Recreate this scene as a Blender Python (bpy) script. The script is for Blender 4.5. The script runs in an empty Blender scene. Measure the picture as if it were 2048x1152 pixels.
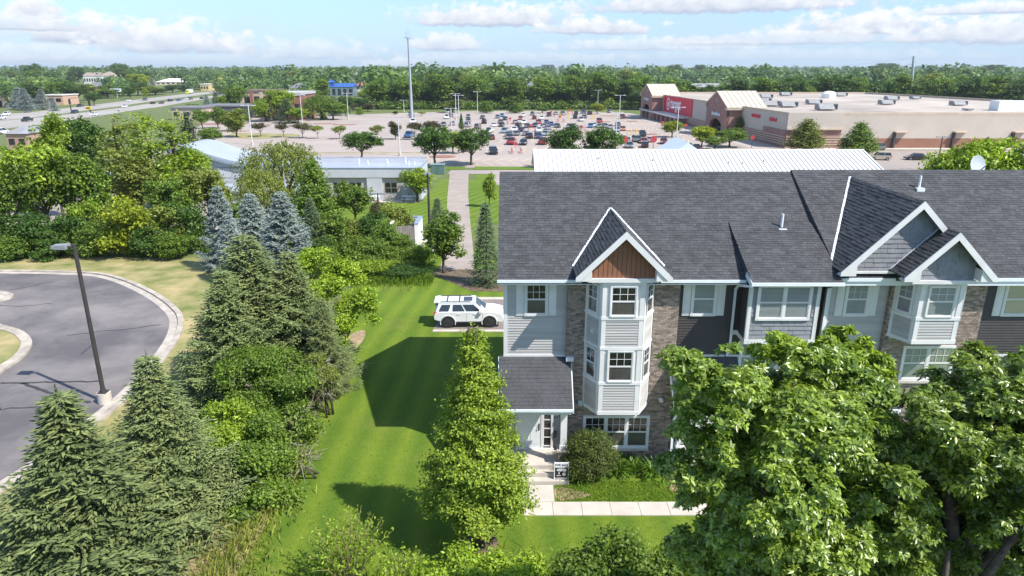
import bpy, bmesh, math, random
import numpy as np
from mathutils import Vector, Matrix
random.seed(7); rng = np.random.default_rng(7)
C = bpy.context.scene.collection
SC = bpy.context.scene
R = math.radians

# ------------------------------------------------------------------ camera
CAM_H = 15.6; PITCH = 17.8; FOC = 1380.0
cd = bpy.data.cameras.new('camera'); cam = bpy.data.objects.new('camera', cd); C.objects.link(cam)
cam.location = (0, 0, CAM_H); cam.rotation_euler = (R(90 - PITCH), 0, 0)
cd.sensor_width = 36; cd.lens = 36 * FOC / 2048; cd.clip_start = .5; cd.clip_end = 20000
SC.camera = cam
# ------------------------------------------------------------------ exposure
SC.view_settings.view_transform = 'Standard'; SC.view_settings.look = 'None'
SC.view_settings.exposure = 0.70; SC.view_settings.gamma = 1
SC.view_settings.use_curve_mapping = False
SC.render.engine = 'CYCLES'
SC.cycles.use_denoising = True
SC.cycles.max_bounces = 7; SC.cycles.diffuse_bounces = 4; SC.cycles.transmission_bounces = 4; SC.cycles.transparent_max_bounces = 6
SC.cycles.glossy_bounces = 2; SC.cycles.volume_bounces = 0
SC.cycles.sample_clamp_indirect = 4
# ------------------------------------------------------------------ sun
SUND = Vector((.71, -.43, 1.0)).normalized()          # towards the sun
sl = bpy.data.lights.new('sun', 'SUN'); sun = bpy.data.objects.new('sun', sl); C.objects.link(sun)
sl.energy = 4.5; sl.angle = R(.53); sl.color = (1.0, .955, .88)
sun.rotation_euler = SUND.to_track_quat('Z', 'Y').to_euler()
# ------------------------------------------------------------------ sky with clouds
def raydir(px, py):
    x = (px - 1024) / FOC; y = (576 - py) / FOC; c, s = math.cos(R(PITCH)), math.sin(R(PITCH))
    return Vector((x, c + y * s, -s + y * c))
def build_world():
    w = bpy.data.worlds.new('World'); SC.world = w; w.use_nodes = True
    nt = w.node_tree; N = nt.nodes; L = nt.links; N.clear()
    out = N.new('ShaderNodeOutputWorld'); bg = N.new('ShaderNodeBackground'); L.new(bg.outputs[0], out.inputs[0])
    bg.inputs[1].default_value = .15
    sky = N.new('ShaderNodeTexSky'); sky.sky_type = 'NISHITA'; sky.sun_disc = False
    sky.sun_elevation = math.asin(SUND.z); sky.sun_rotation = math.atan2(SUND.x, SUND.y)
    sky.air_density = 1.0; sky.dust_density = .25; sky.ozone_density = 2.0; sky.altitude = 300
    tc = N.new('ShaderNodeTexCoord'); sep = N.new('ShaderNodeSeparateXYZ'); L.new(tc.outputs['Generated'], sep.inputs[0])
    def m(op, a, b=None, c=None, clamp=False):
        n = N.new('ShaderNodeMath'); n.operation = op; n.use_clamp = clamp
        for i, v in enumerate((a, b, c)):
            if v is None: continue
            if isinstance(v, (int, float)): n.inputs[i].default_value = v
            else: L.new(v, n.inputs[i])
        return n.outputs[0]
    def mix(fac, a, b):
        n = N.new('ShaderNodeMix'); n.data_type = 'RGBA'; L.new(fac, n.inputs[0])
        for s, v in ((6, a), (7, b)):
            if isinstance(v, tuple): n.inputs[s].default_value = (*v, 1)
            else: L.new(v, n.inputs[s])
        return n.outputs[2]
    az = m('ARCTAN2', sep.outputs[0], sep.outputs[1]); el = m('ARCSINE', sep.outputs[2])
    comb = N.new('ShaderNodeCombineXYZ'); L.new(az, comb.inputs[0]); L.new(m('MULTIPLY', el, 1.45), comb.inputs[1])
    def noise(scale, detail, rough, off=0):
        mp = N.new('ShaderNodeVectorMath'); mp.operation = 'ADD'; L.new(comb.outputs[0], mp.inputs[0]); mp.inputs[1].default_value = (off, off * .7, off * .3)
        n = N.new('ShaderNodeTexNoise'); L.new(mp.outputs[0], n.inputs['Vector'])
        n.inputs['Scale'].default_value = scale; n.inputs['Detail'].default_value = detail; n.inputs['Roughness'].default_value = rough
        return n.outputs[0]
    puff = m('SUBTRACT', noise(40, 8, .6), .5); wisp = m('SUBTRACT', noise(11, 4, .55, 3.1), .5); puff2 = m('SUBTRACT', noise(90, 5, .6, 1.7), .5)
    # overall whitening of the clear sky with thin high haze
    tint = N.new('ShaderNodeMix'); tint.data_type = 'RGBA'; tint.blend_type = 'MULTIPLY'; tint.inputs[0].default_value = 1
    L.new(sky.outputs[0], tint.inputs[6]); tint.inputs[7].default_value = SKYTINT
    # clear blue air towards the horizon, all the way round
    low = m('POWER', m('SUBTRACT', 1.0, m('MULTIPLY', el, 3.2, clamp=True)), 1.6)
    gr = m('MULTIPLY', el, 11.0, clamp=True)
    col = mix(m('MULTIPLY', low, .88), tint.outputs[2], mix(gr, AIR_LOW, AIR_HIGH))
    veil = m('MULTIPLY', m('SMOOTH_MIN', m('MAXIMUM', m('ADD', m('MULTIPLY', wisp, 1.5), -.02), 0), .6, .2), .7)
    col = mix(veil, col, CL_THIN)
    # the far field of fair weather clouds, everywhere above what the named banks cover
    gen = m('MULTIPLY', m('SUBTRACT', noise(5.5, 8, .6, 9.3), .56), 7, clamp=True)
    hi = m('MULTIPLY', m('SUBTRACT', el, .11), 12, clamp=True)
    col = mix(m('MULTIPLY', gen, hi), col, CL_WHITE)
    # (x, y, half width, half height up, opacity) as directions
    banks = [(985, 36, 175, 24, 1), (1185, 56, 112, 18, 1), (893, 88, 76, 20, .8), (1440, 6, 250, 26, 1), (1735, 52, 135, 24, 1),
             (165, 66, 105, 26, 1), (72, 22, 36, 20, 1), (330, 82, 110, 32, .9), (450, 92, 75, 20, .65), (610, 104, 140, 20, .5),
             (70, 110, 110, 18, .5), (1960, 66, 130, 26, .95), (1300, 92, 190, 13, .6), (1985, 18, 100, 11, .9), (1580, 78, 230, 15, .7),
             (30, 48, 90, 14, .8), (790, 128, 60, 9, .7), (1560, 112, 320, 12, .3), (1000, 118, 240, 12, .35), (300, 122, 300, 12, .25)]
    for (x, y, hw, hh, op) in banks:
        d = raydir(x, y).normalized(); a0 = math.atan2(d.x, d.y); e0 = math.asin(d.z)
        dx = m('DIVIDE', m('SUBTRACT', az, a0), hw * 1.12 / FOC)
        dy0 = m('SUBTRACT', el, e0 - .3 * hh / FOC)
        up = m('GREATER_THAN', dy0, 0)
        dy = m('DIVIDE', dy0, m('ADD', m('MULTIPLY', up, 1.2 * hh / FOC), .42 * hh / FOC))
        r = m('SQRT', m('ADD', m('MULTIPLY', dx, dx), m('MULTIPLY', dy, dy)))
        f = m('SUBTRACT', 1.0, r)
        f = m('ADD', f, m('ADD', m('MULTIPLY', puff, 2.0), m('MULTIPLY', puff2, .6)))
        a = m('MULTIPLY', m('MULTIPLY', f, 2.7, clamp=True), op)
        sh = m('ADD', m('ADD', m('MULTIPLY', dy, .8), .46), m('MULTIPLY', puff, 1.6), clamp=True)
        col = mix(a, col, mix(sh, CL_GREY, CL_WHITE))
    L.new(col, bg.inputs[0])
SKYTINT = (.95, 1, 1.03, 1); CL_WHITE = (4.15, 4.25, 4.4); CL_GREY = (2.3, 2.62, 3.3); CL_THIN = (2.9, 3.25, 3.8); AIR_LOW = (1.7, 2.55, 3.6); AIR_HIGH = (.78, 1.64, 3.5)
build_world()

# ------------------------------------------------------------------ terrain and pixel to place
def g(Y):
    def s(a, b): return min(1, max(0, (Y - a) / (b - a)))
    return -4 * s(50, 140) - 3 * s(200, 420) + 4 * s(700, 1500) + 7 * s(1500, 3200)
BREAKS = (50, 140, 200, 420, 700, 1500, 3200)
def gp(px, py):
    d = raydir(px, py); z = 0.
    for i in range(50):
        t = (z - CAM_H) / d.z; z = .5 * z + .5 * g(d.y * t)
    return Vector((d.x * t, d.y * t, g(d.y * t)))
def vp(px, py, Y):
    d = raydir(px, py); t = Y / d.y
    return Vector((d.x * t, Y, CAM_H + d.z * t))
def scale_at(Y, Z):    # pixels per metre
    return FOC / (Y * math.cos(R(PITCH)) - (Z - CAM_H) * math.sin(R(PITCH)))

# ------------------------------------------------------------------ materials
MATS = {}
def M(name, col, rough=.8, var=.12, scale=4., bump=0., bscale=None, metal=0., spec=.5, island=0., col2=None, detail=5, stretch=None, coat=0., lo_hi=(.32, .68)):
    if name in MATS: return MATS[name]
    mt = bpy.data.materials.new(name); mt.use_nodes = True; nt = mt.node_tree; N = nt.nodes; L = nt.links
    b = N['Principled BSDF']; b.inputs['Roughness'].default_value = rough; b.inputs['Metallic'].default_value = metal
    b.inputs['Specular IOR Level'].default_value = spec; b.inputs['Coat Weight'].default_value = coat
    tc = N.new('ShaderNodeTexCoord'); vec = tc.outputs['Object']
    if stretch:
        mp = N.new('ShaderNodeMapping'); mp.inputs['Scale'].default_value = stretch; L.new(vec, mp.inputs[0]); vec = mp.outputs[0]
    n = N.new('ShaderNodeTexNoise'); n.inputs['Scale'].default_value = scale; n.inputs['Detail'].default_value = detail; n.inputs['Roughness'].default_value = .62
    L.new(vec, n.inputs['Vector'])
    c = Vector(col[:3]); lo = c * (1 - var * 1.6); hi = Vector(col2) if col2 else c * (1 + var * 1.6)
    if col2: lo = c
    rp = N.new('ShaderNodeValToRGB'); L.new(n.outputs[0], rp.inputs[0])
    rp.color_ramp.elements[0].position, rp.color_ramp.elements[1].position = lo_hi
    rp.color_ramp.elements[0].color = (*lo, 1); rp.color_ramp.elements[1].color = (*hi, 1)
    src = rp.outputs[0]
    if island:
        ge = N.new('ShaderNodeNewGeometry'); mr = N.new('ShaderNodeMapRange'); L.new(ge.outputs['Random Per Island'], mr.inputs[0])
        mr.inputs[3].default_value = 1 - island; mr.inputs[4].default_value = 1 + island
        hs = N.new('ShaderNodeHueSaturation'); L.new(mr.outputs[0], hs.inputs['Value']); L.new(src, hs.inputs['Color']); src = hs.outputs[0]
    L.new(src, b.inputs['Base Color'])
    if bump:
        n2 = N.new('ShaderNodeTexNoise'); n2.inputs['Scale'].default_value = bscale or scale * 4; n2.inputs['Detail'].default_value = 4; L.new(vec, n2.inputs['Vector'])
        bp = N.new('ShaderNodeBump'); bp.inputs['Strength'].default_value = bump; bp.inputs['Distance'].default_value = .03
        L.new(n2.outputs[0], bp.inputs['Height']); L.new(bp.outputs[0], b.inputs['Normal'])
    MATS[name] = mt; return mt
def leafmat(name, col, col2, trans=.32, nscale=.5, rough=.48, isl=.3, spec=.35):
    mt = bpy.data.materials.new(name); mt.use_nodes = True; nt = mt.node_tree; N = nt.nodes; L = nt.links
    b = N['Principled BSDF']; b.inputs['Roughness'].default_value = rough; b.inputs['Specular IOR Level'].default_value = spec
    tc = N.new('ShaderNodeTexCoord'); n = N.new('ShaderNodeTexNoise'); n.inputs['Scale'].default_value = nscale; n.inputs['Detail'].default_value = 3
    L.new(tc.outputs['Object'], n.inputs['Vector'])
    ge = N.new('ShaderNodeNewGeometry'); oi = N.new('ShaderNodeObjectInfo')
    ad = N.new('ShaderNodeMath'); ad.operation = 'MULTIPLY_ADD'; L.new(ge.outputs['Random Per Island'], ad.inputs[0]); ad.inputs[1].default_value = .5; L.new(n.outputs[0], ad.inputs[2])
    mr = N.new('ShaderNodeMapRange'); L.new(ad.outputs[0], mr.inputs[0]); mr.inputs[1].default_value = .4; mr.inputs[2].default_value = 1.1
    mx = N.new('ShaderNodeMix'); mx.data_type = 'RGBA'; L.new(mr.outputs[0], mx.inputs[0]); mx.inputs[6].default_value = (*col, 1); mx.inputs[7].default_value = (*col2, 1)
    hs = N.new('ShaderNodeHueSaturation'); L.new(mx.outputs[2], hs.inputs['Color'])
    v = N.new('ShaderNodeMapRange'); L.new(ge.outputs['Random Per Island'], v.inputs[0]); v.inputs[3].default_value = 1 - isl; v.inputs[4].default_value = 1 + isl
    v2 = N.new('ShaderNodeMapRange'); L.new(oi.outputs['Random'], v2.inputs[0]); v2.inputs[3].default_value = .86; v2.inputs[4].default_value = 1.14
    mu = N.new('ShaderNodeMath'); mu.operation = 'MULTIPLY'; L.new(v.outputs[0], mu.inputs[0]); L.new(v2.outputs[0], mu.inputs[1]); L.new(mu.outputs[0], hs.inputs['Value'])
    L.new(hs.outputs[0], b.inputs['Base Color'])
    t = N.new('ShaderNodeBsdfTranslucent'); br = N.new('ShaderNodeHueSaturation'); br.inputs['Value'].default_value = 1.25; br.inputs['Saturation'].default_value = 1.1
    L.new(hs.outputs[0], br.inputs['Color']); L.new(br.outputs[0], t.inputs[0])
    ms = N.new('ShaderNodeMixShader'); ms.inputs[0].default_value = trans; L.new(b.outputs[0], ms.inputs[1]); L.new(t.outputs[0], ms.inputs[2])
    L.new(ms.outputs[0], N['Material Output'].inputs[0])
    MATS[name] = mt; return mt

# ------------------------------------------------------------------ object helpers
ORG = {}
def tag(o, label=None, cat=None, group=None, kind=None):
    if label: o['label'] = label
    if cat: o['category'] = cat
    if group: o['group'] = group
    if kind: o['kind'] = kind
    return o
def thing(name, label, cat, loc=(0, 0, 0), rz=0, group=None):
    o = bpy.data.objects.new(name, None); C.objects.link(o); o.location = loc; o.rotation_euler = (0, 0, rz); o.empty_display_size = .2
    ORG[o.name] = Matrix.Translation(Vector(loc)) @ Matrix.Rotation(rz, 4, 'Z')
    return tag(o, label, cat, group)
def org(o):
    return ORG.get(o.name, Matrix.Identity(4)) if o else Matrix.Identity(4)
class MB:
    def __init__(s): s.v = []; s.f = []; s.m = []
    def poly(s, pts, m=0):
        i = len(s.v); s.v += [tuple(p) for p in pts]; s.f.append(tuple(range(i, i + len(pts)))); s.m.append(m)
    def box(s, x0, x1, y0, y1, z0, z1, m=0):
        i = len(s.v); s.v += [(x, y, z) for z in (z0, z1) for y in (y0, y1) for x in (x0, x1)]
        for f in ((0, 2, 3, 1), (4, 5, 7, 6), (0, 1, 5, 4), (2, 6, 7, 3), (0, 4, 6, 2), (1, 3, 7, 5)):
            s.f.append(tuple(i + k for k in f)); s.m.append(m)
    def extr(s, pts, vec, m=0):
        n = len(pts); i = len(s.v); v = Vector(vec)
        s.v += [tuple(p) for p in pts] + [tuple(Vector(p) + v) for p in pts]
        s.f.append(tuple(range(i, i + n))); s.f.append(tuple(range(i + 2 * n - 1, i + n - 1, -1))); s.m += [m, m]
        for k in range(n):
            l = (k + 1) % n; s.f.append((i + k, i + n + k, i + n + l, i + l)); s.m.append(m)
    def bar(s, a, b, w, h=None, m=0, up=(0, 0, 1)):     # square bar between two points
        a = Vector(a); b = Vector(b); h = h or w; d = (b - a).normalized(); u = Vector(up)
        if abs(d.dot(u)) > .98: u = Vector((0, 1, 0))
        x = d.cross(u).normalized(); u = x.cross(d).normalized()
        s.extr([a + x * w / 2 + u * h / 2, a - x * w / 2 + u * h / 2, a - x * w / 2 - u * h / 2, a + x * w / 2 - u * h / 2], b - a, m)
    def tube(s, pts, rad, n=8, m=0, cap=True):
        pts = [Vector(p) for p in pts]; i0 = len(s.v)
        if not hasattr(rad, '__len__'): rad = [rad] * len(pts)
        prev = None
        for k, p in enumerate(pts):
            d = (pts[min(k + 1, len(pts) - 1)] - pts[max(k - 1, 0)]).normalized()
            x = d.orthogonal().normalized() if prev is None else (prev - d * prev.dot(d)).normalized()
            prev = x; y = d.cross(x)
            for j in range(n):
                a = 2 * math.pi * j / n; s.v.append(tuple(p + (x * math.cos(a) + y * math.sin(a)) * rad[k]))
        for k in range(len(pts) - 1):
            for j in range(n):
                l = (j + 1) % n; s.f.append((i0 + k * n + j, i0 + k * n + l, i0 + (k + 1) * n + l, i0 + (k + 1) * n + j)); s.m.append(m)
        if cap:
            s.f.append(tuple(i0 + j for j in range(n - 1, -1, -1))); s.m.append(m)
            e = i0 + (len(pts) - 1) * n; s.f.append(tuple(e + j for j in range(n))); s.m.append(m)
    def cyl(s, x, y, z0, z1, r, r2=None, n=12, m=0): s.tube([(x, y, z0), (x, y, z1)], [r, r if r2 is None else r2], n, m)
    def build(s, name, mats, parent=None, smooth=False, kind=None, label=None, world=True):
        me = bpy.data.meshes.new(name); v = s.v
        if parent is not None and world:
            inv = org(parent).inverted(); v = [tuple(inv @ Vector(p)) for p in v]
        me.from_pydata(v, [], s.f)
        if not isinstance(mats, (list, tuple)): mats = [mats]
        for t in mats: me.materials.append(t)
        if len(mats) > 1: me.polygons.foreach_set('material_index', s.m)
        if smooth: me.polygons.foreach_set('use_smooth', [True] * len(me.polygons))
        me.update()
        o = bpy.data.objects.new(name, me); C.objects.link(o)
        if parent is not None:
            o.parent = parent; ORG[o.name] = org(parent)
        if kind: o['kind'] = kind
        if label: o['label'] = label
        return o
def link_mesh(name, me, parent=None, kind=None):
    o = bpy.data.objects.new(name, me); C.objects.link(o)
    if parent is not None: o.parent = parent; ORG[o.name] = org(parent)
    if kind: o['kind'] = kind
    return o
def copy_thing(src, loc, rz=0, label=None, group=None, scale=None):
    def cp(o, parent):
        c = o.copy(); C.objects.link(c)
        if parent is not None:
            c.parent = parent
        for ch in o.children: cp(ch, c)
        return c
    c = cp(src, None); c.location = loc; c.rotation_euler = (0, 0, rz)
    if scale is not None: c.scale = scale if hasattr(scale, '__len__') else (scale,) * 3
    if label: c['label'] = label
    if group: c['group'] = group
    return c
def sheet(name, pts, mat, eps, kind='structure', seg=None, parent=None, thick=0):
    """polygon draped on the terrain"""
    bm = bmesh.new(); vs = [bm.verts.new((p[0], p[1], 0)) for p in pts]; bm.faces.new(vs)
    cuts = list(BREAKS) + (seg or [])
    ys = [p[1] for p in pts]
    for y in cuts:
        if min(ys) < y < max(ys): bmesh.ops.bisect_plane(bm, geom=bm.verts[:] + bm.edges[:] + bm.faces[:], plane_co=(0, y, 0), plane_no=(0, 1, 0))
    for v in bm.verts: v.co.z = g(v.co.y) + eps
    bm.normal_update()
    for f in bm.faces:
        if f.normal.z < 0: f.normal_flip()
    if thick:
        r = bmesh.ops.extrude_face_region(bm, geom=bm.faces[:])
        for e in r['geom']:
            if isinstance(e, bmesh.types.BMVert): e.co.z -= thick
    me = bpy.data.meshes.new(name); bm.to_mesh(me); bm.free(); me.materials.append(mat)
    o = bpy.data.objects.new(name, me); C.objects.link(o)
    if parent is not None: o.parent = parent
    if kind: o['kind'] = kind
    return o
def strip(pts, half, closed=False):     # offset polylines left and right
    P = [Vector((p[0], p[1])) for p in pts]; Lh = []; Rh = []
    for i, p in enumerate(P):
        a = P[i - 1] if (i or closed) else p; b = P[(i + 1) % len(P)] if (i < len(P) - 1 or closed) else p
        d = (b - a).normalized(); n = Vector((-d.y, d.x)); Lh.append(p + n * half); Rh.append(p - n * half)
    return Lh, Rh
def smooth_curve(pts, n=6, closed=False):
    out = []; m = len(pts); P = [Vector(p) for p in pts]
    for i in range(m if closed else m - 1):
        if closed: p0, p1, p2, p3 = P[i - 1], P[i], P[(i + 1) % m], P[(i + 2) % m]
        else: p0, p1, p2, p3 = P[max(i - 1, 0)], P[i], P[i + 1], P[min(i + 2, m - 1)]
        for k in range(n):
            t = k / n
            out.append(.5 * ((2 * p1) + (p2 - p0) * t + (2 * p0 - 5 * p1 + 4 * p2 - p3) * t * t + (3 * p1 - p0 - 3 * p2 + p3) * t ** 3))
    if not closed: out.append(P[-1])
    return out
def kerb(name, pts, mat, w=.3, h=.13, closed=False, base=0., mat2=None):
    L_, R_ = strip(pts, w / 2, closed); mb = MB(); n = len(pts)
    for i in range(n if closed else n - 1):
        j = (i + 1) % n; a, b, c, d = L_[i], L_[j], R_[j], R_[i]
        z = [g(q.y) + base for q in (a, b, c, d)]
        lo = [(q.x, q.y, zz - .05) for q, zz in zip((a, b, c, d), z)]; hi = [(q.x, q.y, zz + h) for q, zz in zip((a, b, c, d), z)]
        mb.poly(hi); mb.poly([lo[0], lo[1], hi[1], hi[0]]); mb.poly([lo[3], lo[2], hi[2], hi[3]])
        if not closed and i == 0: mb.poly([lo[0], lo[3], hi[3], hi[0]])
        if not closed and i == n - 2: mb.poly([lo[1], lo[2], hi[2], hi[1]])
    return mb.build(name, mat, kind='structure')
# ------------------------------------------------------------------ plants: generators
def arr_mesh(name, V, F, mat, smooth=False):
    me = bpy.data.meshes.new(name); V = np.asarray(V, np.float32); F = np.asarray(F, np.int32); k = F.shape[1]
    me.vertices.add(len(V)); me.vertices.foreach_set('co', V.ravel())
    me.loops.add(F.size); me.loops.foreach_set('vertex_index', F.ravel())
    me.polygons.add(len(F)); me.polygons.foreach_set('loop_start', np.arange(len(F), dtype=np.int32) * k)
    me.update(calc_edges=True); me.materials.append(mat)
    if smooth: me.polygons.foreach_set('use_smooth', np.ones(len(F), bool))
    return me
def unit(a): return a / np.maximum(np.linalg.norm(a, axis=-1, keepdims=True), 1e-9)
def leaf_arrays(P, Nn, size, asp=.62, fold=.14, T=None):
    n = len(P); Nn = unit(Nn)
    r = rng.normal(size=(n, 3)) if T is None else T
    T = unit(r - Nn * (r * Nn).sum(1, keepdims=True)); B = np.cross(Nn, T); s = size[:, None]
    base = P - T * s * .5; tip = P + T * s * .5; l = P + B * s * asp * .5 + Nn * s * fold - T * s * .06; rr = P - B * s * asp * .5 + Nn * s * fold - T * s * .06
    V = np.stack([base, l, tip, rr], 1).reshape(-1, 3); i = np.arange(n)[:, None] * 4
    F = np.concatenate([i + np.array([0, 2, 1]), i + np.array([0, 3, 2])], 1).reshape(-1, 3)
    return V, F
def clusters_to_leaves(Cc, Out, nl, cr, leaf, up=.55, flat=.6, sz=.35, asp=.62):
    n = len(Cc); off = rng.normal(size=(n, nl, 3)) * cr; off[..., 2] *= flat
    P = (Cc[:, None] + off).reshape(-1, 3)
    Nn = (np.array([0, 0, up]) + Out[:, None] * .5 + rng.normal(size=(n, nl, 3)) * .5).reshape(-1, 3)
    size = leaf * (1 + rng.uniform(-sz, sz, len(P)))
    return leaf_arrays(P, Nn, size, asp)
def rosettes(Cc, Out, nl, leaf, asp=.42, up=.7):
    """leaves radiating from twig ends"""
    n = len(Cc); ax = unit(Out * .7 + np.array([0, 0, up]) + rng.normal(size=(n, 3)) * .3); r = unit(np.cross(ax, rng.normal(size=(n, 3)))); s = np.cross(ax, r); ph = np.arange(nl)[None] * (2.399) + rng.uniform(0, 6.28, (n, 1))
    d = unit(r[:, None] * np.cos(ph)[..., None] + s[:, None] * np.sin(ph)[..., None] + ax[:, None] * rng.uniform(-.15, .75, (n, nl, 1)))
    size = leaf * rng.uniform(.65, 1.3, (n, nl)); P = Cc[:, None] + d * size[..., None] * .62; Nn = ax[:, None] + rng.normal(size=(n, nl, 3)) * .28
    return leaf_arrays(P.reshape(-1, 3), Nn.reshape(-1, 3), size.reshape(-1), asp, .10, d.reshape(-1, 3))
def sph(n, bias=0.):
    d = unit(rng.normal(size=(n, 3))); d[:, 2] = d[:, 2] + bias; return unit(d)
def lobe_crown(name, lobes, ncl, nl, cr, leaf, mat, up=.55, bias=.25, p=.38, asp=.62, flat=.6, sub=7, ros=False, zf=.8):
    # each lobe carries smaller boughs on its surface, with gaps between them
    L0 = np.array(lobes, float); sub0 = sub; sub = sub or 1; w = (L0[:, 3] * L0[:, 4] * L0[:, 5]) ** .66; ns = sub * len(L0); k0 = rng.choice(len(L0), ns, p=w / w.sum())
    ds = sph(ns, bias + .15); q = rng.uniform(.24, .46, ns)[:, None]
    L = np.concatenate([L0[k0, :3] + ds * L0[k0, 3:6] * rng.uniform(.55, .98, ns)[:, None], L0[k0, 3:6] * q * np.array([1, 1, zf])], 1)
    if not sub0: L = L0; ds = np.zeros((len(L0), 3))
    w = (L[:, 3] * L[:, 4] * L[:, 5]) ** .66; k = rng.choice(len(L), ncl, p=w / w.sum())
    d = unit(sph(ncl, bias) + ds[k] * .35); r = rng.uniform(0, 1, ncl) ** p * rng.uniform(.85, 1.2, ncl)
    Cc = L[k, :3] + d * L[k, 3:6] * r[:, None]
    V, F = rosettes(Cc, d, nl, leaf, asp) if ros else clusters_to_leaves(Cc, d, nl, cr, leaf, up, flat, asp=asp)
    return arr_mesh(name, V, F, mat)
def profile_crown(name, z0, z1, rf, ncl, nl, cr, leaf, mat, up=.4, p=.45, asp=.55, lump=.18):
    h = rng.uniform(0, 1, ncl * 2); keep = rng.uniform(0, 1, ncl * 2) < np.array([rf(t) for t in h]) / max(rf(t) for t in np.linspace(0, 1, 40)); h = h[keep][:ncl]
    n = len(h); a = rng.uniform(0, 2 * np.pi, n)
    rad = np.array([rf(t) for t in h]) * (1 + lump * np.sin(a * 5 + h * 23) * np.sin(h * 31 + a * 3))
    r = rad * rng.uniform(0, 1, n) ** p
    Cc = np.stack([r * np.cos(a), r * np.sin(a), z0 + (z1 - z0) * h], 1); Out = np.stack([np.cos(a), np.sin(a), np.full(n, .5)], 1)
    V, F = clusters_to_leaves(Cc, Out, nl, cr, leaf, up, 1., asp=asp)
    return arr_mesh(name, V, F, mat)
def bough_crown(name, z0, z1, rf, nbr, per, nl, cr, leaf, mat, rise=.55, up=.5, asp=.55, jag=.26):
    """a leafy cone made of rising boughs, ragged at the edge"""
    Cc = []; Out = []
    for i in range(nbr):
        t = ((i + rng.uniform(0, 1)) / nbr) ** 1.08; a = i * 2.399 + rng.uniform(-.3, .3); L = rf(t) * rng.uniform(1 - jag, 1 + jag); z = z0 + (z1 - z0) * t; n = max(3, int(per * (L / rf(.15)) ** .8))
        q = rng.uniform(.1, 1, n) ** .6; o = np.array([math.cos(a), math.sin(a), 0]); s = np.array([-o[1], o[0], 0])
        c = o * (L * q)[:, None] + np.array([0, 0, 1]) * (z + rise * L * q - .25 * L * q * q)[:, None] + s * (rng.normal(size=n) * .16 * L * q)[:, None]; Cc.append(c); Out.append(np.tile(o + np.array([0, 0, .5]), (n, 1)))
    V, F = clusters_to_leaves(np.concatenate(Cc), np.concatenate(Out), nl, cr, leaf, up, .7, asp=asp)
    return arr_mesh(name, V, F, mat)
def spruce_mesh(name, H, Rb, mat, nb=210, dens=1.0, sprig=.17, seed=0, bare=.06, expo=1.08, wf=.19):
    rg = np.random.default_rng(seed); VV = []
    for i in range(nb):
        per = 7; wn = nb // per; wi = i // per; t = min(1, (wi + .5 + rg.uniform(-.13, .13)) / wn); h = bare + (1 - bare) * t ** .9     # tiers of six
        L = Rb * (max(0, 1 - h) ** expo) * rg.uniform(.68, 1.16) * (.72 if h < .12 else 1) + .07
        a = (i % per) * 6.2832 / per + wi * .71 + rg.uniform(-.3, .3); z = H * min(h, 1) * .985
        rise = .55 * h - .22; n = max(5, int(13 * dens * L ** .7))
        tt = np.linspace(.14, 1, n); x = L * tt; zz = z + L * (rise * tt - .30 * (1 - h) * np.sin(tt * 2.2) + .20 * tt ** 3)
        ca, sa = math.cos(a), math.sin(a)
        for k in range(n):
            bl = (L * .46 * (1 - tt[k] * .78) + sprig * .8) * rg.uniform(.75, 1.15)
            for side in ((-1, 1) if k < n - 1 else (0,)):
                m = max(3, int(bl / sprig * 1.9 * dens)); q = np.linspace(.1, 1, m)
                dx, dy = (.62, side * .78) if side else (1, 0)
                bx = x[k] + dx * bl * q; by = dy * bl * q; bz = zz[k] - bl * (.22 * q + .30 * q * q) + rg.normal(0, .015, m)
                s2 = np.where(np.arange(m) % 2 == 0, 1, -1) * .75
                ang = math.atan2(dy, dx) + s2 + rg.normal(0, .25, m); ang[-1] = math.atan2(dy, dx)
                ln = sprig * rg.uniform(.75, 1.3, m)
                d = np.stack([np.cos(ang), np.sin(ang), rg.uniform(-.35, .3, m)], 1)
                B = np.stack([bx, by, bz], 1); W = np.stack([-d[:, 1], d[:, 0], np.zeros(m)], 1) * (sprig * wf)
                U = np.array([0, 0, 1.]) * (sprig * .2)
                tip = B + d * ln[:, None]; mid = B + d * (ln * .35)[:, None]
                q4 = np.stack([B, mid + W, tip, mid - W, mid + U], 1).reshape(-1, 3)
                VV.append(np.stack([q4[:, 0] * ca - q4[:, 1] * sa, q4[:, 0] * sa + q4[:, 1] * ca, q4[:, 2]], 1))
    k = 26; q = np.linspace(0, 1, k); a = np.arange(k) * 2.4; zt = H * (.93 + .085 * q); d = np.stack([np.cos(a) * .7 * (1 - q) + .03, np.sin(a) * .7 * (1 - q), .45 + .7 * q], 1); B = np.stack([0 * q, 0 * q, zt], 1); W = np.stack([-d[:, 1], d[:, 0], 0 * q], 1) * sprig * .2 + np.array([.012, .012, 0]); tip = B + d * sprig * 1.1; mid = B + d * sprig * .4
    VV.append(np.stack([B, mid + W, tip, mid - W, mid + np.array([0, 0, sprig * .15])], 1).reshape(-1, 3))
    V = np.concatenate(VV); n = len(V) // 5; i = np.arange(n)[:, None] * 5
    F = np.concatenate([i + np.array(f) for f in ((0, 1, 4), (1, 2, 4), (2, 3, 4), (3, 0, 4))], 1).reshape(-1, 3)
    return arr_mesh(name, V, F, mat)
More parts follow.
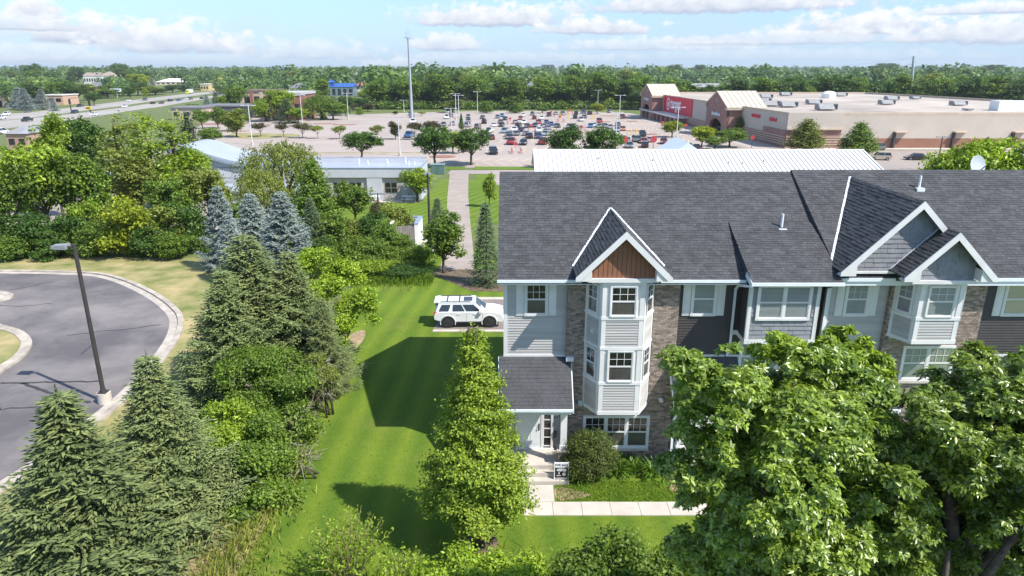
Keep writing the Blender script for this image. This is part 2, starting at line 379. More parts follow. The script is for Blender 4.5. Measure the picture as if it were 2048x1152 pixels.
def trunk_mesh(H, r, limbs=(), lean=0, seed=1, n=8):
    rg = random.Random(seed); mb = MB()
    pts = [(lean * t * H + rg.uniform(-.02, .02) * H * (t > 0), rg.uniform(-.015, .015) * H * (t > 0), H * t) for t in (0, .08, .3, .6, 1)]
    mb.tube(pts, [r * 1.5, r * 1.05, r * .85, r * .6, r * .25], n)
    for (z, tx, ty, tz) in limbs:
        a = Vector((lean * z, 0, z)); b = Vector((tx, ty, tz)); c = (a + b) / 2 + Vector((0, 0, -.08 * (b - a).length))
        mb.tube([a, c, b], [r * .55, r * .38, r * .12], 6)
    return mb
def rlobes(n, rx, rz, zc, s=.5, seed=0, zs=.75):
    rg = random.Random(seed); L = [(0, 0, zc, rx * .72, rx * .72, rz * .8)]
    for i in range(n):
        a = i * 2.4 + rg.uniform(-.4, .4); e = rg.uniform(-.65, .9); rr = rx * (1 - .25 * abs(e)) * rg.uniform(.55, .8); q = rg.uniform(.28, .46)
        L.append((rr * math.cos(a), rr * math.sin(a), zc + rz * e * zs, rx * q, rx * q, rz * q * .95))
    return L
LM = {}
def lm():
    D = dict(dark=((.04, .088, .015), (.09, .155, .026)), mid=((.072, .132, .016), (.155, .225, .03)), bright=((.12, .195, .015), (.24, .315, .03)),
             yellow=((.16, .215, .014), (.28, .32, .026)), olive=((.12, .155, .022), (.20, .23, .045)), oak=((.075, .14, .018), (.20, .265, .055)),
             bronze=((.065, .058, .026), (.105, .10, .038)), vine=((.13, .21, .014), (.25, .33, .03)), far=((.024, .058, .018), (.06, .105, .028)))
    kk = lambda c, f: tuple(v * f for v in c)
    for k, (a, b) in D.items(): f = {'far': 1.2, 'dark': 1.15, 'oak': 1.45, 'bronze': 1.25, 'mid': 1.2, 'bright': 1.22, 'olive': 1.25, 'yellow': 1.2}.get(k, 1.4); LM[k] = leafmat('leaf_' + k, kk(a, f), kk(b, f))
    LM['far'] = leafmat('leaf_far_wood', (.05, .105, .024), (.15, .215, .04), nscale=.09, isl=.25, trans=.25)
    LM['spruce'] = leafmat('needle_green', (.085, .13, .05), (.25, .29, .105), trans=.15, nscale=1.3, isl=.25, rough=.55)
    LM['sprucedark'] = leafmat('needle_dark', (.055, .10, .05), (.14, .19, .085), trans=.08, nscale=1.3, isl=.25)
    LM['blue'] = leafmat('needle_blue', (.13, .18, .165), (.31, .365, .33), trans=.06, nscale=1., isl=.25, rough=.6)
    LM['grey'] = leafmat('needle_grey', (.045, .07, .035), (.08, .105, .05), trans=.06, nscale=1.)
    LM['daylily'] = leafmat('leaf_daylily', (.07, .15, .012), (.14, .24, .03), nscale=2)
    LM['yew'] = leafmat('needle_yew', (.05, .09, .014), (.14, .17, .03), nscale=2.5, trans=.12)
lm()
BARK = M('bark', (.085, .065, .05), .9, .3, 9, .5)
BARKG = M('bark_grey', (.16, .14, .12), .9, .25, 9, .5)
DEADWOOD = M('dead_twigs', (.30, .27, .23), .9, .2, 6)

PROTO = {}     # shared crowns: kind -> (crown mesh, trunk mesh, height, width)
def proto(kind, crown, tr, H, W):
    tm = tr.build('trunk', BARK); me = tm.data; me.polygons.foreach_set('use_smooth', [True] * len(me.polygons)); bpy.data.objects.remove(tm)
    PROTO.setdefault(kind, []).append((crown, me, H, W))
def limbset(z, n, r, zt, seed=3):
    rg = random.Random(seed); return [(z * rg.uniform(.8, 1.15), r * math.cos(i * 2.4) * rg.uniform(.6, 1), r * math.sin(i * 2.4) * rg.uniform(.6, 1), zt * rg.uniform(.8, 1.1)) for i in range(n)]
def build_protos():
    m = LM['mid']
    for s in range(3):
        proto('round', lobe_crown('crown', rlobes(13, 3.1, 3.0, 5.2, seed=s), 760, 9, .34, .36, m, bias=.2), trunk_mesh(6.2, .2, limbset(2.4, 6, 2, 5.4, s), seed=s), 8.4, 6.8)
    for s in range(2):
        proto('oval', lobe_crown('crown', rlobes(12, 2.2, 3.6, 5.2, seed=10 + s, zs=1.), 700, 9, .30, .34, m, bias=.2), trunk_mesh(7, .16, limbset(2.2, 6, 1.4, 6, s), seed=s), 9., 4.9)
    for s in range(2):
        proto('cone', profile_crown('crown', 1.1, 8.6, lambda t: 2.5 * (1 - t) ** .75 * min(1, t * 7 + .35), 640, 9, .28, .32, m), trunk_mesh(8, .15, (), seed=s), 8.8, 5.0)
    for s in range(3):
        Lp = [(random.uniform(-.8, .8), random.uniform(-.8, .8), 2.6 + i * 1.05, 1.35 * (1 - .055 * i), 1.35 * (1 - .055 * i), 1.5) for i in range(9)]
        proto('poplar', lobe_crown('crown', Lp, 680, 8, .34, .27, m, bias=.15, p=.5), trunk_mesh(11.5, .16, [(2 + i, random.uniform(-1.3, 1.3), random.uniform(-1.3, 1.3), 4.2 + i) for i in range(7)], seed=s), 12.6, 4.)
    for s in range(2):      # small flat headed ornamental
        proto('flat', lobe_crown('crown', [(math.cos(i * 1.3) * 1.3, math.sin(i * 1.3) * 1.3, 2.7 + .35 * (i % 3), .95, .95, .55) for i in range(6)] + [(0, 0, 3.1, 1.3, 1.3, .6)], 210, 9, .26, .3, m), trunk_mesh(2.6, .09, limbset(1.4, 5, 1.1, 2.8, s), seed=s), 3.8, 4.2)
    for s in range(2):
        n = 330; a = rng.uniform(0, 6.28, n); r = 3.4 * rng.uniform(0, 1, n) ** .5 * (1 + .25 * np.sin(a * 4)); z = 8.4 - .30 * r * r * rng.uniform(.3, 1.5, n) - rng.uniform(0, 1.6, n); P = []; Nn = []; T = []
        for j in range(n):
            k = 26; ln = rng.uniform(1.0, 3.2); q = np.linspace(0, 1, k); o = np.array([math.cos(a[j]), math.sin(a[j])])
            c = np.stack([(r[j] + .45 * q * ln * .5) * o[0], (r[j] + .45 * q * ln * .5) * o[1], z[j] + .35 * np.sin(q * 2.5) - ln * q ** 1.5], 1) + rng.normal(size=(k, 3)) * .13
            P.append(c); T.append(np.tile([o[0] * .4, o[1] * .4, -1], (k, 1)) + rng.normal(size=(k, 3)) * .35); Nn.append(rng.normal(size=(k, 3)) + np.array([o[0], o[1], .6]))
        V, F = leaf_arrays(np.concatenate(P), np.concatenate(Nn), rng.uniform(.22, .4, n * 26), .34, .06, np.concatenate(T))
        proto('willow', arr_mesh('crown', V, F, m), trunk_mesh(6, .28, limbset(2, 8, 2.5, 6.5, s), seed=s), 8.8, 8.)
    for s in range(3):
        proto('bush', lobe_crown('crown', [(math.cos(i * 2.4) * 1.25 * (.4 + .1 * (i % 5)), math.sin(i * 2.4) * 1.25 * (.4 + .1 * (i % 5)), .9 + .5 * (i % 4), 1.0, 1.0, .95) for i in range(9)], 520, 11, .24, .21, m, bias=.25), trunk_mesh(1.7, .07, limbset(.3, 6, .9, 1.9, s), seed=s), 3.5, 4.2)
    for s in range(2):      # sumac like mound with long leaves in tiers
        proto('mound', lobe_crown('crown', [(math.cos(i * 2.4) * (.5 + .24 * i), math.sin(i * 2.4) * (.5 + .24 * i), 1.5 - .06 * i, 1.0, 1.0, .6) for i in range(9)], 430, 13, .26, .27, m, up=1.0, bias=.6, asp=.42), trunk_mesh(1.2, .06, limbset(.2, 6, 1.2, 1.4, s), seed=s), 2.4, 5.2)
    for s in range(2):
        proto('spruce', spruce_mesh('crown', 8., 2.5, LM['spruce'], 112, .62, .30, seed=40 + s), trunk_mesh(7.7, .15, (), seed=s), 8., 4.7)
build_protos()
def matname(k): return LM[k]
def plant(kind, name, mat, x, y, H, W, label, cat='tree', group=None, z=None, bark=None, rz=None, var=None):
    L_ = PROTO[kind]; cr, tr, h0, w0 = L_[var % len(L_) if var is not None else random.randrange(len(L_))]
    z = g(y) if z is None else z
    t = thing(name, label, cat, (x, y, z - .05), rz if rz is not None else random.uniform(0, 6.28), group); t.scale = (W / w0, W / w0, H / h0)
    a = link_mesh('crown' if kind not in ('bush', 'mound') else 'foliage', cr, t); b = link_mesh('trunk' if kind not in ('bush', 'mound') else 'stem', tr, t)
    for o, mm in ((a, LM[mat]), (b, bark or BARK)):
        o.material_slots[0].link = 'OBJECT'; o.material_slots[0].material = mm
    return t
def plant_px(kind, name, mat, px, pytop, Y, wpx, label, cat='tree', group=None, z0=None, **k):
    top = vp(px, pytop, Y); gz = g(Y) if z0 is None else z0; H = max(.6, top.z - gz); w = wpx / scale_at(Y, gz + H * .5)
    return plant(kind, name, mat, top.x, Y, H, w, label, cat, group, z=gz, **k)
# ------------------------------------------------------------------ ground, roads, lawns
GRASS = M('rough_grass', (.075, .115, .022), .95, .2, .25, .6, 9, col2=(.15, .165, .05), detail=9)
DRY = M('dry_verge_grass', (.105, .15, .022), .95, .2, .42, .6, 8, col2=(.42, .33, .165), detail=9)
MULCH = M('mulch', (.13, .095, .06), .95, .3, 2.2, .9, 14, detail=9)
DIRT = M('bare_earth', (.30, .22, .13), .95, .25, 1.4, .6, 12, detail=8)
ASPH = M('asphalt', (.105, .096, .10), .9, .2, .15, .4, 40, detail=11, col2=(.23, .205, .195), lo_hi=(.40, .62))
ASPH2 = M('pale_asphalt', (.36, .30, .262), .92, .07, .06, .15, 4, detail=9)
HWY = M('highway_concrete', (.33, .30, .27), .92, .07, .05, detail=8)
DRV = M('driveway_asphalt', (.22, .185, .165), .9, .1, .6, .3, 40)
PATH = M('path_asphalt', (.33, .275, .235), .92, .09, .5, .25, 20, detail=9)
CONC = M('concrete', (.50, .45, .39), .88, .08, 1.2, .25, 30, detail=8)
CONC2 = M('kerb_concrete', (.41, .36, .30), .9, .2, 1.1, .3, 20, detail=8)
CRACK = M('crack_seal', (.045, .04, .04), .7, .1)
def lawn_mat():
    mt = bpy.data.materials.new('mown_lawn'); mt.use_nodes = True; nt = mt.node_tree; N = nt.nodes; L = nt.links; b = N['Principled BSDF']; b.inputs['Roughness'].default_value = .95; b.inputs['Specular IOR Level'].default_value = .2
    tc = N.new('ShaderNodeTexCoord')
    def noise(s, d=6, r=.6, st=None):
        v = tc.outputs['Object']
        if st: mp = N.new('ShaderNodeMapping'); mp.inputs['Scale'].default_value = st; mp.inputs['Rotation'].default_value = (0, 0, R(9)); L.new(v, mp.inputs[0]); v = mp.outputs[0]
        n = N.new('ShaderNodeTexNoise'); n.inputs['Scale'].default_value = s; n.inputs['Detail'].default_value = d; n.inputs['Roughness'].default_value = r; L.new(v, n.inputs['Vector']); return n.outputs[0]
    def ramp(src, p0, p1, c0, c1):
        r = N.new('ShaderNodeValToRGB'); L.new(src, r.inputs[0]); e = r.color_ramp.elements; e[0].position = p0; e[1].position = p1; e[0].color = (*c0, 1); e[1].color = (*c1, 1); return r.outputs[0]
    def mix(f, a, c, mode='MIX'):
        n = N.new('ShaderNodeMix'); n.data_type = 'RGBA'; n.blend_type = mode
        if isinstance(f, float): n.inputs[0].default_value = f
        else: L.new(f, n.inputs[0])
        L.new(a, n.inputs[6]); L.new(c, n.inputs[7]); return n.outputs[2]
    base = ramp(noise(.22, 5), .35, .7, (.066, .138, .012), (.132, .205, .019))
    fine = ramp(noise(5, 9, .75), .3, .72, (.045, .105, .009), (.15, .205, .022))
    c = mix(.42, base, fine)
    sp = N.new('ShaderNodeSeparateXYZ'); L.new(tc.outputs['Object'], sp.inputs[0])
    def mth(op, a, b_, cl=False):
        n = N.new('ShaderNodeMath'); n.operation = op; n.use_clamp = cl
        for i, v in enumerate((a, b_)):
            if isinstance(v, float): n.inputs[i].default_value = v
            elif v is not None: L.new(v, n.inputs[i])
        return n.outputs[0]
    vv = mth('ADD', mth('ADD', sp.outputs[0], mth('MULTIPLY', noise(.035, 1, .3), 5.0)), mth('MULTIPLY', mth('POWER', mth('MULTIPLY', mth('SUBTRACT', sp.outputs[1], 20.0), .04), 2.0), -1.6))
    wv = mth('SINE', mth('MULTIPLY', vv, 4.4), None)
    soft = mth('MULTIPLY', mth('ADD', wv, 1.0), .20); thin = mth('MULTIPLY', mth('SUBTRACT', mth('ADD', mth('MULTIPLY', wv, 1.0), mth('MULTIPLY', noise(.3, 3), 1.5)), 1.6), 1.6, True)
    streak = mth('MAXIMUM', soft, thin); 
    lite = ramp(noise(3, 6), .3, .7, (.18, .25, .018), (.28, .32, .035))
    f = N.new('ShaderNodeMath'); f.operation = 'MULTIPLY'; L.new(streak, f.inputs[0]); f.inputs[1].default_value = .85; c = mix(f.outputs[0], c, lite)
    pale = ramp(noise(.2, 8, .72), .54, .74, (0, 0, 0), (1, 1, 1)); dry = ramp(noise(2, 6), .3, .7, (.15, .18, .03), (.24, .22, .06))
    f2 = N.new('ShaderNodeMath'); f2.operation = 'MULTIPLY'; L.new(pale, f2.inputs[0]); f2.inputs[1].default_value = .75; c = mix(f2.outputs[0], c, dry)
    L.new(c, b.inputs['Base Color']); bp = N.new('ShaderNodeBump'); bp.inputs['Strength'].default_value = .7; bp.inputs['Distance'].default_value = .05; L.new(noise(26, 4, .7), bp.inputs['Height']); L.new(bp.outputs[0], b.inputs['Normal'])
    return mt
LAWN = lawn_mat()
def big_ground():
    ys = [-60, 0, 25, 50, 140, 200, 420, 700, 1500, 3200, 6000, 9000]; mb = MB(); W = 7000
    for a, b in zip(ys, ys[1:]):
        mb.poly([(-W, a, g(a)), (W, a, g(a)), (W, b, g(b)), (-W, b, g(b))])
    mb.build('ground', GRASS, kind='structure')
big_ground()
# lawn round the townhouse
lawn = [(-9.5, 12), (26, 12), (26, 24.9), (-.3, 24.9), (-.3, 36), (6, 36), (6, 49.5), (-6, 50), (-11.2, 51), (-12.4, 47.5), (-10.2, 40), (-9.0, 33), (-9.2, 28), (-9.6, 22)]
sheet('lawn', lawn, LAWN, .008)
sheet('meadow', [(-14, 57.5), (-11.3, 51.1), (-6.1, 50.1), (6, 49.6), (6, 60), (-4, 62), (-4.2, 120), (-12.5, 120), (-12.2, 92), (-30, 92), (-30, 66)], LAWN, .012)
sheet('meadow', [(-3.2, 75), (3, 75), (3, 120), (-4, 128), (-6.6, 128)], LAWN, .016)
# cul-de-sac
outer = smooth_curve([gp(*p).xy for p in [(-420, 540), (-200, 538), (0, 543), (120, 545), (210, 551), (292, 580), (345, 615), (362, 645), (345, 692), (280, 772), (190, 850), (92, 925), (0, 985), (-90, 1040)]], 8)
road_poly = [tuple(p) for p in outer] + [(-30, 12), (-75, 12), (-75, 54)]
verge_in = [tuple(p) for p in outer]
sheet('verge', [(-75, 58.8), (-46, 59.2), (-28, 58.5), (-14.5, 53.5), (-13.2, 46), (-11.4, 38), (-10.4, 31), (-10.6, 24), (-11, 12), (-75, 12)], DRY, .004)
sheet('cul_de_sac', road_poly, ASPH, .02)
gut = strip(outer, .3)
kerb('kerb', outer, CONC2, .34, .14)
gi = strip([Vector(p) for p in outer], .42)[1]
kerb('gutter', [p for p in gi], M('gutter_concrete', (.42, .37, .32), .9, .15, 1.2, .3, 18), .5, .028)
is1 = smooth_curve([gp(*p).xy for p in [(-160, 640), (-60, 640), (0, 657), (35, 668), (54, 688), (40, 714), (0, 742), (-80, 800), (-200, 820)]], 6, True)
sheet('traffic_island', [tuple(p) for p in is1], DRY, .1); kerb('kerb', is1, CONC2, .55, .15, True)
is2 = smooth_curve([gp(*p).xy for p in [(-60, 585), (0, 588), (20, 594), (0, 602), (-60, 604)]], 6, True)
sheet('traffic_island', [tuple(p) for p in is2], CONC, .1); kerb('kerb', is2, CONC2, .5, .15, True)
def crack(pts, w):
    P = smooth_curve([gp(*p).xy for p in pts], 5); P = [p + Vector((rng.normal() * .06, rng.normal() * .06)) for p in P]; a, b = strip(P, w / 2); mb = MB()
    for i in range(len(P) - 1): mb.poly([(a[i].x, a[i].y, .027), (a[i + 1].x, a[i + 1].y, .027), (b[i + 1].x, b[i + 1].y, .027), (b[i].x, b[i].y, .027)])
    mb.build('pavement_crack', CRACK, kind='structure')
crack([(0, 767), (60, 766), (130, 765), (202, 763)], .16); crack([(45, 766), (90, 782), (140, 798), (178, 806)], .2); crack([(0, 818), (60, 816), (120, 813)], .12)
crack([(135, 671), (190, 665), (260, 658), (320, 650)], .1); crack([(160, 710), (178, 695), (192, 680)], .08); crack([(20, 580), (60, 574), (108, 564)], .1); crack([(0, 611), (40, 613), (100, 608)], .08)
# driveway behind the house, path, pavement
sheet('driveway', [(-4.9, 40.0), (26, 40.0), (26, 45.9), (-4.6, 45.9)], DRV, .02)
kerb('kerb', [Vector((-4.9, 39.85)), Vector((3, 39.85)), Vector((26, 39.85))], CONC, .32, .05)
kerb('kerb', [Vector((-4.2, 46.1)), Vector((3, 46.1)), Vector((26, 46.1))], CONC, .5, .05)
sheet('path', [(-5.9, 54), (-3.1, 54), (-3.6, 62), (-4.6, 75), (-6.4, 100), (-8.1, 129), (-11.6, 129), (-9.4, 100), (-7.3, 75), (-6.2, 62)], PATH, .03)
sheet('planting_bed', [(-6.6, 52.6), (-3, 47.8), (6, 47.4), (6, 53.5), (-3, 53.9), (-6, 54.2)], MULCH, .02)
bed = [(1.62, 23.42), (3.2, 23.6), (5, 24.0), (6.6, 23.95), (7.2, 24.0), (7.2, 25.2), (1.62, 25.2)]
sheet('planting_bed', [(2.3, 23.9), (3.2, 23.75), (4.6, 24.1), (6.5, 24.1), (6.5, 24.95), (2.3, 24.95)], MULCH, .02)
ring = [(-1.2 + .75 * math.cos(a), 19.9 + .6 * math.sin(a)) for a in [i * .55 for i in range(11)]]
sheet('planting_bed', ring, MULCH, .016)
sheet('bare_patch', smooth_curve([(1.75, 22.35), (2.5, 22.45), (3.0, 22.7), (2.5, 23.0), (1.7, 23.2)], 4, True), DIRT, .013)
sheet('bare_patch', smooth_curve([(6.15, 22.9), (6.8, 22.6), (7.2, 23.2), (6.6, 23.9), (6.2, 23.6)], 4, True), DIRT, .013)
sheet('bare_patch', smooth_curve([(-9.8, 36), (-9.2, 36.5), (-8.9, 38.6), (-9.2, 40), (-9.9, 39)], 4, True), DIRT, .014)
sheet('bare_patch', smooth_curve([(-10.6, 17), (-9.1, 17.3), (-8.8, 20.4), (-9.3, 22.7), (-10.4, 21.5)], 4, True), DIRT, .014)
wk = thing('front_walk', 'pale concrete slab walk leading along the front lawn to the porch steps', 'walkway', (0, 21.8, 0))
SL = MB()
for i in range(7):
    m_ = MB(); x0 = .45 + i * 1.07; m_.box(x0, x0 + 1.055, 21.4, 22.2, -.08, .045 + .004 * ((i * 7) % 3)); m_.build('slab', CONC, wk)
m_ = MB(); m_.box(.45, 1.6, 22.212, 23.3, -.08, .05); m_.build('slab', CONC, wk)
# far roads and car parks
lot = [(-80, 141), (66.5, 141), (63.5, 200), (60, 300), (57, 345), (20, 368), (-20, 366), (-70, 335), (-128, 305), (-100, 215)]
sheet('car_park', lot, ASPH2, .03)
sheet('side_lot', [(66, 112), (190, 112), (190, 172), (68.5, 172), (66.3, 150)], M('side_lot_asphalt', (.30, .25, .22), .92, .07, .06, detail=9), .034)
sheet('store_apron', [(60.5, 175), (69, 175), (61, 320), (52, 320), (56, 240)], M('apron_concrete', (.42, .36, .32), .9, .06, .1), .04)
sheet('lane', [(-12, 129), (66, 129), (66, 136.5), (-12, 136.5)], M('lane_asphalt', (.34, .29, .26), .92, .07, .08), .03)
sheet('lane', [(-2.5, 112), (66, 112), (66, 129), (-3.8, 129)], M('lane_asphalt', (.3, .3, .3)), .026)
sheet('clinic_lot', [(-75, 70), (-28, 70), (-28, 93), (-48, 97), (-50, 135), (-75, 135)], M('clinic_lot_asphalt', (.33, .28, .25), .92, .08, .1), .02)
sheet('frontage_road', [(-110, 100), (-76, 84), (-76, 92), (-110, 112)], ASPH2, .03)
sheet('lawn_strip', [(-11.5, 137), (-9.6, 137), (-9.6, 142.5), (-20, 142.5)], LAWN, .06); sheet('lawn_strip', [(-7.6, 137), (4, 137), (24, 138), (24, 141.5), (-7.6, 142.5)], LAWN, .06)
sheet('lawn_strip', [(-50, 165.6), (-13.5, 165.6), (-13.5, 167), (-50, 167)], DRY, .06)
sheet('median', [gp(*p).xy for p in [(448, 273), (505, 279), (600, 273), (600, 269), (470, 266)]], DRY, .07)
def road_px(name, up, lo, mat):
    sheet(name, [tuple(gp(*p).xy) for p in up] + [tuple(gp(*p).xy) for p in reversed(lo)], mat, .05)
fu = [(-60, 233), (60, 225), (160, 213), (280, 198.5), (370, 188), (450, 180)]; fl = [(-60, 246), (60, 236), (160, 222.5), (280, 206), (370, 194), (450, 184)]
nu = [(-60, 246.5), (60, 237), (160, 226), (280, 210), (370, 199), (450, 188)]; nl = [(-60, 266), (60, 252), (160, 238), (280, 219), (370, 205), (450, 192)]
road_px('highway', fu, fl, HWY); road_px('highway', nu, nl, HWY)
def lane_marks():
    mb = MB()
    for up, lo, fr in ((fu, fl, .5), (nu, nl, .35), (nu, nl, .68)):
        A = [gp(*p) for p in up]; B = [gp(*p) for p in lo]; Q = [a.lerp(b, fr) for a, b in zip(A, B)]
        for a, b in zip(Q, Q[1:]):
            n = int((b - a).length / 12)
            for k in range(n):
                s = a.lerp(b, k / n); e = a.lerp(b, (k + .35) / n); d = (e - s).normalized(); w = Vector((-d.y, d.x, 0)) * .12; z = Vector((0, 0, .07))
                for q in (s, e): q.z = g(q.y)
                mb.poly([s + w + z, e + w + z, e - w + z, s - w + z])
    mb.build('lane_marking', M('road_paint_white', (.75, .73, .68), .7, .1), kind='structure')
lane_marks()
def stalls():
    mb = MB()
    def line(x, y, dx, dy, w=.12):
        d = Vector((dx, dy, 0)); n = Vector((-d.y, d.x, 0)).normalized() * w
        P = [Vector((x, y, 0)) + n, Vector((x, y, 0)) - n, Vector((x, y, 0)) - n + d, Vector((x, y, 0)) + n + d]
        for q in P: q.z = g(q.y) + .045
        mb.poly(P)
    for y in (144, 150.5):
        for i in range(26): line(-14 + i * 2.85 - 44, y, 2.4 if y > 150 else -2.2, 5.2)
    for y in (168, 174, 190, 196, 212, 218, 234, 240, 258, 264, 284, 290):
        for i in range(24): line(-12 + i * 2.85, y, 1.3, 5.2)
    for y in (120, 150, 156, 166):
        for i in range(26): line(72 + i * 2.9, y, -2., 5.)
    mb.build('stall_marking', M('stall_paint', (.62, .52, .30), .75, .15, 2), kind='structure')
stalls()
def red_islands():
    for px, py, w, l in [(885, 314, 2.6, 6), (440, 249, 2, 14), (455, 263, 2, 14), (415, 248, 2, 10), (432, 301, 2, 5), (910, 236, 2, 5), (650, 248, 2, 9), (690, 250, 2, 9), (1270, 262, 2, 7), (1218, 232, 2, 8), (1208, 244, 2, 5), (1300, 269, 2.2, 5), (1265, 243, 2, 4)]:
        c = gp(px, py); P = [Vector((c.x + l / 2 * math.cos(a), c.y + w / 2 * math.sin(a) * 1.6)) for a in [i * math.pi / 6 for i in range(12)]]
        mb = MB(); z = g(c.y); mb.extr([(p.x, p.y, z + .16) for p in P], (0, 0, -.3)); mb.build('planting_island', M('red_mulch', (.27, .125, .09), .95, .25, 1.5, .5), kind='structure')
red_islands()
# ------------------------------------------------------------------ townhouse row
TRIM = M('white_trim', (.68, .67, .665), .5, .06, .9, 0)
SIDL = M('light_grey_siding', (.43, .412, .398), .6, .09, .8, .05, 30, stretch=(.3, 1, 6))
SIDD = M('dark_brown_siding', (.052, .043, .042), .6, .1, 1.5, .05, 30)
BRICK = M('brick', (.285, .225, .185), .9, .16, 7, .3, 50, island=.42)
MORT = M('mortar', (.28, .25, .22), .95, .1, 8, .3)
SHING = M('asphalt_shingle', (.064, .065, .069), .92, .12, 1.6, .5, 90, island=.22)
SHAKE = M('grey_shake', (.235, .235, .255), .75, .1, 3, .25, 40, island=.10)
BOARD = M('rust_brown_board', (.262, .112, .062), .6, .05, 1.5, .1, 20)
METAL = M('white_metal', (.72, .76, .80), .35, .03, 2)
DARKIN = M('dark_interior', (.035, .032, .03), .8, .3, 1.5)
SCREEN = M('insect_screen', (.19, .165, .15), .8, .12, 1.2)
BLIND = M('window_blind', (.58, .60, .60), .7, .04, 3)
DOORW = M('white_door', (.70, .72, .73), .4, .03, 2)
def glassmat():
    mt = bpy.data.materials.new('window_glass'); mt.use_nodes = True; nt = mt.node_tree; N = nt.nodes; L = nt.links; N.remove(N['Principled BSDF'])
    t = N.new('ShaderNodeBsdfTransparent'); t.inputs[0].default_value = (.88, .89, .89, 1); gl = N.new('ShaderNodeBsdfGlossy'); gl.inputs['Roughness'].default_value = .03
    f = N.new('ShaderNodeFresnel'); f.inputs[0].default_value = 1.6; a = N.new('ShaderNodeMath'); a.operation = 'MULTIPLY_ADD'; L.new(f.outputs[0], a.inputs[0]); a.inputs[1].default_value = .4; a.inputs[2].default_value = .01
    ms = N.new('ShaderNodeMixShader'); L.new(a.outputs[0], ms.inputs[0]); L.new(t.outputs[0], ms.inputs[1]); L.new(gl.outputs[0], ms.inputs[2]); L.new(ms.outputs[0], N['Material Output'].inputs[0]); return mt
GLASS = glassmat()
def clip2(poly, conv):
    out = list(poly); n = len(conv)
    for i in range(n):
        a, b = conv[i], conv[(i + 1) % n]; inp = out; out = []
        ins = lambda p: (b[0] - a[0]) * (p[1] - a[1]) - (b[1] - a[1]) * (p[0] - a[0]) >= -1e-9
        for k in range(len(inp)):
            p, q = inp[k - 1], inp[k]; ip, iq = ins(p), ins(q)
            if ip != iq:
                d1 = (b[0] - a[0]) * (p[1] - a[1]) - (b[1] - a[1]) * (p[0] - a[0]); d2 = (b[0] - a[0]) * (q[1] - a[1]) - (b[1] - a[1]) * (q[0] - a[0]); t = d1 / (d1 - d2)
                out.append((p[0] + (q[0] - p[0]) * t, p[1] + (q[1] - p[1]) * t))
            if iq: out.append(q)
        if not out: return []
    return out
class Face:           # a vertical wall frame: a,b are plan points left to right as seen from outside
    def __init__(s, a, b):
        s.a = Vector((a[0], a[1], 0)); d = Vector((b[0] - a[0], b[1] - a[1], 0)); s.w = d.length; s.d = d.normalized(); s.n = Vector((s.d.y, -s.d.x, 0))
    def p(s, u, z, o=0.): return s.a + s.d * u + s.n * o + Vector((0, 0, z))
    def slab(s, mb, u0, u1, z0, z1, o0, o1, m=0):
        mb.extr([s.p(u0, z0, o0), s.p(u1, z0, o0), s.p(u1, z1, o0), s.p(u0, z1, o0)], s.n * (o1 - o0), m)
def siding(mb, F, u0, u1, z0, z1, c=.110, o=0., parent=None, mat=None):
    z = z0
    while z < z1 - .01:
        t = min(z + c, z1)
        if parent is not None: mb = MB()
        lip = o + .026; mb.poly([F.p(u0, z, lip), F.p(u1, z, lip), F.p(u1, z + (t - z) * .16, lip - .001), F.p(u1, t, o + .004), F.p(u0, t, o + .004), F.p(u0, z + (t - z) * .16, lip - .001)])
        mb.poly([F.p(u0, z, o), F.p(u1, z, o), F.p(u1, z, lip), F.p(u0, z, lip)]); z = t
        if parent is not None: mb.build('siding_board', mat, parent)
def bricks(mb, F, u0, u1, z0, z1, holes=(), bl=.205, bh=.068):
    z = z0; r = 0
    while z < z1 - .02:
        u = u0 - (bl / 2 if r % 2 else 0)
        while u < u1 - .01:
            a, b = max(u, u0), min(u + bl, u1)
            if b - a > .03:
                segs = [(a, b)]
                for (h0, h1, k0, k1) in holes:
                    if z + bh > k0 and z < k1:
                        ns = []
                        for (q0, q1) in segs:
                            if q1 <= h0 or q0 >= h1: ns.append((q0, q1)); continue
                            if q0 < h0 - .02: ns.append((q0, h0))
                            if q1 > h1 + .02: ns.append((h1, q1))
                        segs = ns
                for q0, q1 in segs: F.slab(mb, q0 + .005, q1 - .005, z + .005, min(z + bh, z1) - .005, 0, .012 + random.uniform(0, .008))
            u += bl
        z += bh; r += 1
def shingle_field(O, u, v, w, h, clip=None, ex=.14, tmin=.12, tmax=.34, sink=.0, parts=None, mat=None):
    """asphalt tabs laid from the eave upwards; returns a mesh builder (or one object for each tab)"""
    O, u, v = Vector(O), Vector(u).normalized(), Vector(v).normalized(); nrm = u.cross(v).normalized()
    if nrm.z < 0: nrm = -nrm
    mb = MB(); y = 0
    while y < h - .02:
        x = -random.uniform(0, tmax)
        while x < w:
            t = random.uniform(tmin, tmax); a, b = max(0, x), min(w, x + t); x += t
            if b - a < .03: continue
            hh = random.uniform(.006, .02); q = [(a, y), (b - .006, y), (b - .006, min(y + ex, h)), (a, min(y + ex, h))]
            if clip:
                q = clip2(q, clip)
                if len(q) < 3: continue
            if parts is not None: mb = MB()
            P = [O + u * p[0] + v * p[1] + nrm * (.012 + hh * (1 - .8 * (p[1] - y) / ex)) for p in q]; mb.poly(P)
            B = [O + u * p[0] + v * p[1] - nrm * .004 for p in q]
            for k in range(len(P)):
                l = (k + 1) % len(P); mb.poly([B[k], B[l], P[l], P[k]])
            if parts is not None: mb.build('shingle', mat, parts)
        y += ex
    return mb
TH = thing('townhouse_row', 'three storey grey and brown townhouse row with brick bays and charcoal shingle roof', 'townhouse', (4, 25, 0))
def part(mb, name, mat, **k): return mb.build(name, mat, TH, **k)
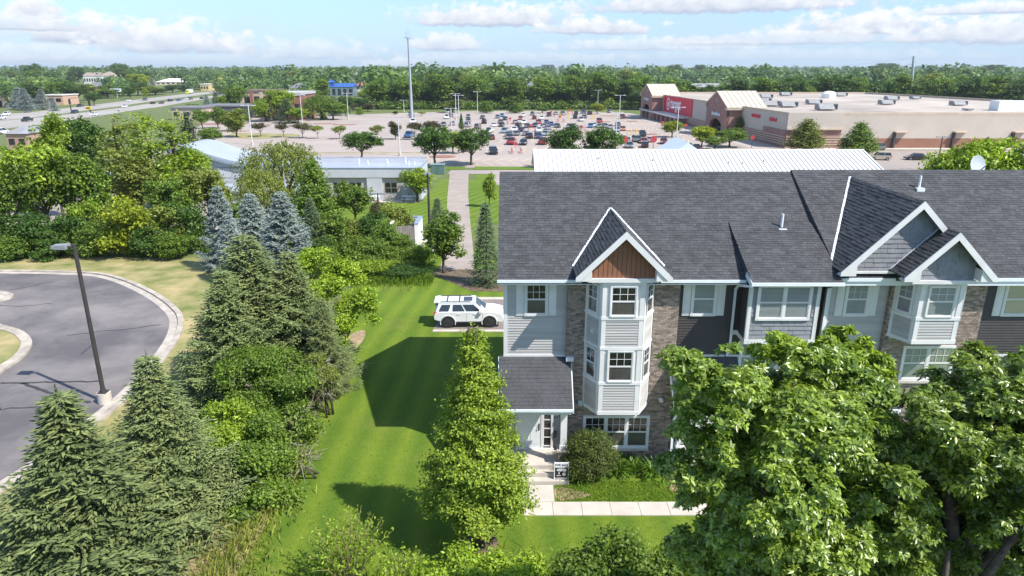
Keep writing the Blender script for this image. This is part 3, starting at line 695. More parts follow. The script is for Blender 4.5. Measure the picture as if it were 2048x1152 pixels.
# --- solid bodies behind the cladding
YW, YB = 25.2, 34.8
b = MB(); b.box(-.30, 12.2, YW, YB, -.3, 8.0); b.box(12.21, 26, YW - .2, YB, -.3, 8.02)
b.extr([(-.30, YW, 8.0), (-.30, YB, 8.0), (-.30, 30, 10.95)], (.25, 0, 0)); wall = part(b, 'wall', MORT)
Fend = Face((-.30, YB), (-.30, YW)); s = MB(); siding(s, Fend, 0, YB - YW, .3, 8.0)
zt = 8.0
while zt < 10.9:
    k = (zt - 8.0) / 2.95; siding(s, Fend, (YB - 30) * k, (YB - YW) - (30 - YW) * k, zt, zt + .1); zt += .102
s.build('siding', SIDL, wall, kind='stuff')
# front claddings
FL = Face((-.30, YW), (26, YW)); F3 = Face((12.1, 25.0), (26, 25.0)); U = lambda x: x + .30
siding(None, FL, U(-.28), U(2.12), 4.76, 7.8, parent=wall, mat=SIDL); siding(None, FL, U(-.28), U(2.12), .54, 3.0, parent=wall, mat=SIDL)
siding(None, FL, U(6.42), U(12.1), 4.76, 7.85, parent=wall, mat=SIDD); s = MB(); siding(s, FL, U(6.42), U(12.1), .3, 4.75); s.build('siding', SIDD, wall, kind='stuff')
siding(None, F3, .06, 2.28, 4.86, 7.85, parent=wall, mat=SIDL); s = MB(); siding(s, F3, .06, 2.28, .5, 4.85); s.build('siding', SIDL, wall, kind='stuff')
siding(None, F3, 5.85, 13.9, 4.86, 7.9, parent=wall, mat=SIDD); s = MB(); siding(s, F3, 5.85, 13.9, .3, 4.85); s.build('siding', SIDD, wall, kind='stuff')
# brick piers and base (proud of the siding)
def pier(x0, x1, y, hole):
    bk = MB(); bk.box(x0, x1, y, YW + .02, -.3, 7.84); o = part(bk, 'brick_pier', MORT); F = Face((x0, y), (x1, y)); m = MB()
    bricks(m, F, 0, x1 - x0, .03, 7.84, [(h[0] - x0, h[1] - x0, h[2], h[3]) for h in hole])
    bricks(m, Face((x1, y), (x1, YW)), 0, YW - y, .03, 7.8); bricks(m, Face((x0, YW), (x0, y)), 0, YW - y, .03, 7.8)
    m.build('bricks', BRICK, o, kind='stuff')
pier(2.13, 6.40, 25.0, [(2.95, 5.45, 2.55, 7.85), (2.93, 5.52, .72, 2.15)])
pier(14.36, 17.95, 24.8, [(14.5, 16.95, 5.6, 7.85), (15.2, 17.15, 3.85, 5.3)])
# --- windows
def win(F, u0, u1, z0, z1, n=1, grid=(3, 2), blind=False, casing=.085, o=0., top_only=True, screen=True, case=True):
    """sash window in face F: frame with panes, grille and screen as its pieces"""
    w = (u1 - u0) / n; zm = z0 + (z1 - z0) * .5; fr = MB()
    if case:
        F.slab(fr, u0 - casing, u0, z0 - casing, z1 + casing, o, o + .075); F.slab(fr, u1, u1 + casing, z0 - casing, z1 + casing, o, o + .075)
        F.slab(fr, u0, u1, z1, z1 + casing, o, o + .075); F.slab(fr, u0, u1, z0 - casing, z0, o, o + .085)
    for i in range(1, n): F.slab(fr, u0 + i * w - .045, u0 + i * w + .045, z0, z1, o, o + .07)
    for i in range(n):
        a, b_ = u0 + i * w + (.045 if i else 0), u0 + (i + 1) * w - (.045 if i < n - 1 else 0)
        for q0, q1, y0, y1 in ((a, a + .035, z0, z1), (b_ - .035, b_, z0, z1), (a + .035, b_ - .035, z0, z0 + .04), (a + .035, b_ - .035, z1 - .035, z1), (a + .035, b_ - .035, zm - .03, zm + .03)):
            F.slab(fr, q0, q1, y0, y1, o + .02, o + .06)
    wo = part(fr, 'window', TRIM)
    bk = MB(); F.slab(bk, u0, u1, z0, z1, o + .002, o + .031); bk.build('window_back', DARKIN, wo)
    if blind:
        bl = MB(); z = z0 + .02
        while z < z1 - .03:
            q = [F.p(u0 + .02, z, o + .042), F.p(u1 - .02, z, o + .042), F.p(u1 - .02, z + .042, o + .034), F.p(u0 + .02, z + .042, o + .034)]; bl.poly(q); z += .05
        bl.build('blind', BLIND, wo, kind='stuff')
    for i in range(n):
        a, b_ = u0 + i * w + .03, u0 + (i + 1) * w - .03
        for (y0, y1) in ((zm, z1 - .02), (z0 + .03, zm)):
            pn = MB(); F.slab(pn, a, b_, y0, y1, o + .046, o + .049); pn.build('pane', GLASS, wo)
        if screen and not blind:
            sc = MB(); F.slab(sc, a + .01, b_ - .01, z0 + .04, zm - .03, o + .034, o + .037); sc.build('screen', SCREEN, wo)
        if grid:
            gr = MB()
            for c in range(1, grid[0]): x = a + (b_ - a) * c / grid[0]; F.slab(gr, x - .009, x + .009, zm, z1, o + .05, o + .058)
            for r in range(1, grid[1]): y = zm + (z1 - zm) * r / grid[1]; F.slab(gr, a, b_, y - .009, y + .009, o + .0503, o + .0583)
            gr.build('grille', TRIM, wo)
    return wo
def shutters(F, u0, u1, z0, z1, w=.30):
    for a in (u0 - w - .1, u1 + .1):
        m = MB(); F.slab(m, a, a + w, z0 - .07, z1 + .07, .0, .05)
        for (y0, y1) in ((z0, (z0 + z1) / 2 - .05), ((z0 + z1) / 2 + .05, z1)): F.slab(m, a + .06, a + w - .06, y0, y1, .05, .062)
        part(m, 'shutter', TRIM)
win(FL, U(.56), U(1.31), 6.47, 7.66, blind=False); shutters(FL, U(.56), U(1.31), 6.47, 7.66)
win(FL, U(6.98), U(7.80), 6.47, 7.70, grid=None, blind=True); shutters(FL, U(6.98), U(7.80), 6.47, 7.70)
win(F3, .68, 1.46, 6.53, 7.74, blind=True); shutters(F3, .68, 1.46, 6.53, 7.74)
win(F3, 6.75, 7.65, 6.53, 7.74, grid=None, blind=True); shutters(F3, 6.75, 7.65, 6.53, 7.74)
FB1 = Face((2.13, 25.0), (6.4, 25.0)); FB3 = Face((14.36, 24.8), (17.95, 24.8))
win(FB1, .83, 3.36, .78, 2.10, n=3); win(FB3, .9, 2.75, 3.93, 5.22, n=2, blind=True)
sl_ = MB(); FB1.slab(sl_, .72, 3.46, .60, .69, 0, .12); part(sl_, 'window_sill', CONC); sl_ = MB(); FB3.slab(sl_, .8, 2.85, 3.74, 3.84, 0, .12); part(sl_, 'window_sill', CONC)
# --- bays
def bay(xc, ho, hf, yw, yf, bands, zb, zt, nums, blind):
    core = MB(); P = [(xc - ho, yw + .1), (xc - ho, yw), (xc - hf, yf), (xc + hf, yf), (xc + ho, yw), (xc + ho, yw + .1)]
    core.extr([(p[0], p[1], zb) for p in P], (0, 0, zt - zb)); bo = part(core, 'bay', TRIM)
    faces = [Face(P[1], P[2]), Face(P[2], P[3]), Face(P[3], P[4])]
    tr = MB()
    for i, F in enumerate(faces):
        pw = .12 if i != 1 else .16
        for (u0, u1) in ((0, pw), (F.w - pw, F.w)): F.slab(tr, u0, u1, zb, zt, .0, .03)
        for kind, z0, z1 in bands:
            if kind == 'trim': F.slab(tr, -.02, F.w + .02, z0, z1, 0, .05)
            elif kind == 'siding': siding(None, F, pw, F.w - pw, z0, z1, .110, .002, parent=bo, mat=SIDL)
            else:
                if i == 1: win(F, .33, F.w - .33, z0 + .06, z1 - .06, blind=blind, casing=.05)
                else: win(F, .19, F.w - .23, z0 + .06, z1 - .06, grid=(2, 2), blind=blind, casing=.04)
    tr.build('trim', TRIM, bo)
bay(4.12, 1.28, .78, 25.0, 24.15, [('trim', 7.95, 8.12), ('window', 6.72, 7.95), ('trim', 6.6, 6.72), ('siding', 5.52, 6.6), ('trim', 5.40, 5.52), ('window', 4.06, 5.38), ('trim', 3.94, 4.06), ('siding', 2.80, 3.94), ('trim', 2.66, 2.80)], 2.66, 8.12, 2, False)
bay(15.72, 1.24, .80, 24.8, 23.95, [('trim', 8.02, 8.16), ('window', 6.78, 8.02), ('trim', 6.66, 6.78), ('siding', 5.86, 6.66), ('trim', 5.72, 5.86)], 5.72, 8.16, 1, True)
# --- box bay of the dark unit, clad in shakes
bx = MB(); bx.box(8.84, 11.40, 24.3, YW + .01, 5.62, 8.0); boxbay = part(bx, 'box_bay', SHAKE)
FX = Face((8.84, 24.3), (11.40, 24.3))
def shakes(F, poly, row=.178, wmin=.22, wmax=.5, o=.0, parent=None, holes=()):
    z0 = min(p[1] for p in poly); z1 = max(p[1] for p in poly); x0 = min(p[0] for p in poly); x1 = max(p[0] for p in poly); z = z0
    while z < z1:
        x = x0 - random.uniform(0, wmax)
        while x < x1:
            t = random.uniform(wmin, wmax); q = clip2([(x, z), (x + t - .008, z), (x + t - .008, z + row), (x, z + row)], poly); x += t
            if len(q) < 3: continue
            cx = sum(p[0] for p in q) / len(q); cz = sum(p[1] for p in q) / len(q)
            if any(h[0] < cx < h[1] and h[2] < cz < h[3] for h in holes): continue
            hh = random.uniform(.016, .03); m = MB(); A = [F.p(p[0], p[1], o + .003 + hh * (1 - (p[1] - z) / row * .85)) for p in q]; B = [F.p(p[0], p[1], o - .002) for p in q]; m.poly(A)
            for k in range(len(q)): l = (k + 1) % len(q); m.poly([B[k], B[l], A[l], A[k]])
            m.build('shake', SHAKE, parent)
        z += row
shakes(FX, [(0, 5.78), (2.56, 5.78), (2.56, 7.95), (0, 7.95)], parent=boxbay, holes=[(.26, 2.29, 6.55, 8.0)])
siding_l = MB(); siding(siding_l, Face((8.84, YW), (8.84, 24.3)), 0, .88, 5.75, 8.0); siding(siding_l, Face((11.40, 24.3), (11.40, YW)), 0, .88, 5.75, 8.0); siding_l.build('siding', SIDD, boxbay, kind='stuff')
t_ = MB(); FX.slab(t_, -.04, .09, 5.62, 8.0, 0, .04); FX.slab(t_, 2.47, 2.6, 5.62, 8.0, 0, .04); FX.slab(t_, -.06, 2.62, 5.58, 5.76, 0, .05); t_.box(8.79, 8.838, 24.3, 25.18, 5.58, 5.75); t_.box(8.79, 8.838, 24.26, 24.36, 5.76, 8.0); t_.box(11.402, 11.45, 24.26, 24.36, 5.76, 8.0)
t_.build('trim', TRIM, boxbay)
win(FX, .35, 2.20, 6.63, 7.86, n=2, grid=None, blind=True, casing=.09)
win(FL, U(9.05), U(10.9), 4.05, 5.3, n=2, grid=None, blind=True)
# --- corner boards, frieze, belt trim
t_ = MB(); t_.box(-.33, -.18, YW - .05, YW + .1, .5, 7.95); t_.box(12.02, 12.14, 24.94, 25.19, .3, 7.95); t_.box(-.34, 2.128, YW - .055, YW - .001, 4.66, 4.76); t_.box(6.402, 12.0, YW - .055, YW - .001, 4.66, 4.76)
t_.box(12.142, 14.358, 24.94, 24.998, 4.76, 4.86); t_.box(17.952, 26, 24.94, 24.998, 4.76, 4.86)
part(t_, 'corner_trim', TRIM)
# --- main roofs
SL1 = (11.22 - 8.02) / 5.4
def zmain(Y): return 8.02 + SL1 * (Y - 24.6)
SL3 = (11.30 - 8.19) / 5.7
def zmain3(Y): return 8.19 + SL3 * (Y - 24.3)
def gable_roof(x0, x1, ye, ze, yr, zr, yb, th=.16):
    zb = zr - (zr - ze) / (yr - ye) * (yb - yr); m = MB()
    m.extr([(x0, ye, ze), (x0, yr, zr), (x0, yb, zb), (x0, yb, zb - th), (x0, yr, zr - th), (x0, ye, ze - th)], (x1 - x0, 0, 0))
    ro = part(m, 'roof', SHING); h = math.hypot(yr - ye, zr - ze)
    shingle_field((x0, ye - .02, ze - .01), (1, 0, 0), (0, yr - ye, zr - ze), x1 - x0, h).build('shingles', SHING, ro, kind='stuff')
    shingle_field((x1, yb, zb), (-1, 0, 0), (0, yr - yb, zr - zb), x1 - x0, math.hypot(yr - yb, zr - zb), ex=.3, tmin=.5, tmax=1).build('shingles', SHING, ro, kind='stuff')
    c = MB(); x = x0
    while x < x1:
        c.extr([(x, yr - .14, zr - .055), (x, yr, zr + .045), (x, yr + .14, zr - .055)], (.28, 0, 0)); x += .285
    c.build('ridge_cap', SHING, ro, kind='stuff')
    return ro
r1 = gable_roof(-.54, 12.08, 24.6, 8.02, 30, 11.22, 35.4); r3 = gable_roof(12.09, 26.2, 24.3, 8.19, 30, 11.30, 35.4, .3)
t_ = MB(); t_.box(-.55, 2.6, 24.52, 24.598, 7.92, 8.03); t_.box(5.55, 8.73, 24.52, 24.598, 7.92, 8.03); t_.box(-.5, 8.8, 24.61, 25.19, 7.82, 7.86)
t_.box(12.1, 14.1, 24.22, 24.298, 8.07, 8.19); t_.box(16.95, 26.2, 24.22, 24.298, 8.07, 8.19); t_.box(12.21, 26, 24.31, 24.99, 7.89, 7.93); t_.box(12.1, 26, 24.27, 24.305, 7.9, 8.08)
part(t_, 'gutter', METAL)
# shed roof over the box bay
ys, ye_ = 27.3, 23.95; zs, ze_ = zmain(ys) + .02, 8.12; m = MB()
m.extr([(8.74, ye_, ze_), (8.74, ys, zs), (8.74, 24.75, 8.0), (8.74, ye_, ze_ - .16)], (3.33, 0, 0)); ro = part(m, 'roof', SHING)
shingle_field((8.72, ye_ - .02, ze_), (1, 0, 0), (0, ys - ye_, zs - ze_), 3.34, math.hypot(ys - ye_, zs - ze_)).build('shingles', SHING, ro, kind='stuff')
t_ = MB(); t_.box(8.7, 12.08, 23.86, 23.94, 8.0, 8.12); t_.bar((8.715, 23.95, 8.05), (8.715, 24.6, 8.24), .03, .2); t_.build('gutter', METAL, ro)
# gables
def front_gable(xc, hw, zr, zb, yf, yback, zroof, wall_y, wallmat, kind, wx0, wx1, wz0, rakes=(1, 1), zcut=None):
    sl = (zr - zb) / hw; ro = None
    yv = lambda z: yback(z)
    for sd in (-1, 1):
        P = [Vector((xc, yf, zr)), Vector((xc + sd * hw, yf, zb)), Vector((xc + sd * hw, yv(zb), zb)), Vector((xc, yv(zr), zr))]
        nrm = Vector((sd * sl, 0, 1)).normalized(); m = MB(); m.extr(P, nrm * -.10); o = part(m, 'roof', SHING)
        L_ = math.hypot(hw, zr - zb); W = yv(zr) - yf
        O = P[1]; u = Vector((0, 1, 0)); v = Vector((-sd * hw, 0, zr - zb))
        cl = [(0, 0), (yv(zb) - yf, 0), (W, L_), (0, L_)]
        shingle_field(O, u, v, max(W, yv(zb) - yf), L_, clip=cl, tmin=.2, tmax=.5).build('shingles', SHING, o, kind='stuff')
        fl = MB(); a = P[2] + nrm * .03; b2 = P[3] + nrm * .03; fl.bar(a, b2, .10, .03)
        if sd < 0 or rakes[1]: fl.build('valley_flashing', METAL, o)
        rk = MB(); h = .19; A = [(xc, zr + .015), (xc + sd * (hw + .03), zb + .015 - sl * .03), (xc + sd * (hw + .03), zb - sl * .03 - .12), (xc + sd * (hw - .14), zb - .14), (xc, zr - h * 1.35)]
        rk.extr([(p[0], yf - .045, p[1]) for p in A], (0, .043, 0))
        # boxed return at the foot of the rake
        q = [(xc + sd * (hw + .01), zb - .16), (xc + sd * (hw - .55), zb - .16), (xc + sd * (hw - .55), zb + .55 * sl - .28)]
        rk.extr([(p[0], yf + .001, p[1]) for p in q], (0, wall_y - yf - .02, 0))
        rk.build('rake_board', TRIM, o)
    sf = MB(); sf.extr([(xc - hw + .1, yf + .01, zb - .03), (xc + hw - .1, yf + .01, zb - .03), (xc, yf + .01, zr - .17)], (0, .01, 0))
    w = MB(); T = [(wx0, wz0), (wx1, wz0), (wx1, min(zr - .1, zr - .1 - sl * abs(wx1 - xc))), (xc, zr - .12), (wx0, min(zr - .1, zr - .1 - sl * abs(wx0 - xc)))]
    T = [T[0], T[1]] + ([T[2]] if T[2][1] > wz0 + .02 else []) + [T[3]] + ([T[4]] if T[4][1] > wz0 + .02 else [])
    w.extr([(p[0], wall_y, p[1]) for p in T], (0, .3, 0)); wo = part(w, 'gable_wall', wallmat)
    F = Face((0, wall_y), (1, wall_y))
    if kind == 'boards':
        x = wx0
        while x < wx1:
            q = clip2([(x, wz0), (x + .148, wz0), (x + .148, zr), (x, zr)], T)
            if len(q) > 2:
                m = MB(); m.extr([F.p(p[0], p[1], .022) for p in q], F.n * -.02); m.build('board', BOARD, wo)
            x += .17
    else: shakes(F, T, parent=wo, o=.004)
    return wo
inv1 = lambda z: 24.6 + (z - 8.02) / SL1
inv3 = lambda z: 24.3 + (z - 8.19) / SL3
front_gable(4.05, 1.72, 10.04, 8.36, 23.8, inv1, None, 24.14, BOARD, 'boards', 2.82, 5.30, 8.24)
t_ = MB(); t_.box(2.74, 5.38, 24.02, 24.13, 8.09, 8.235); t_.box(2.74, 2.815, 24.04, 24.13, 8.24, 8.62); t_.box(5.305, 5.38, 24.04, 24.13, 8.24, 8.62); part(t_, 'gable_trim', TRIM)
front_gable(14.5, 2.55, 11.08, 8.50, 24.0, inv3, None, 24.35, SHAKE, 'shakes', 12.3, 16.9, 8.42, rakes=(1, 0))
t_ = MB(); t_.box(12.3, 15.3, 24.27, 24.345, 8.36, 8.44); part(t_, 'gable_trim', TRIM)
front_gable(15.5, 1.62, 10.12, 8.50, 23.3, lambda z: 24.35 + .0 * z, None, 23.72, SHAKE, 'shakes', 14.42, 16.58, 8.30)
t_ = MB(); t_.box(14.36, 16.64, 23.6, 23.9, 8.165, 8.295); part(t_, 'gable_trim', TRIM)
# --- porches
def porch(x0, x1, colx, yw, zt, door=None, floor=(-.1, 2.25)):
    zf, yf = 3.19, 23.58; m = MB()
    m.extr([(x0, yf, zf), (x0, yw, zt), (x0, yw, zt - .18), (x0, yf, zf - .14)], (x1 - x0, 0, 0)); ro = part(m, 'roof', SHING)
    shingle_field((x0, yf - .02, zf), (1, 0, 0), (0, yw - yf, zt - zf), x1 - x0, math.hypot(yw - yf, zt - zf) - .04, ex=.155, tmin=.2, tmax=.42, parts=ro, mat=SHING)
    t = MB(); t.box(x0 - .02, x1 + .03, yf - .1, yf - .012, zf - .085, zf + .01); t.box(x0 + .02, x1 - .05, yf + .15, yf + .45, zf - .32, zf - .08)
    t.extr([(x1 + .002, yf, zf - .02), (x1 + .002, yw, zt - .03), (x1 + .002, yw, zt - .24), (x1 + .002, yf, zf - .2)], (.035, 0, 0)); t.extr([(x0 - .037, yf, zf - .02), (x0 - .037, yw, zt - .03), (x0 - .037, yw, zt - .24), (x0 - .037, yf, zf - .2)], (.035, 0, 0))
    t.build('gutter', METAL, ro); e = MB(); xe = x1 if colx > (x0 + x1) / 2 else x0; e.box(xe - .2, xe + .09, yw - .33, yw - .16, zt - .1, zt + .06); e.build('flashing_box', METAL, ro)
    b = MB(); b.box(colx - .21, colx + .21, yf + .36, yf + .78, .54, 1.12); po = part(b, 'porch_pier', MORT); k = MB()
    for F in (Face((colx - .21, yf + .36), (colx + .21, yf + .36)), Face((colx + .21, yf + .36), (colx + .21, yf + .78)), Face((colx - .21, yf + .78), (colx - .21, yf + .36))): bricks(k, F, 0, .42, .55, 1.11)
    k.build('bricks', BRICK, po, kind='stuff'); c = MB(); c.box(colx - .26, colx + .26, yf + .31, yf + .83, 1.12, 1.2); c.build('pier_cap', CONC, po)
    c = MB(); c.box(colx - .125, colx + .125, yf + .44, yf + .69, 1.2, zf - .3); c.box(colx - .165, colx + .165, yf + .40, yf + .73, 1.203, 1.36); c.box(colx - .16, colx + .16, yf + .405, yf + .725, zf - .44, zf - .325); part(c, 'column', TRIM)
    f = MB(); f.box(floor[0], floor[1], 23.9, yw - .001, -.2, .54); part(f, 'porch_floor', CONC)
    for i, (ya, yb2, z) in enumerate(((23.62, 23.898, .36), (23.34, 23.618, .18))):
        f = MB(); f.box(floor[0], floor[1] - .02, ya, yb2, -.2, z); part(f, 'step', CONC)
porch(-.5, 2.32, 2.03, YW - .03, 4.70); porch(6.22, 8.9, 6.62, YW - .03, 4.70, floor=(6.42, 8.8)); porch(12.05, 14.72, 14.4, 24.97, 4.80, floor=(12.1, 14.65)); porch(17.62, 20.4, 18.0, 24.97, 4.80, floor=(17.8, 20.3))
def door(u0, side, F, o=0.):
    m = MB(); F.slab(m, u0, u0 + .95, .58, 2.66, o + .03, o + .06)
    for (a, b, c, d) in ((.14, .44, 1.65, 2.5), (.52, .82, 1.65, 2.5), (.14, .44, .78, 1.5), (.52, .82, .78, 1.5)): F.slab(m, u0 + a, u0 + b, c, d, o + .0601, o + .068)
    do = part(m, 'door', DOORW); h = MB(); hx = u0 + (.87 if side > 0 else .08); F.slab(h, hx - .025, hx + .025, 1.42, 1.72, o + .06, o + .085); h.tube([F.p(hx, 1.5, o + .08), F.p(hx, 1.5, o + .14), F.p(hx, 1.66, o + .14), F.p(hx, 1.66, o + .08)], .014, 6); h.build('handle', M('dark_bronze', (.06, .05, .045), .4, .1, 5, metal=.6), do)
    fr = MB(); F.slab(fr, u0 - .1, u0, .54, 2.76, o + .02, o + .08); F.slab(fr, u0 + .95, u0 + 1.05, .54, 2.76, o + .02, o + .08); F.slab(fr, u0, u0 + .95, 2.66, 2.76, o + .02, o + .08); F.slab(fr, u0 - .1, u0 + 1.5, .542, .60, o + .08, o + .12); fr.build('door_frame', TRIM, do)
    s0 = u0 + 1.05 if side > 0 else u0 - .42
    sb = MB(); F.slab(sb, s0, s0 + .32, .66, 2.7, o + .022, o + .033); so = part(sb, 'sidelight', DARKIN)
    for k in range(5): p = MB(); F.slab(p, s0 + .02, s0 + .28, .7 + k * .4, 1.07 + k * .4, o + .036, o + .04); p.build('pane', GLASS, so)
    q = MB()
    for k in range(6): F.slab(q, s0, s0 + .30, .66 + k * .4, .70 + k * .4, o + .03, o + .055)
    F.slab(q, s0 + .3, s0 + .4, .56, 2.76, o + .02, o + .08); F.slab(q, s0, s0 + .02, .704, 2.655, o + .03, o + .054); q.build('sidelight_frame', TRIM, so)
door(U(.24), 1, FL); door(U(7.35), 1, FL); door(.55, 1, F3); door(6.9, 1, F3)
def text_obj(s, size, loc, mat, parent=None, name='lettering', rot=(math.pi / 2, 0, 0), ext=.004, bold=0.):
    cu = bpy.data.curves.new('t', 'FONT'); cu.body = s; cu.size = size; cu.align_x = 'CENTER'; cu.align_y = 'CENTER'; cu.extrude = ext; cu.resolution_u = 2; cu.offset = bold
    ob = bpy.data.objects.new('t', cu); C.objects.link(ob); bpy.context.view_layer.update()
    me = bpy.data.meshes.new_from_object(ob); bpy.data.objects.remove(ob); me.materials.clear(); me.materials.append(mat)
    from mathutils import Euler
    me.transform(Matrix.Translation(Vector(loc)) @ Euler(rot).to_matrix().to_4x4())
    if parent is not None: me.transform(org(parent).inverted())
    return link_mesh(name, me, parent)
BLACK = M('black_panel', (.02, .02, .022), .4, .1, 5); SIGNW = M('sign_white', (.78, .78, .78), .5, .03, 3); NAVY = M('navy_print', (.03, .05, .16), .5, .05, 3)
pl = MB(); pl.extr([(1.735 + .24 * math.cos(a), 25.168, 2.08 + .115 * math.sin(a) + .02 * abs(math.sin(a))) for a in [i * math.pi / 10 for i in range(20)]], (0, -.02, 0)); plq = part(pl, 'house_number_plaque', BLACK)
text_obj('11820', .15, (1.735, 25.142, 2.085), SIGNW, plq, bold=.003)
wl = MB(); wl.box(1.70, 1.82, 25.06, 25.17, 1.30, 1.36); wl.cyl(1.76, 25.1, 1.1, 1.3, .05, .06, 8); part(wl, 'wall_lantern', BLACK)
# --- small fittings on the walls and roof
v = MB(); Fob = Face((2.84, 25.0), (3.34, 24.15)); Fob.slab(v, .42, .58, 5.92, 6.08, .02, .06); part(v, 'vent', TRIM)
for x, y, z in ((8.62, YW - .07, 5.62), (14.55, 24.74, 5.62)): v = MB(); v.box(x, x + .2, y, y + .05, z, z + .18); part(v, 'vent', TRIM)
v = MB(); v.box(2.66, 2.82, 24.92, 24.982, 2.62, 2.85); part(v, 'meter_box', M('pale_blue_box', (.45, .55, .62), .5, .05, 3))
v = MB(); v.tube([(5.98, 24.99, 2.86), (5.98, 24.86, 2.86)], [.10, .07], 12); part(v, 'flood_light', TRIM)
for x, y, h in ((10.75, 26.95, .62), (17.1, 28.9, .55)):
    zz = (zmain(y) if x < 12 else zmain3(y)); v = MB(); v.cyl(x, y, zz - .1, zz + h, .05, n=10); v.box(x - .16, x + .16, y - .2, y + .16, zz - .10, zz + .05); part(v, 'vent_pipe', METAL)
def spout(pts):
    v = MB()
    for a, b in zip(pts, pts[1:]): v.bar(a, b, .085, .07)
    part(v, 'downspout', METAL)
spout([(8.72, 23.9, 7.98), (8.58, 24.9, 7.7), (8.55, 25.1, 7.5), (8.55, 25.1, 4.95), (8.4, 25.0, 4.78)])
spout([(6.28, 23.55, 3.05), (6.26, 23.62, 2.9), (6.26, 23.9, 2.5), (6.26, 23.9, .75), (6.3, 23.75, .35), (6.3, 23.4, .12)])
spout([(12.06, 24.35, 7.9), (12.0, 24.92, 7.6), (12.0, 24.92, 4.9)])
# yard sign on the porch step
ys_ = thing('yard_sign', 'small black and white for sale sign in a white frame on the porch steps', 'sign', (1.93, 23.5, .18))
m = MB()
for x in (1.66, 2.2): m.box(x - .018, x + .018, 23.47, 23.5, .18, .95)
m.box(1.678, 2.182, 23.472, 23.498, .22, .255); m.build('sign_frame', SIGNW, ys_)
m = MB(); m.box(1.678, 2.182, 23.465, 23.49, .27, .715); pb = m.build('sign_panel', BLACK, ys_); m = MB(); m.box(1.65, 2.21, 23.46, 23.485, .72, .94); rd = m.build('sign_rider', SIGNW, ys_)
text_obj('FOR SALE', .115, (1.93, 23.456, .83), NAVY, rd, bold=.002)
m = MB()
for x0, x1, z0, z1 in ((1.78, 2.08, .64, .665), (1.74, 2.12, .59, .62), (1.78, 2.1, .555, .572), (1.82, 1.86, .42, .5), (1.75, 1.92, .345, .37)): m.box(x0, x1, 23.459, 23.464, z0, z1)
m.build('print_line', SIGNW, pb); m = MB(); m.tube([(2.04, 23.464, .42), (2.04, 23.459, .42)], .075, 16); m.build('round_emblem', M('emblem_grey', (.4, .45, .5), .5, .2, 30), pb)
# satellite dish on the far roof slope
sd = thing('satellite_dish', 'pale grey satellite dish rising behind the townhouse ridge', 'dish', (20.6, 30.6, 10.9))
m = MB(); n = 20; c = Vector((20.75, 31, 11.42)); ax = Vector((.25, -.95, .28)).normalized(); xx = ax.orthogonal().normalized(); yy = ax.cross(xx)
rings = [[c + (xx * math.cos(2 * math.pi * j / n) * .92 + yy * math.sin(2 * math.pi * j / n) * .92) * r + ax * (r * r * .28) for j in range(n)] for r in (.12, .25, .38, .46)]
for A, B in zip(rings, rings[1:]):
    for j in range(n): k = (j + 1) % n; m.poly([A[j], A[k], B[k], B[j]])
m.poly(rings[0]); m.build('reflector', M('dish_grey', (.42, .46, .47), .5, .05, 3), sd); m = MB(); m.tube([(20.75, 31.2, 10.5), (20.75, 31.15, 11.2), c - ax * .02], .035, 8); m.bar(c - Vector((0, 0, .4)), c + ax * .5 - Vector((0, 0, .1)), .03); m.build('mast', BLACK, sd)
# ------------------------------------------------------------------ vehicles
def paint(name, c, metal=.0): return M('paint_' + name, c, .28, .02, 1, metal=metal, coat=.6)
PAINT = dict(white=paint('white', (.74, .75, .76)), silver=paint('silver', (.42, .44, .46), .3), grey=paint('grey', (.16, .17, .18), .3), black=paint('black', (.014, .014, .016)),
             navy=paint('navy', (.03, .05, .11), .2), blue=paint('blue', (.04, .12, .28)), red=paint('red', (.30, .03, .032)), maroon=paint('maroon', (.14, .02, .025)),
             orange=paint('orange', (.38, .15, .07)), teal=paint('teal', (.16, .22, .24), .2), yellow=paint('yellow_green', (.62, .68, .06)), pale=paint('pale_blue_grey', (.30, .36, .42), .3), beige=paint('beige', (.45, .38, .29), .2))
CARGLASS = M('car_glass', (.022, .026, .032), .06, .1, 1, spec=.8)
TYRE = M('tyre_rubber', (.022, .021, .021), .85, .1, 6); RIM = M('wheel_rim', (.33, .34, .35), .35, .05, 4, metal=.7); RIMD = M('dark_wheel_rim', (.06, .06, .062), .5, .1, 5, metal=.4)
TAIL = M('tail_lamp', (.42, .02, .02), .3, .05, 4); HEADL = M('head_lamp', (.7, .7, .68), .15, .05, 4); DKPL = M('dark_plastic', (.03, .03, .032), .7, .1, 6)
def loft(mb, prof, w, wt=None, inset=.07, m=0):
    """side outline prof [(x,z)] swept over the width with rounded shoulders"""
    cx = sum(p[0] for p in prof) / len(prof); cz = sum(p[1] for p in prof) / len(prof); n = len(prof); i0 = len(mb.v)
    rings = [(-w / 2, 1 - inset * .9), (-w / 2 + .05, 1 - inset * .25), (-w / 2 + .2, 1), (w / 2 - .2, 1), (w / 2 - .05, 1 - inset * .25), (w / 2, 1 - inset * .9)]
    for y, k in rings:
        for x, z in prof: mb.v.append((cx + (x - cx) * (1 - (1 - k) * .35), y, cz + (z - cz) * k))
    for r in range(len(rings) - 1):
        for j in range(n): l = (j + 1) % n; mb.f.append((i0 + r * n + j, i0 + (r + 1) * n + j, i0 + (r + 1) * n + l, i0 + r * n + l)); mb.m.append(m)
    mb.f.append(tuple(i0 + j for j in range(n))); mb.m.append(m); e = i0 + (len(rings) - 1) * n; mb.f.append(tuple(e + j for j in range(n - 1, -1, -1))); mb.m.append(m)
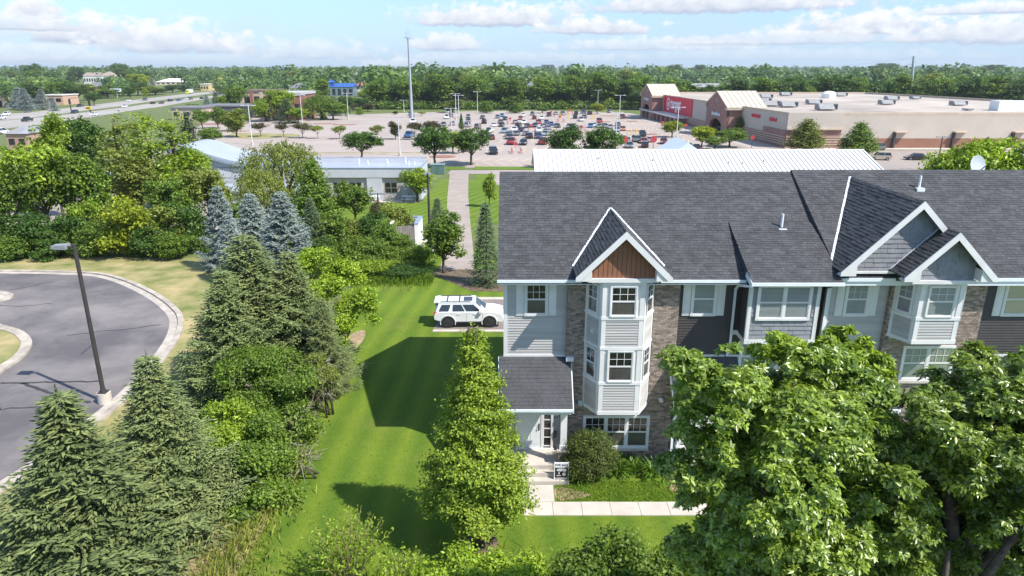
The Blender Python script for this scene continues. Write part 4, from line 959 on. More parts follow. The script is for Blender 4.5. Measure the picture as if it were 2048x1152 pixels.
CAR_SPEC = dict(
    sedan=dict(L=4.7, w=1.82, body=[(-2.33, .32), (-2.35, .62), (-2.28, .92), (-1.75, .97), (-.9, .95), (.75, .93), (1.6, .86), (2.2, .72), (2.34, .5), (2.3, .28), (1.8, .22), (-1.9, .22)], gh=(-1.72, 1.02, .92, -1.05, .28, 1.43), wb=1.38, r=.33),
    suv=dict(L=4.6, w=1.88, body=[(-2.25, .4), (-2.3, .75), (-2.24, 1.06), (-1.5, 1.08), (.9, 1.05), (1.75, .98), (2.2, .82), (2.3, .55), (2.25, .34), (1.8, .28), (-1.9, .28)], gh=(-2.2, 1.12, 1.05, -1.92, .42, 1.70), wb=1.36, r=.37),
    pickup=dict(L=5.6, w=1.95, body=[(-2.78, .5), (-2.8, .95), (-2.76, 1.08), (-.75, 1.08), (1.2, 1.1), (2.2, 1.05), (2.72, .92), (2.8, .6), (2.74, .42), (2.2, .35), (-2.4, .4)], gh=(-.85, 1.45, 1.08, -.62, .75, 1.84), wb=1.72, r=.4),
    van=dict(L=5.0, w=1.95, body=[(-2.45, .4), (-2.5, .8), (-2.46, 1.1), (-1.5, 1.12), (1.3, 1.05), (2.0, .95), (2.42, .8), (2.5, .55), (2.42, .35), (2, .28), (-2.1, .28)], gh=(-2.42, 1.75, 1.05, -2.25, .75, 1.82), wb=1.5, r=.35))
def car_proto(kind):
    S = CAR_SPEC[kind]; t = thing('parked_car' if kind in ('sedan', 'suv') else {'pickup': 'pickup_truck', 'van': 'van'}[kind], 'x', 'car', (0, 0, -100)); org_ = ORG.pop(t.name)
    mb = MB(); loft(mb, S['body'], S['w']); x0, x1, zb, xt0, xt1, zt = S['gh']; w = S['w']; wb_, wt_ = w / 2 - .09, w / 2 - .24
    for ya in (-1, 1):        # pillars
        for (xb, xt) in ((x0, xt0), (x1, xt1), ((x0 + x1) / 2 - .15, (xt0 + xt1) / 2 - .1)): mb.bar((xb, ya * wb_, zb - .02), (xt, ya * wt_, zt - .02), .08, .06)
    q = [(xt0 - .06, -wt_ - .02), (xt1 + .05, -wt_ - .02), (xt1 + .05, wt_ + .02), (xt0 - .06, wt_ + .02)]
    mb.extr([(a, b, zt - .03) for a, b in q], (0, 0, .035)); mb.extr([((a * .9 + (xt0 + xt1) * .05), b * .85, zt + .004) for a, b in q], (0, 0, .025))
    for ya in (-1, 1): mb.box(x1 - .35, x1 - .15, ya * (w / 2 + .02) - .09, ya * (w / 2 + .02) + .09, zb + .02, zb + .16)
    if kind == 'pickup':
        for ya in (-1, 1): mb.box(-2.76, -.9, ya * (w / 2 - .1) - .05, ya * (w / 2 - .1) + .05, 1.05, 1.16)
        mb.box(-2.8, -2.7, -w / 2 + .1, w / 2 - .1, 1.05, 1.16)
    bo = mb.build('body', PAINT['silver'], t, world=False); bo.data.polygons.foreach_set('use_smooth', [True] * len(bo.data.polygons)); bo.data.set_sharp_from_angle(angle=R(38))
    g_ = MB(); B = [(x0 + .02, -wb_, zb - .03), (x1 - .02, -wb_, zb - .03), (x1 - .02, wb_, zb - .03), (x0 + .02, wb_, zb - .03)]; T = [(xt0 + .02, -wt_, zt - .035), (xt1 - .02, -wt_, zt - .035), (xt1 - .02, wt_, zt - .035), (xt0 + .02, wt_, zt - .035)]
    for k in range(4): l = (k + 1) % 4; g_.poly([B[k], B[l], T[l], T[k]])
    g_.build('windows', CARGLASS, t, world=False)
    if kind == 'pickup': bd = MB(); bd.box(-2.7, -.95, -w / 2 + .16, w / 2 - .16, 1.07, 1.09); bd.build('cargo_bed', DKPL, t, world=False)
    for sx in (-1, 1):
        for sy in (-1, 1):
            wh = MB(); c = Vector((sx * S['wb'], sy * (w / 2 - .1), S['r'])); wh.tube([c - Vector((0, .11, 0)), c + Vector((0, .11, 0))], S['r'], 14); wo = wh.build('wheel', TYRE, t, world=False)
            rm = MB(); rm.tube([c, c + Vector((0, sy * .118, 0))], S['r'] * .6, 10); rm.build('rim', RIM, wo, world=False)
    zL = S['body'][1][1] + .12
    for sy in (-1, 1):
        l = MB(); l.box(S['body'][1][0] - .02, S['body'][1][0] + .16, sy * (w / 2 - .22) - .17, sy * (w / 2 - .22) + .17, zL - .1, zL + .1); l.build('tail_light', TAIL, t, world=False)
        l = MB(); xh = S['L'] / 2; l.box(xh - .34, xh - .08, sy * (w / 2 - .28) - .18, sy * (w / 2 - .28) + .18, .62, .78); l.build('headlight', HEADL, t, world=False)
    return t
CARS = {k: car_proto(k) for k in CAR_SPEC}
CARLIST = []
def put_car(kind, colour, x, y, rz, z=None, group=None, where='', label=None):
    c = copy_thing(CARS[kind], (x, y, g(y) + .04 if z is None else z), rz); c['category'] = {'sedan': 'car', 'suv': 'car', 'pickup': 'pickup truck', 'van': 'van'}[kind]
    for ch in c.children:
        if ch.name.startswith('body'): ch.material_slots[0].link = 'OBJECT'; ch.material_slots[0].material = PAINT[colour]
    if group: c['group'] = group
    CARLIST.append([c, kind, colour, where, x, y, label]); return c
COLN = dict(pale='pale blue grey', teal='grey green', yellow='yellow green', navy='dark blue')
KINDN = dict(sedan='sedan', suv='tall hatchback', pickup='pickup truck', van='van')
ORD = ['first', 'second', 'third', 'fourth', 'fifth', 'sixth', 'seventh', 'eighth', 'ninth', 'tenth', 'eleventh', 'twelfth', 'thirteenth', 'fourteenth', 'fifteenth', 'sixteenth']
def label_cars():
    from collections import defaultdict
    D = defaultdict(list)
    for r in CARLIST:
        if r[6]: r[0]['label'] = r[6]
        else: D[(r[1], r[2], r[3])].append(r)
    for (k, c, wh), L in D.items():
        L.sort(key=lambda r: r[4] / r[5]); nm = COLN.get(c, c) + ' ' + KINDN[k]
        for i, r in enumerate(L):
            best = sorted((q for q in CARLIST if q[3] == wh and q is not r), key=lambda q: (q[4] - r[4]) ** 2 + (q[5] - r[5]) ** 2)[:1]
            nb = COLN.get(best[0][2], best[0][2]) + ' ' + KINDN[best[0][1]].split()[-1] if best else 'kerb'
            if len(L) == 1: r[0]['label'] = f'only {nm} {wh}, close to a {nb}'
            elif len(L) == 2: r[0]['label'] = f'{nm} {wh}, the {("left", "right")[i]} one of two'
            else: r[0]['label'] = f'{nm} {wh}, {ORD[i]} such from left'
LOTC = """s grey 823 236|u white 825 248|p white 893 239|s navy 901 235|s white 895 227|s grey 936 237|s grey 965 239|u black 968 249|s grey 886 254|s silver 904 252|u silver 935 256|s grey 936 246|u grey 955 259|s white 987 255|s black 1003 255
s grey 1001 248|s grey 995 238|s blue 1004 235|s black 1010 242|s silver 1031 249|s white 1048 249|s red 1041 241|s white 1047 234|p white 978 268|s maroon 982 281|u pale 1009 268|s grey 1017 275|s black 1018 280|s grey 1033 273|s white 1029 264|s navy 1043 265|s silver 1052 273|u black 1058 279|u navy 1077 279|p red 1023 291|s black 1047 292|p red 1086 291|u black 986 311
p blue 817 277|s white 845 262|s black 1055 257|u black 1037 257|s navy 1070 256|s white 1079 265|s pale 1091 273|s silver 1088 257|s red 1078 249|s navy 1093 249|s white 1084 240|s maroon 1069 240|u teal 1065 232|p navy 1098 234|s pale 1096 261|s blue 1102 253
s white 1137 263|s black 1115 257|u black 1145 260|s white 1154 265|s blue 1182 257|s white 1190 255|s silver 1200 257|s grey 1211 257|s grey 1237 254|s orange 1247 263|s pale 1236 265|u black 1151 239|p white 1163 244|s grey 1169 238|u black 1153 231|p blue 1167 229|u black 1180 231|p silver 1126 232|s silver 1112 231|u silver 1221 227|p maroon 1246 239|u red 1200 247
u silver 1257 288|u grey 1276 286|s red 1290 289|s silver 1302 286|u black 1287 275|s maroon 1330 290|s grey 1261 298|s black 1292 297|s black 1396 303|s grey 1380 300|u teal 820 232|s black 1139 258|s silver 1222 259"""
def lot_cars():
    KD = dict(s='sedan', u='suv', p='pickup', v='van')
    for it in LOTC.replace('\n', '|').split('|'):
        k, c, px, py = it.split(); q = gp(int(px), int(py) - 1); up = random.random() < .5
        put_car(KD[k], c, q.x, q.y + 1.8, R(90 if up else -90) + R(random.choice((-9, -6, 6)) if q.y < 250 else random.uniform(-8, 8)), group='cars parked in the store car park', where='in the store car park')
    for k, c, px, py, rz, lab in [('sedan', 'black', 1835, 321, 172, 'black sedan standing alone in the side lot below the beige store wall'), ('suv', 'beige', 1762, 321, 168, 'beige tall hatchback under the tree at the near row of the side lot'), ('suv', 'grey', 1757, 300, 95, 'grey tall hatchback parked under the tree against the store wall')]:
        q = gp(px, py); put_car(k, c, q.x, q.y + .8, R(rz), group='cars in the side lot', label=lab)
    for k, c, px, py, rz in [('suv', 'white', 183, 376, 10), ('sedan', 'white', 206, 372, 12), ('suv', 'white', 232, 366, 14), ('pickup', 'navy', 2, 400, 4), ('sedan', 'black', 28, 424, 5), ('suv', 'black', 196, 416, 80), ('sedan', 'pale', 163, 351, 20), ('sedan', 'silver', 262, 362, 12)]:
        q = gp(px, py); put_car(k, c, q.x, q.y + .8, R(rz), group='cars parked behind the hedge', where='parked behind the hedge')
    for k, c, px, py, rz, lab in [('sedan', 'blue', 452, 303, 5, 'blue sedan parked at the left of the car park beside red mulch'), ('suv', 'black', 437, 301, 8, 'black tall hatchback parked beside the blue sedan near red mulch')]:
        q = gp(px, py); put_car(k, c, q.x, q.y, R(rz), group='cars beside the red island', label=lab)
    RC = [('suv', 'white', 14, 231), ('pickup', 'white', 2, 239), ('sedan', 'grey', 55, 225), ('pickup', 'black', 55, 243), ('sedan', 'white', 105, 221), ('suv', 'black', 150, 227), ('pickup', 'black', 161, 214), ('sedan', 'white', 258, 203), ('suv', 'white', 250, 215), ('suv', 'grey', 290, 201), ('sedan', 'black', 306, 208), ('sedan', 'black', 323, 207.5), ('suv', 'navy', 341, 203), ('sedan', 'blue', 358, 202), ('suv', 'white', 373, 200), ('suv', 'grey', 381, 199.5), ('sedan', 'black', 404, 198), ('van', 'white', 425, 185), ('sedan', 'grey', 437, 191), ('sedan', 'grey', 448, 190), ('sedan', 'white', 190, 231), ('sedan', 'silver', 421, 212), ('suv', 'white', 446, 206), ('sedan', 'white', 455, 207), ('van', 'white', 3, 268), ('van', 'white', 70, 266)]
    for k, c, px, py in RC:
        q = gp(px, py); d = gp(px + 20, py - 2.2) - q; put_car(k, c, q.x, q.y, math.atan2(d.y, d.x) + (math.pi if random.random() < .4 else 0), group='cars on the highway', where='on the wide highway')
lot_cars(); label_cars()
for t in CARS.values():
    for ch in list(t.children):
        for c2 in list(ch.children): bpy.data.objects.remove(c2)
        bpy.data.objects.remove(ch)
    bpy.data.objects.remove(t)
# box truck
def box_truck():
    q = gp(377, 188); d = gp(400, 185.5) - q; rz = math.atan2(d.y, d.x); t = thing('box_truck', 'delivery truck with lime cab and white box body on the highway', 'truck', (q.x, q.y, q.z), rz); ORG.pop(t.name)
    m = MB(); m.box(-.5, 9, -1.25, 1.25, .95, 3.9); m.build('cargo_box', PAINT['white'], t, world=False)
    m = MB(); m.extr([(-3.4, -1.2, .6), (-3.4, -1.2, 1.9), (-2.9, -1.2, 3.0), (-.7, -1.2, 3.3), (-.7, -1.2, .6)], (0, 2.4, 0)); m.build('cab', PAINT['yellow'], t, world=False)
    m = MB(); m.extr([(-3.32, -1.1, 1.95), (-2.93, -1.1, 2.9), (-2.99, -1.1, 2.92), (-3.40, -1.1, 1.97)], (0, 2.2, 0)); m.build('windscreen', CARGLASS, t, world=False)
    for x in (-2.3, 6.2, 7.4):
        for y in (-1.1, 1.1): m = MB(); m.tube([(x, y - .15, .5), (x, y + .15, .5)], .5, 12); m.build('wheel', TYRE, t, world=False)
box_truck()
# ---- the white off-road estate on the driveway, close enough to show its parts
def near_suv():
    t = thing('parked_suv', 'white off road estate car with black wheels parked on the driveway behind the house', 'car', (-2.72, 41.25, .03), R(1.5)); ORG.pop(t.name); t.scale = (.91, .95, .89)
    W = PAINT['white']; mb = MB()
    loft(mb, [(-2.36, .62), (-2.40, .80), (-2.34, 1.12), (-1.9, 1.18), (.95, 1.17), (1.75, 1.12), (2.22, 1.0), (2.38, .82), (2.42, .55), (2.3, .42), (1.95, .46), (1.8, .78), (1.42, .92), (1.02, .78), (.88, .46), (-.92, .46), (-1.05, .78), (-1.42, .92), (-1.8, .78), (-1.95, .5)], 1.9, inset=.05)
    b = mb.build('body', W, t, world=False, smooth=True); b.data.set_sharp_from_angle(angle=R(38))
    G = dict(x0=-2.26, x1=1.18, zb=1.12, xt0=-2.02, xt1=.42, zt=1.78); wb, wt = .86, .70
    gl = MB(); B = [(G['x0'], -wb, G['zb']), (G['x1'], -wb, G['zb']), (G['x1'], wb, G['zb']), (G['x0'], wb, G['zb'])]; T = [(G['xt0'], -wt, G['zt']), (G['xt1'], -wt, G['zt']), (G['xt1'], wt, G['zt']), (G['xt0'], wt, G['zt'])]
    for k in range(4): l = (k + 1) % 4; gl.poly([B[k], B[l], T[l], T[k]])
    cab = gl.build('cabin', W, t, world=False)
    def P(u, v, y):      # on cabin side, u along bottom, v 0..1
        xb = u; f = v; x = xb + (G['xt0'] - G['x0']) * f * ((G['x1'] - u) / (G['x1'] - G['x0'])) + (G['xt1'] - G['x1']) * f * ((u - G['x0']) / (G['x1'] - G['x0']))
        return Vector((x, y * (wb + (wt - wb) * f + .012), G['zb'] + (G['zt'] - G['zb']) * f))
    for sy in (-1, 1):
        for (a0, a1, b1, b0) in ((-2.08, -1.38, -1.16, -1.96), (-1.10, -.22, -.22, -.96), (-.12, .92, .86, -.12)):
            m = MB(); q = [P(a0, .10, sy), P(a1, .10, sy), P(b1, .80, sy), P(b0, .80, sy)]; m.poly(q if sy < 0 else q[::-1]); m.build('side_window', CARGLASS, t, world=False)
        m = MB(); m.bar((-1.9, sy * .62, 1.84), (.1, sy * .62, 1.84), .035, .035)
        for x in (-1.9, -.9, .1): m.box(x - .04, x + .04, sy * .62 - .02, sy * .62 + .02, 1.77, 1.84)
        m.build('roof_rail', DKPL, t, world=False)
        m = MB(); m.box(.72, .92, sy * 1.03 - .11, sy * 1.03 + .11, 1.12, 1.30); m.build('wing_mirror', W, t, world=False)
        m = MB(); m.box(-2.40, -2.16, sy * .84 - .1, sy * .84 + .1, .92, 1.16); m.build('tail_light', TAIL, t, world=False)
        m = MB(); m.box(2.12, 2.36, sy * .72 - .18, sy * .72 + .18, .80, .96); m.build('headlight', HEADL, t, world=False)
        m = MB(); m.box(-.95, .85, sy * .9 - .06, sy * .9 + .06, .36, .46); m.build('side_step', DKPL, t, world=False)
        for x in (-.78, .32): m = MB(); m.box(x, x + .2, sy * .965 - .02, sy * .965 + .02, 1.0, 1.04); m.build('door_handle', W, t, world=False)
        for x in (-1.15, -.15, .95): m = MB(); m.box(x - .006, x + .006, sy * .952 - .002, sy * .952 + .002, .52, 1.08); m.build('door_gap', DKPL, t, world=False)
        for xw in (-1.42, 1.42):
            m = MB(); c = Vector((xw, sy * .82, .41)); m.tube([c + Vector((0, -.13, 0)), c + Vector((0, -.12, 0)), c + Vector((0, .12, 0)), c + Vector((0, .13, 0))], [.34, .41, .41, .34], 24); wo = m.build('wheel', TYRE, t, world=False)
            r = MB(); r.tube([c, c + Vector((0, sy * .135, 0))], .25, 16)
            for k in range(6): a = k * math.pi / 3; r.bar(c + Vector((0, sy * .14, 0)), c + Vector((math.cos(a) * .24, sy * .14, math.sin(a) * .24)), .05, .03)
            r.build('rim', RIMD, wo, world=False)
            fl = MB(); A = [Vector((xw + .52 * math.cos(a), sy * .955, .41 + .52 * math.sin(a))) for a in [i * math.pi / 10 for i in range(-1, 12)]]
            for p, q in zip(A, A[1:]): fl.bar(p, q, .05, .07)
            fl.build('wheel_arch', W, t, world=False)
    m = MB(); m.poly([P(1.12, .06, -1) * 1 + Vector((.03, .06, 0)), Vector((1.17, .74, 1.17)) + Vector((.02, 0, 0)), Vector((.50, .62, 1.74)), Vector((.50, -.62, 1.74))]); m.build('windscreen', CARGLASS, t, world=False)
    m = MB(); m.poly([(-2.26, .7, 1.2), (-2.26, -.7, 1.2), (-2.06, -.6, 1.68), (-2.06, .6, 1.68)]); m.build('rear_window', CARGLASS, t, world=False)
    m = MB(); m.extr([(-2.1, -.72, 1.77), (.46, -.72, 1.77), (.46, .72, 1.77), (-2.1, .72, 1.77)], (0, 0, .04)); m.extr([(-2.36, -.66, 1.75), (-2.05, -.7, 1.79), (-2.05, .7, 1.79), (-2.36, .66, 1.75)], (0, 0, .05)); ro = m.build('roof', W, t, world=False)
    m = MB(); m.box(-.35, .25, -.42, .42, 1.812, 1.82); m.build('sunroof', CARGLASS, t, world=False)
    for x in (-1.45, -.62): m = MB(); m.box(x - .03, x + .03, -.62, .62, 1.85, 1.88); m.build('roof_bar', DKPL, t, world=False)
near_suv()
# ------------------------------------------------------------------ street furniture
POLED = M('dark_bronze_pole', (.045, .038, .036), .55, .1, 4); POLEW = M('galvanised_pole', (.55, .57, .58), .5, .06, 3); LAMPH = M('lamp_housing', (.25, .26, .27), .5, .1, 4)
def lamp_near():
    q = gp(211, 805); t = thing('street_lamp', 'tall dark lamp post with one boxy head on a concrete base by the cul-de-sac', 'street lamp', q)
    m = MB(); m.cyl(q.x, q.y, -.3, .55, .33, .31, 20); m.build('concrete_base', CONC, t, smooth=False); m = MB(); m.box(q.x - .2, q.x + .2, q.y - .2, q.y + .2, .55, .6); m.cyl(q.x, q.y, .6, .72, .15, .13, 10); m.build('base_plate', POLED, t)
    m = MB(); m.tube([(q.x, q.y, .6), (q.x, q.y, 7.95)], [.105, .085], 10); m.build('pole', POLED, t); m = MB(); m.bar((q.x, q.y, 7.82), (q.x - .34, q.y - .02, 7.82), .07, .08); m.build('arm', POLED, t)
    m = MB(); m.extr([(q.x - .3, q.y - .22, 7.74), (q.x - .95, q.y - .20, 7.76), (q.x - .95, q.y - .20, 7.90), (q.x - .3, q.y - .22, 7.95)], (0, .44, 0)); h = m.build('lamp_head', LAMPH, t)
    m = MB(); m.box(q.x - .88, q.x - .36, q.y - .17, q.y + .17, 7.715, 7.738); m.build('lens', M('lamp_lens', (.6, .6, .57), .2, .05, 3), h)
lamp_near()
def far_pole(px, pyb, pyt, mat, label, arm=1.2, base=True, name='light_pole', cat='light pole', r=.13, hs=.4):
    q = gp(px, pyb); zt = vp(px, pyt, q.y).z; t = thing(name, label, cat, q, 0, 'light poles of the car parks' if cat == 'light pole' else None)
    m = MB(); m.tube([(q.x, q.y, q.z), (q.x, q.y, zt)], [r * 1.2, r * .75], 8); m.build('pole', mat, t)
    if base: m = MB(); m.cyl(q.x, q.y, q.z - .2, q.z + .75, .33, .33, 12); m.build('concrete_base', CONC, t)
    if arm:
        for s in (-1, 1): m = MB(); m.bar((q.x, q.y, zt - .1), (q.x + s * arm, q.y, zt - .08), .12, .1); m.box(q.x + s * (arm + hs * .75) - hs, q.x + s * (arm + hs * .75) + hs, q.y - .22, q.y + .22, zt - .18, zt); m.build('lamp_head', LAMPH if mat is POLED else POLEW, t)
for a in [(505, 290, 210, POLEW, 'white light pole at the left side of the car park beside a bronze tree'), (605, 248, 190, POLEW, 'white light pole in front of the brick building with the spruce'), (697, 240, 186, POLEW, 'white light pole by the shrubs left of the tall steel tower'), (918, 252, 190, POLEW, 'taller white light pole right of a thinner one near the car park centre'), (912, 240, 187, POLEW, 'thinner white light pole just left of a taller one'), (955, 228, 183, POLEW, 'white light pole at the wood edge above the car park centre'), (1195, 222, 180, POLEW, 'far white light pole against the wood above a pale green tree'), (1238, 252, 190, POLEW, 'white light pole left of the store front'), (1232, 272, 224, POLEW, 'short white light pole over the middle of the parked cars'), (800, 312, 236, POLEW, 'thin grey light pole left of the pair of dark round trees'), (903, 268, 216, POLEW, 'short white light pole above the bright green tree in the car park'), (1353, 278, 214, POLEW, 'white light pole before the red store sign'), (808, 224, 200, POLEW, 'small distant light pole just left of the steel tower')]: far_pole(*a)
far_pole(1873, 340, 273, POLED, 'dark light pole in the side lot behind the townhouse ridge', 0.5)
far_pole(860, 472, 346, POLED, 'dark lamp post on a round concrete base beside the path', 0.1, hs=.13)
far_pole(803, 285, 290 - 50, POLEW, 'slender grey light pole between small trees of the car park', 0) if False else None
far_pole(757, 418, 386, POLED, 'short dark post with a flat white top by the clinic patio', .3, False, 'garden_post', 'post', .1)
for px, b, t_, l in [(143, 224, 197, 'dark traffic signal post left of the yellow sign'), (182, 226, 199, 'dark traffic signal post beside the yellow sign')]:
    q = gp(px, b); zt = vp(px, t_, q.y).z; t = thing('traffic_signal', l, 'traffic signal', q); m = MB(); m.cyl(q.x, q.y, q.z, zt, .3, .2, 8); m.build('pole', POLED, t); m = MB(); m.box(q.x - .4, q.x + .4, q.y - .3, q.y + .3, zt - 2.6, zt - .4); m.build('signal_head', BLACK, t); m = MB(); m.bar((q.x, q.y, zt), (q.x + 5, q.y, zt + .4), .2); m.build('mast_arm', POLED, t)
def board(px, pyb, py0, py1, w, mat, name, label, cat, polemat=POLEW, inner=None):
    q = gp(px, pyb); z0 = vp(px, py1, q.y).z; z1 = vp(px, py0, q.y).z; t = thing(name, label, cat, q); m = MB(); m.cyl(q.x, q.y, q.z, z1, .22, .22, 8); m.build('pole', polemat, t); m = MB(); m.box(q.x - w / 2, q.x + w / 2, q.y - .6, q.y - .25, z0, z1); p = m.build('sign_panel', mat, t)
    if inner: m = MB(); h = z1 - z0; m.box(q.x - w * .36, q.x + w * .36, q.y - .64, q.y - .605, z0 + h * .3, z0 + h * .7); m.build('print_line', inner, p)
YEL = M('sign_yellow', (.72, .52, .02), .5, .05, 3); SBLUE = M('sign_blue', (.05, .14, .38), .5, .05, 3)
board(235, 196, 177, 183.5, 8, SIGNW, 'pole_sign', 'white and blue sign board on a pole beyond the highway', 'sign', inner=SBLUE); board(181, 236, 213, 219, 2.4, YEL, 'road_sign', 'yellow warning sign board beside the highway', 'sign', inner=BLACK)
board(757, 214, 198, 202, 4.2, M('sign_green', (.1, .38, .30), .5, .05, 3), 'street_sign', 'teal street sign in front of the dark trees', 'sign'); board(613, 182, 169, 174, 6, DKPL, 'pole_sign', 'dark framed reader board by the blue roofed building', 'sign', inner=SIGNW)
def arches():
    q = gp(443, 178); zt = vp(443, 156.5, q.y).z; zb = vp(443, 164, q.y).z; t = thing('arch_sign', 'yellow double arch sign on a tall pole above the restaurants', 'sign', q); m = MB(); m.cyl(q.x, q.y, q.z, zb + .2, .35, .3, 8); m.build('pole', POLED, t)
    for s in (-1, 1): m = MB(); m.tube([(q.x + s * 1.55 + 1.5 * math.cos(a), q.y, zb + (zt - zb) * math.sin(a)) for a in [i * math.pi / 10 for i in range(11)]], .42, 6); m.build('arch', YEL, t)
    q = gp(487, 181); zt = vp(487, 156, q.y).z; zb = vp(487, 164, q.y).z; t = thing('pylon_sign', 'white arched pylon sign on two legs beyond the highway', 'sign', q); m = MB()
    for s in (-1, 1): m.box(q.x + s * 3.6 - .5, q.x + s * 3.6 + .5, q.y - .4, q.y + .4, q.z, zb + .1)
    m.build('leg', SIGNW, t); m = MB(); m.extr([(q.x - 4.2, q.y - .6, zb)] + [(q.x - 4.2 * math.cos(a), q.y - .6, zb + (zt - zb) * (.55 + .45 * math.sin(a))) for a in [i * math.pi / 8 for i in range(9)]] + [(q.x + 4.2, q.y - .6, zb)], (0, 1.2, 0)); m.build('sign_panel', SIGNW, t)
arches()
def towers():
    q = gp(824, 236); zt = vp(820, 76, q.y).z; t = thing('cell_tower', 'tall grey steel monopole tower with antennas rising above the car park', 'tower', q); ST = M('tower_steel', (.34, .37, .40), .5, .07, 1, stretch=(1, 1, .1))
    m = MB(); m.tube([(q.x, q.y, q.z), (q.x - .1, q.y, (q.z + zt) / 2), (q.x - .25, q.y, zt)], [.66, .5, .3], 12); m.build('mast', ST, t); x = q.x - .25
    m = MB(); m.cyl(x, q.y, zt - .3, zt + .2, .55, .55, 10); m.bar((x - 2.1, q.y, zt + .3), (x + 2.2, q.y, zt - .3), .14); m.bar((x, q.y - 1.8, zt), (x, q.y + 1.8, zt), .14); m.build('platform', ST, t)
    for dx, dz, h in ((-1.0, -.6, 2.4), (-.4, 0, 3.4), (.5, 0, 3.2), (1.1, -.4, 1.2)): m = MB(); m.cyl(x + dx, q.y - .2, zt + dz, zt + h, .12, .08, 6); m.build('antenna', ST, t)
    m = MB(); m.tube([(q.x - .1, q.y - .55, q.z), (x, q.y - .38, zt)], .06, 5); m.build('cable_run', DKPL, t)
    Y = 400; a = vp(1822, 212, Y); b = vp(1827.5, 112, Y); t = thing('transmission_pole', 'leaning pale steel power pole rising behind the store roof', 'power pole', (a.x, Y, g(Y))); m = MB(); m.tube([(a.x - .5, Y, g(Y)), (b.x, Y, b.z)], [1.15, .5], 10); m.build('mast', ST, t)
    for z, s in ((b.z - 3.5, 1), (b.z - 4.6, -1), (b.z - 7.5, -1), (b.z - 8.3, 1)): m = MB(); m.bar((b.x - .2, Y, z), (b.x + s * 1.9, Y, z + .5), .28); m.build('cross_arm', ST, t)
    W = M('power_wire', (.5, .52, .54), .5, .05, 3)
    for z, y1 in ((b.z - 4.4, 147), (b.z - 8, 152), (b.z - 1, 143)):
        e = vp(1280, y1 + 3, 470); wt = thing('power_line', f'{"lowest" if y1 == 152 else "middle" if y1 == 147 else "topmost"} thin power line stretched over the wood behind the store', 'power line', (b.x, Y, z)); m = MB(); A = Vector((b.x, Y, z)); P = [A.lerp(e, i / 14) - Vector((0, 0, 3.2 * 4 * (i / 14) * (1 - i / 14))) for i in range(15)]; m.tube(P, .055, 4, cap=False); m.build('wire', W, wt)
    q = vp(1257, 126, 2300); t = thing('water_tower', 'far small water tower standing above the horizon trees', 'water tower', (q.x, 2300, g(2300))); m = MB(); c = Vector((q.x, 2300, q.z)); n = 14; R_ = [(.0, -3.2), (4.5, -2.6), (6.4, 0), (5, 2.4), (1.5, 3.6), (0, 3.8)]
    for (r0, z0), (r1, z1) in zip(R_, R_[1:]):
        for j in range(n):
            a0, a1 = 2 * math.pi * j / n, 2 * math.pi * (j + 1) / n; m.poly([c + Vector((r0 * math.cos(a0), r0 * math.sin(a0), z0)), c + Vector((r0 * math.cos(a1), r0 * math.sin(a1), z0)), c + Vector((r1 * math.cos(a1), r1 * math.sin(a1), z1)), c + Vector((r1 * math.cos(a0), r1 * math.sin(a0), z1))])
    m.build('tank', ST, t); m = MB()
    for k in range(6): a = k * math.pi / 3; m.bar(c + Vector((5 * math.cos(a), 5 * math.sin(a), -2)), Vector((q.x + 6 * math.cos(a), 2300 + 6 * math.sin(a), g(2300))), .6)
    m.build('leg_frame', ST, t)
towers()
# red sphere signs, bollards, cart frames of the car park
REDS = M('signal_red', (.42, .045, .055), .45, .05, 3)
for px, py, r, l in [(1324, 262, .55, 'red round sign on a post by the store drive'), (1371, 268, .5, 'red ball sign on the pavement left of the near entrance'), (1249, 300, .85, 'large red round sign beside the shoppers cars near the white metal roof'), (1503, 296, .55, 'red ball beside the striped store wall'), (1306, 300, .8, 'dull red round sign in front of the white gable')]:
    q = gp(px, py); t = thing('round_sign', l, 'sign', q, 0, 'red round signs near the store'); m = MB(); m.cyl(q.x, q.y, q.z, q.z + 2.3, .06, .06, 6); m.build('post', POLED, t); m = MB(); m.tube([(q.x, q.y - .12, q.z + 2.6), (q.x, q.y + .12, q.z + 2.6)], r, 16); m.build('sign_disc', REDS, t)
Yb = thing('bollard', 'x', 'bollard', (0, 0, 0)); m = MB(); m.cyl(0, 0, -.2, 1.15, .11, .11, 8); m.build('post', YEL, Yb); m = MB(); m.cyl(0, 0, 1.151, 1.24, .115, .06, 8); m.build('cap', YEL, Yb)
for i, (px, py) in enumerate([(1255, 270), (1262, 271), (1272, 269), (1121, 236), (1136, 237), (1138, 234), (1185, 238), (1190, 237)]):
    q = gp(px, py); c = copy_thing(Yb, q, 0, f'slim yellow bollard {["leftmost", "middle", "rightmost"][i] if i < 3 else "standing"} {"of three before the black car" if i < 3 else "at the far cart lanes, " + ORD[i - 3] + " from left"}', 'yellow bollards'); c.scale = (1.3, 1.3, 1.5)
for ch in list(Yb.children): bpy.data.objects.remove(ch)
bpy.data.objects.remove(Yb)
cr = thing('cart_frame', 'x', 'cart corral', (0, 0, 0)); m = MB()
for s in (-1, 1):
    for z in (.35, .75, 1.1): m.bar((s * 1.1, -2.6, z), (s * 1.1, 2.6, z), .07)
    for y in (-2.6, 0, 2.6): m.bar((s * 1.1, y, 0), (s * 1.1, y, 1.15), .08)
m.bar((-1.1, 2.6, 1.1), (1.1, 2.6, 1.1), .07); m.build('rail_frame', REDS, cr); m = MB(); m.box(-.5, .5, 2.55, 2.62, 1.5, 2.2); m.bar((0, 2.6, 1.1), (0, 2.6, 1.6), .06); m.build('sign_panel', REDS, cr)
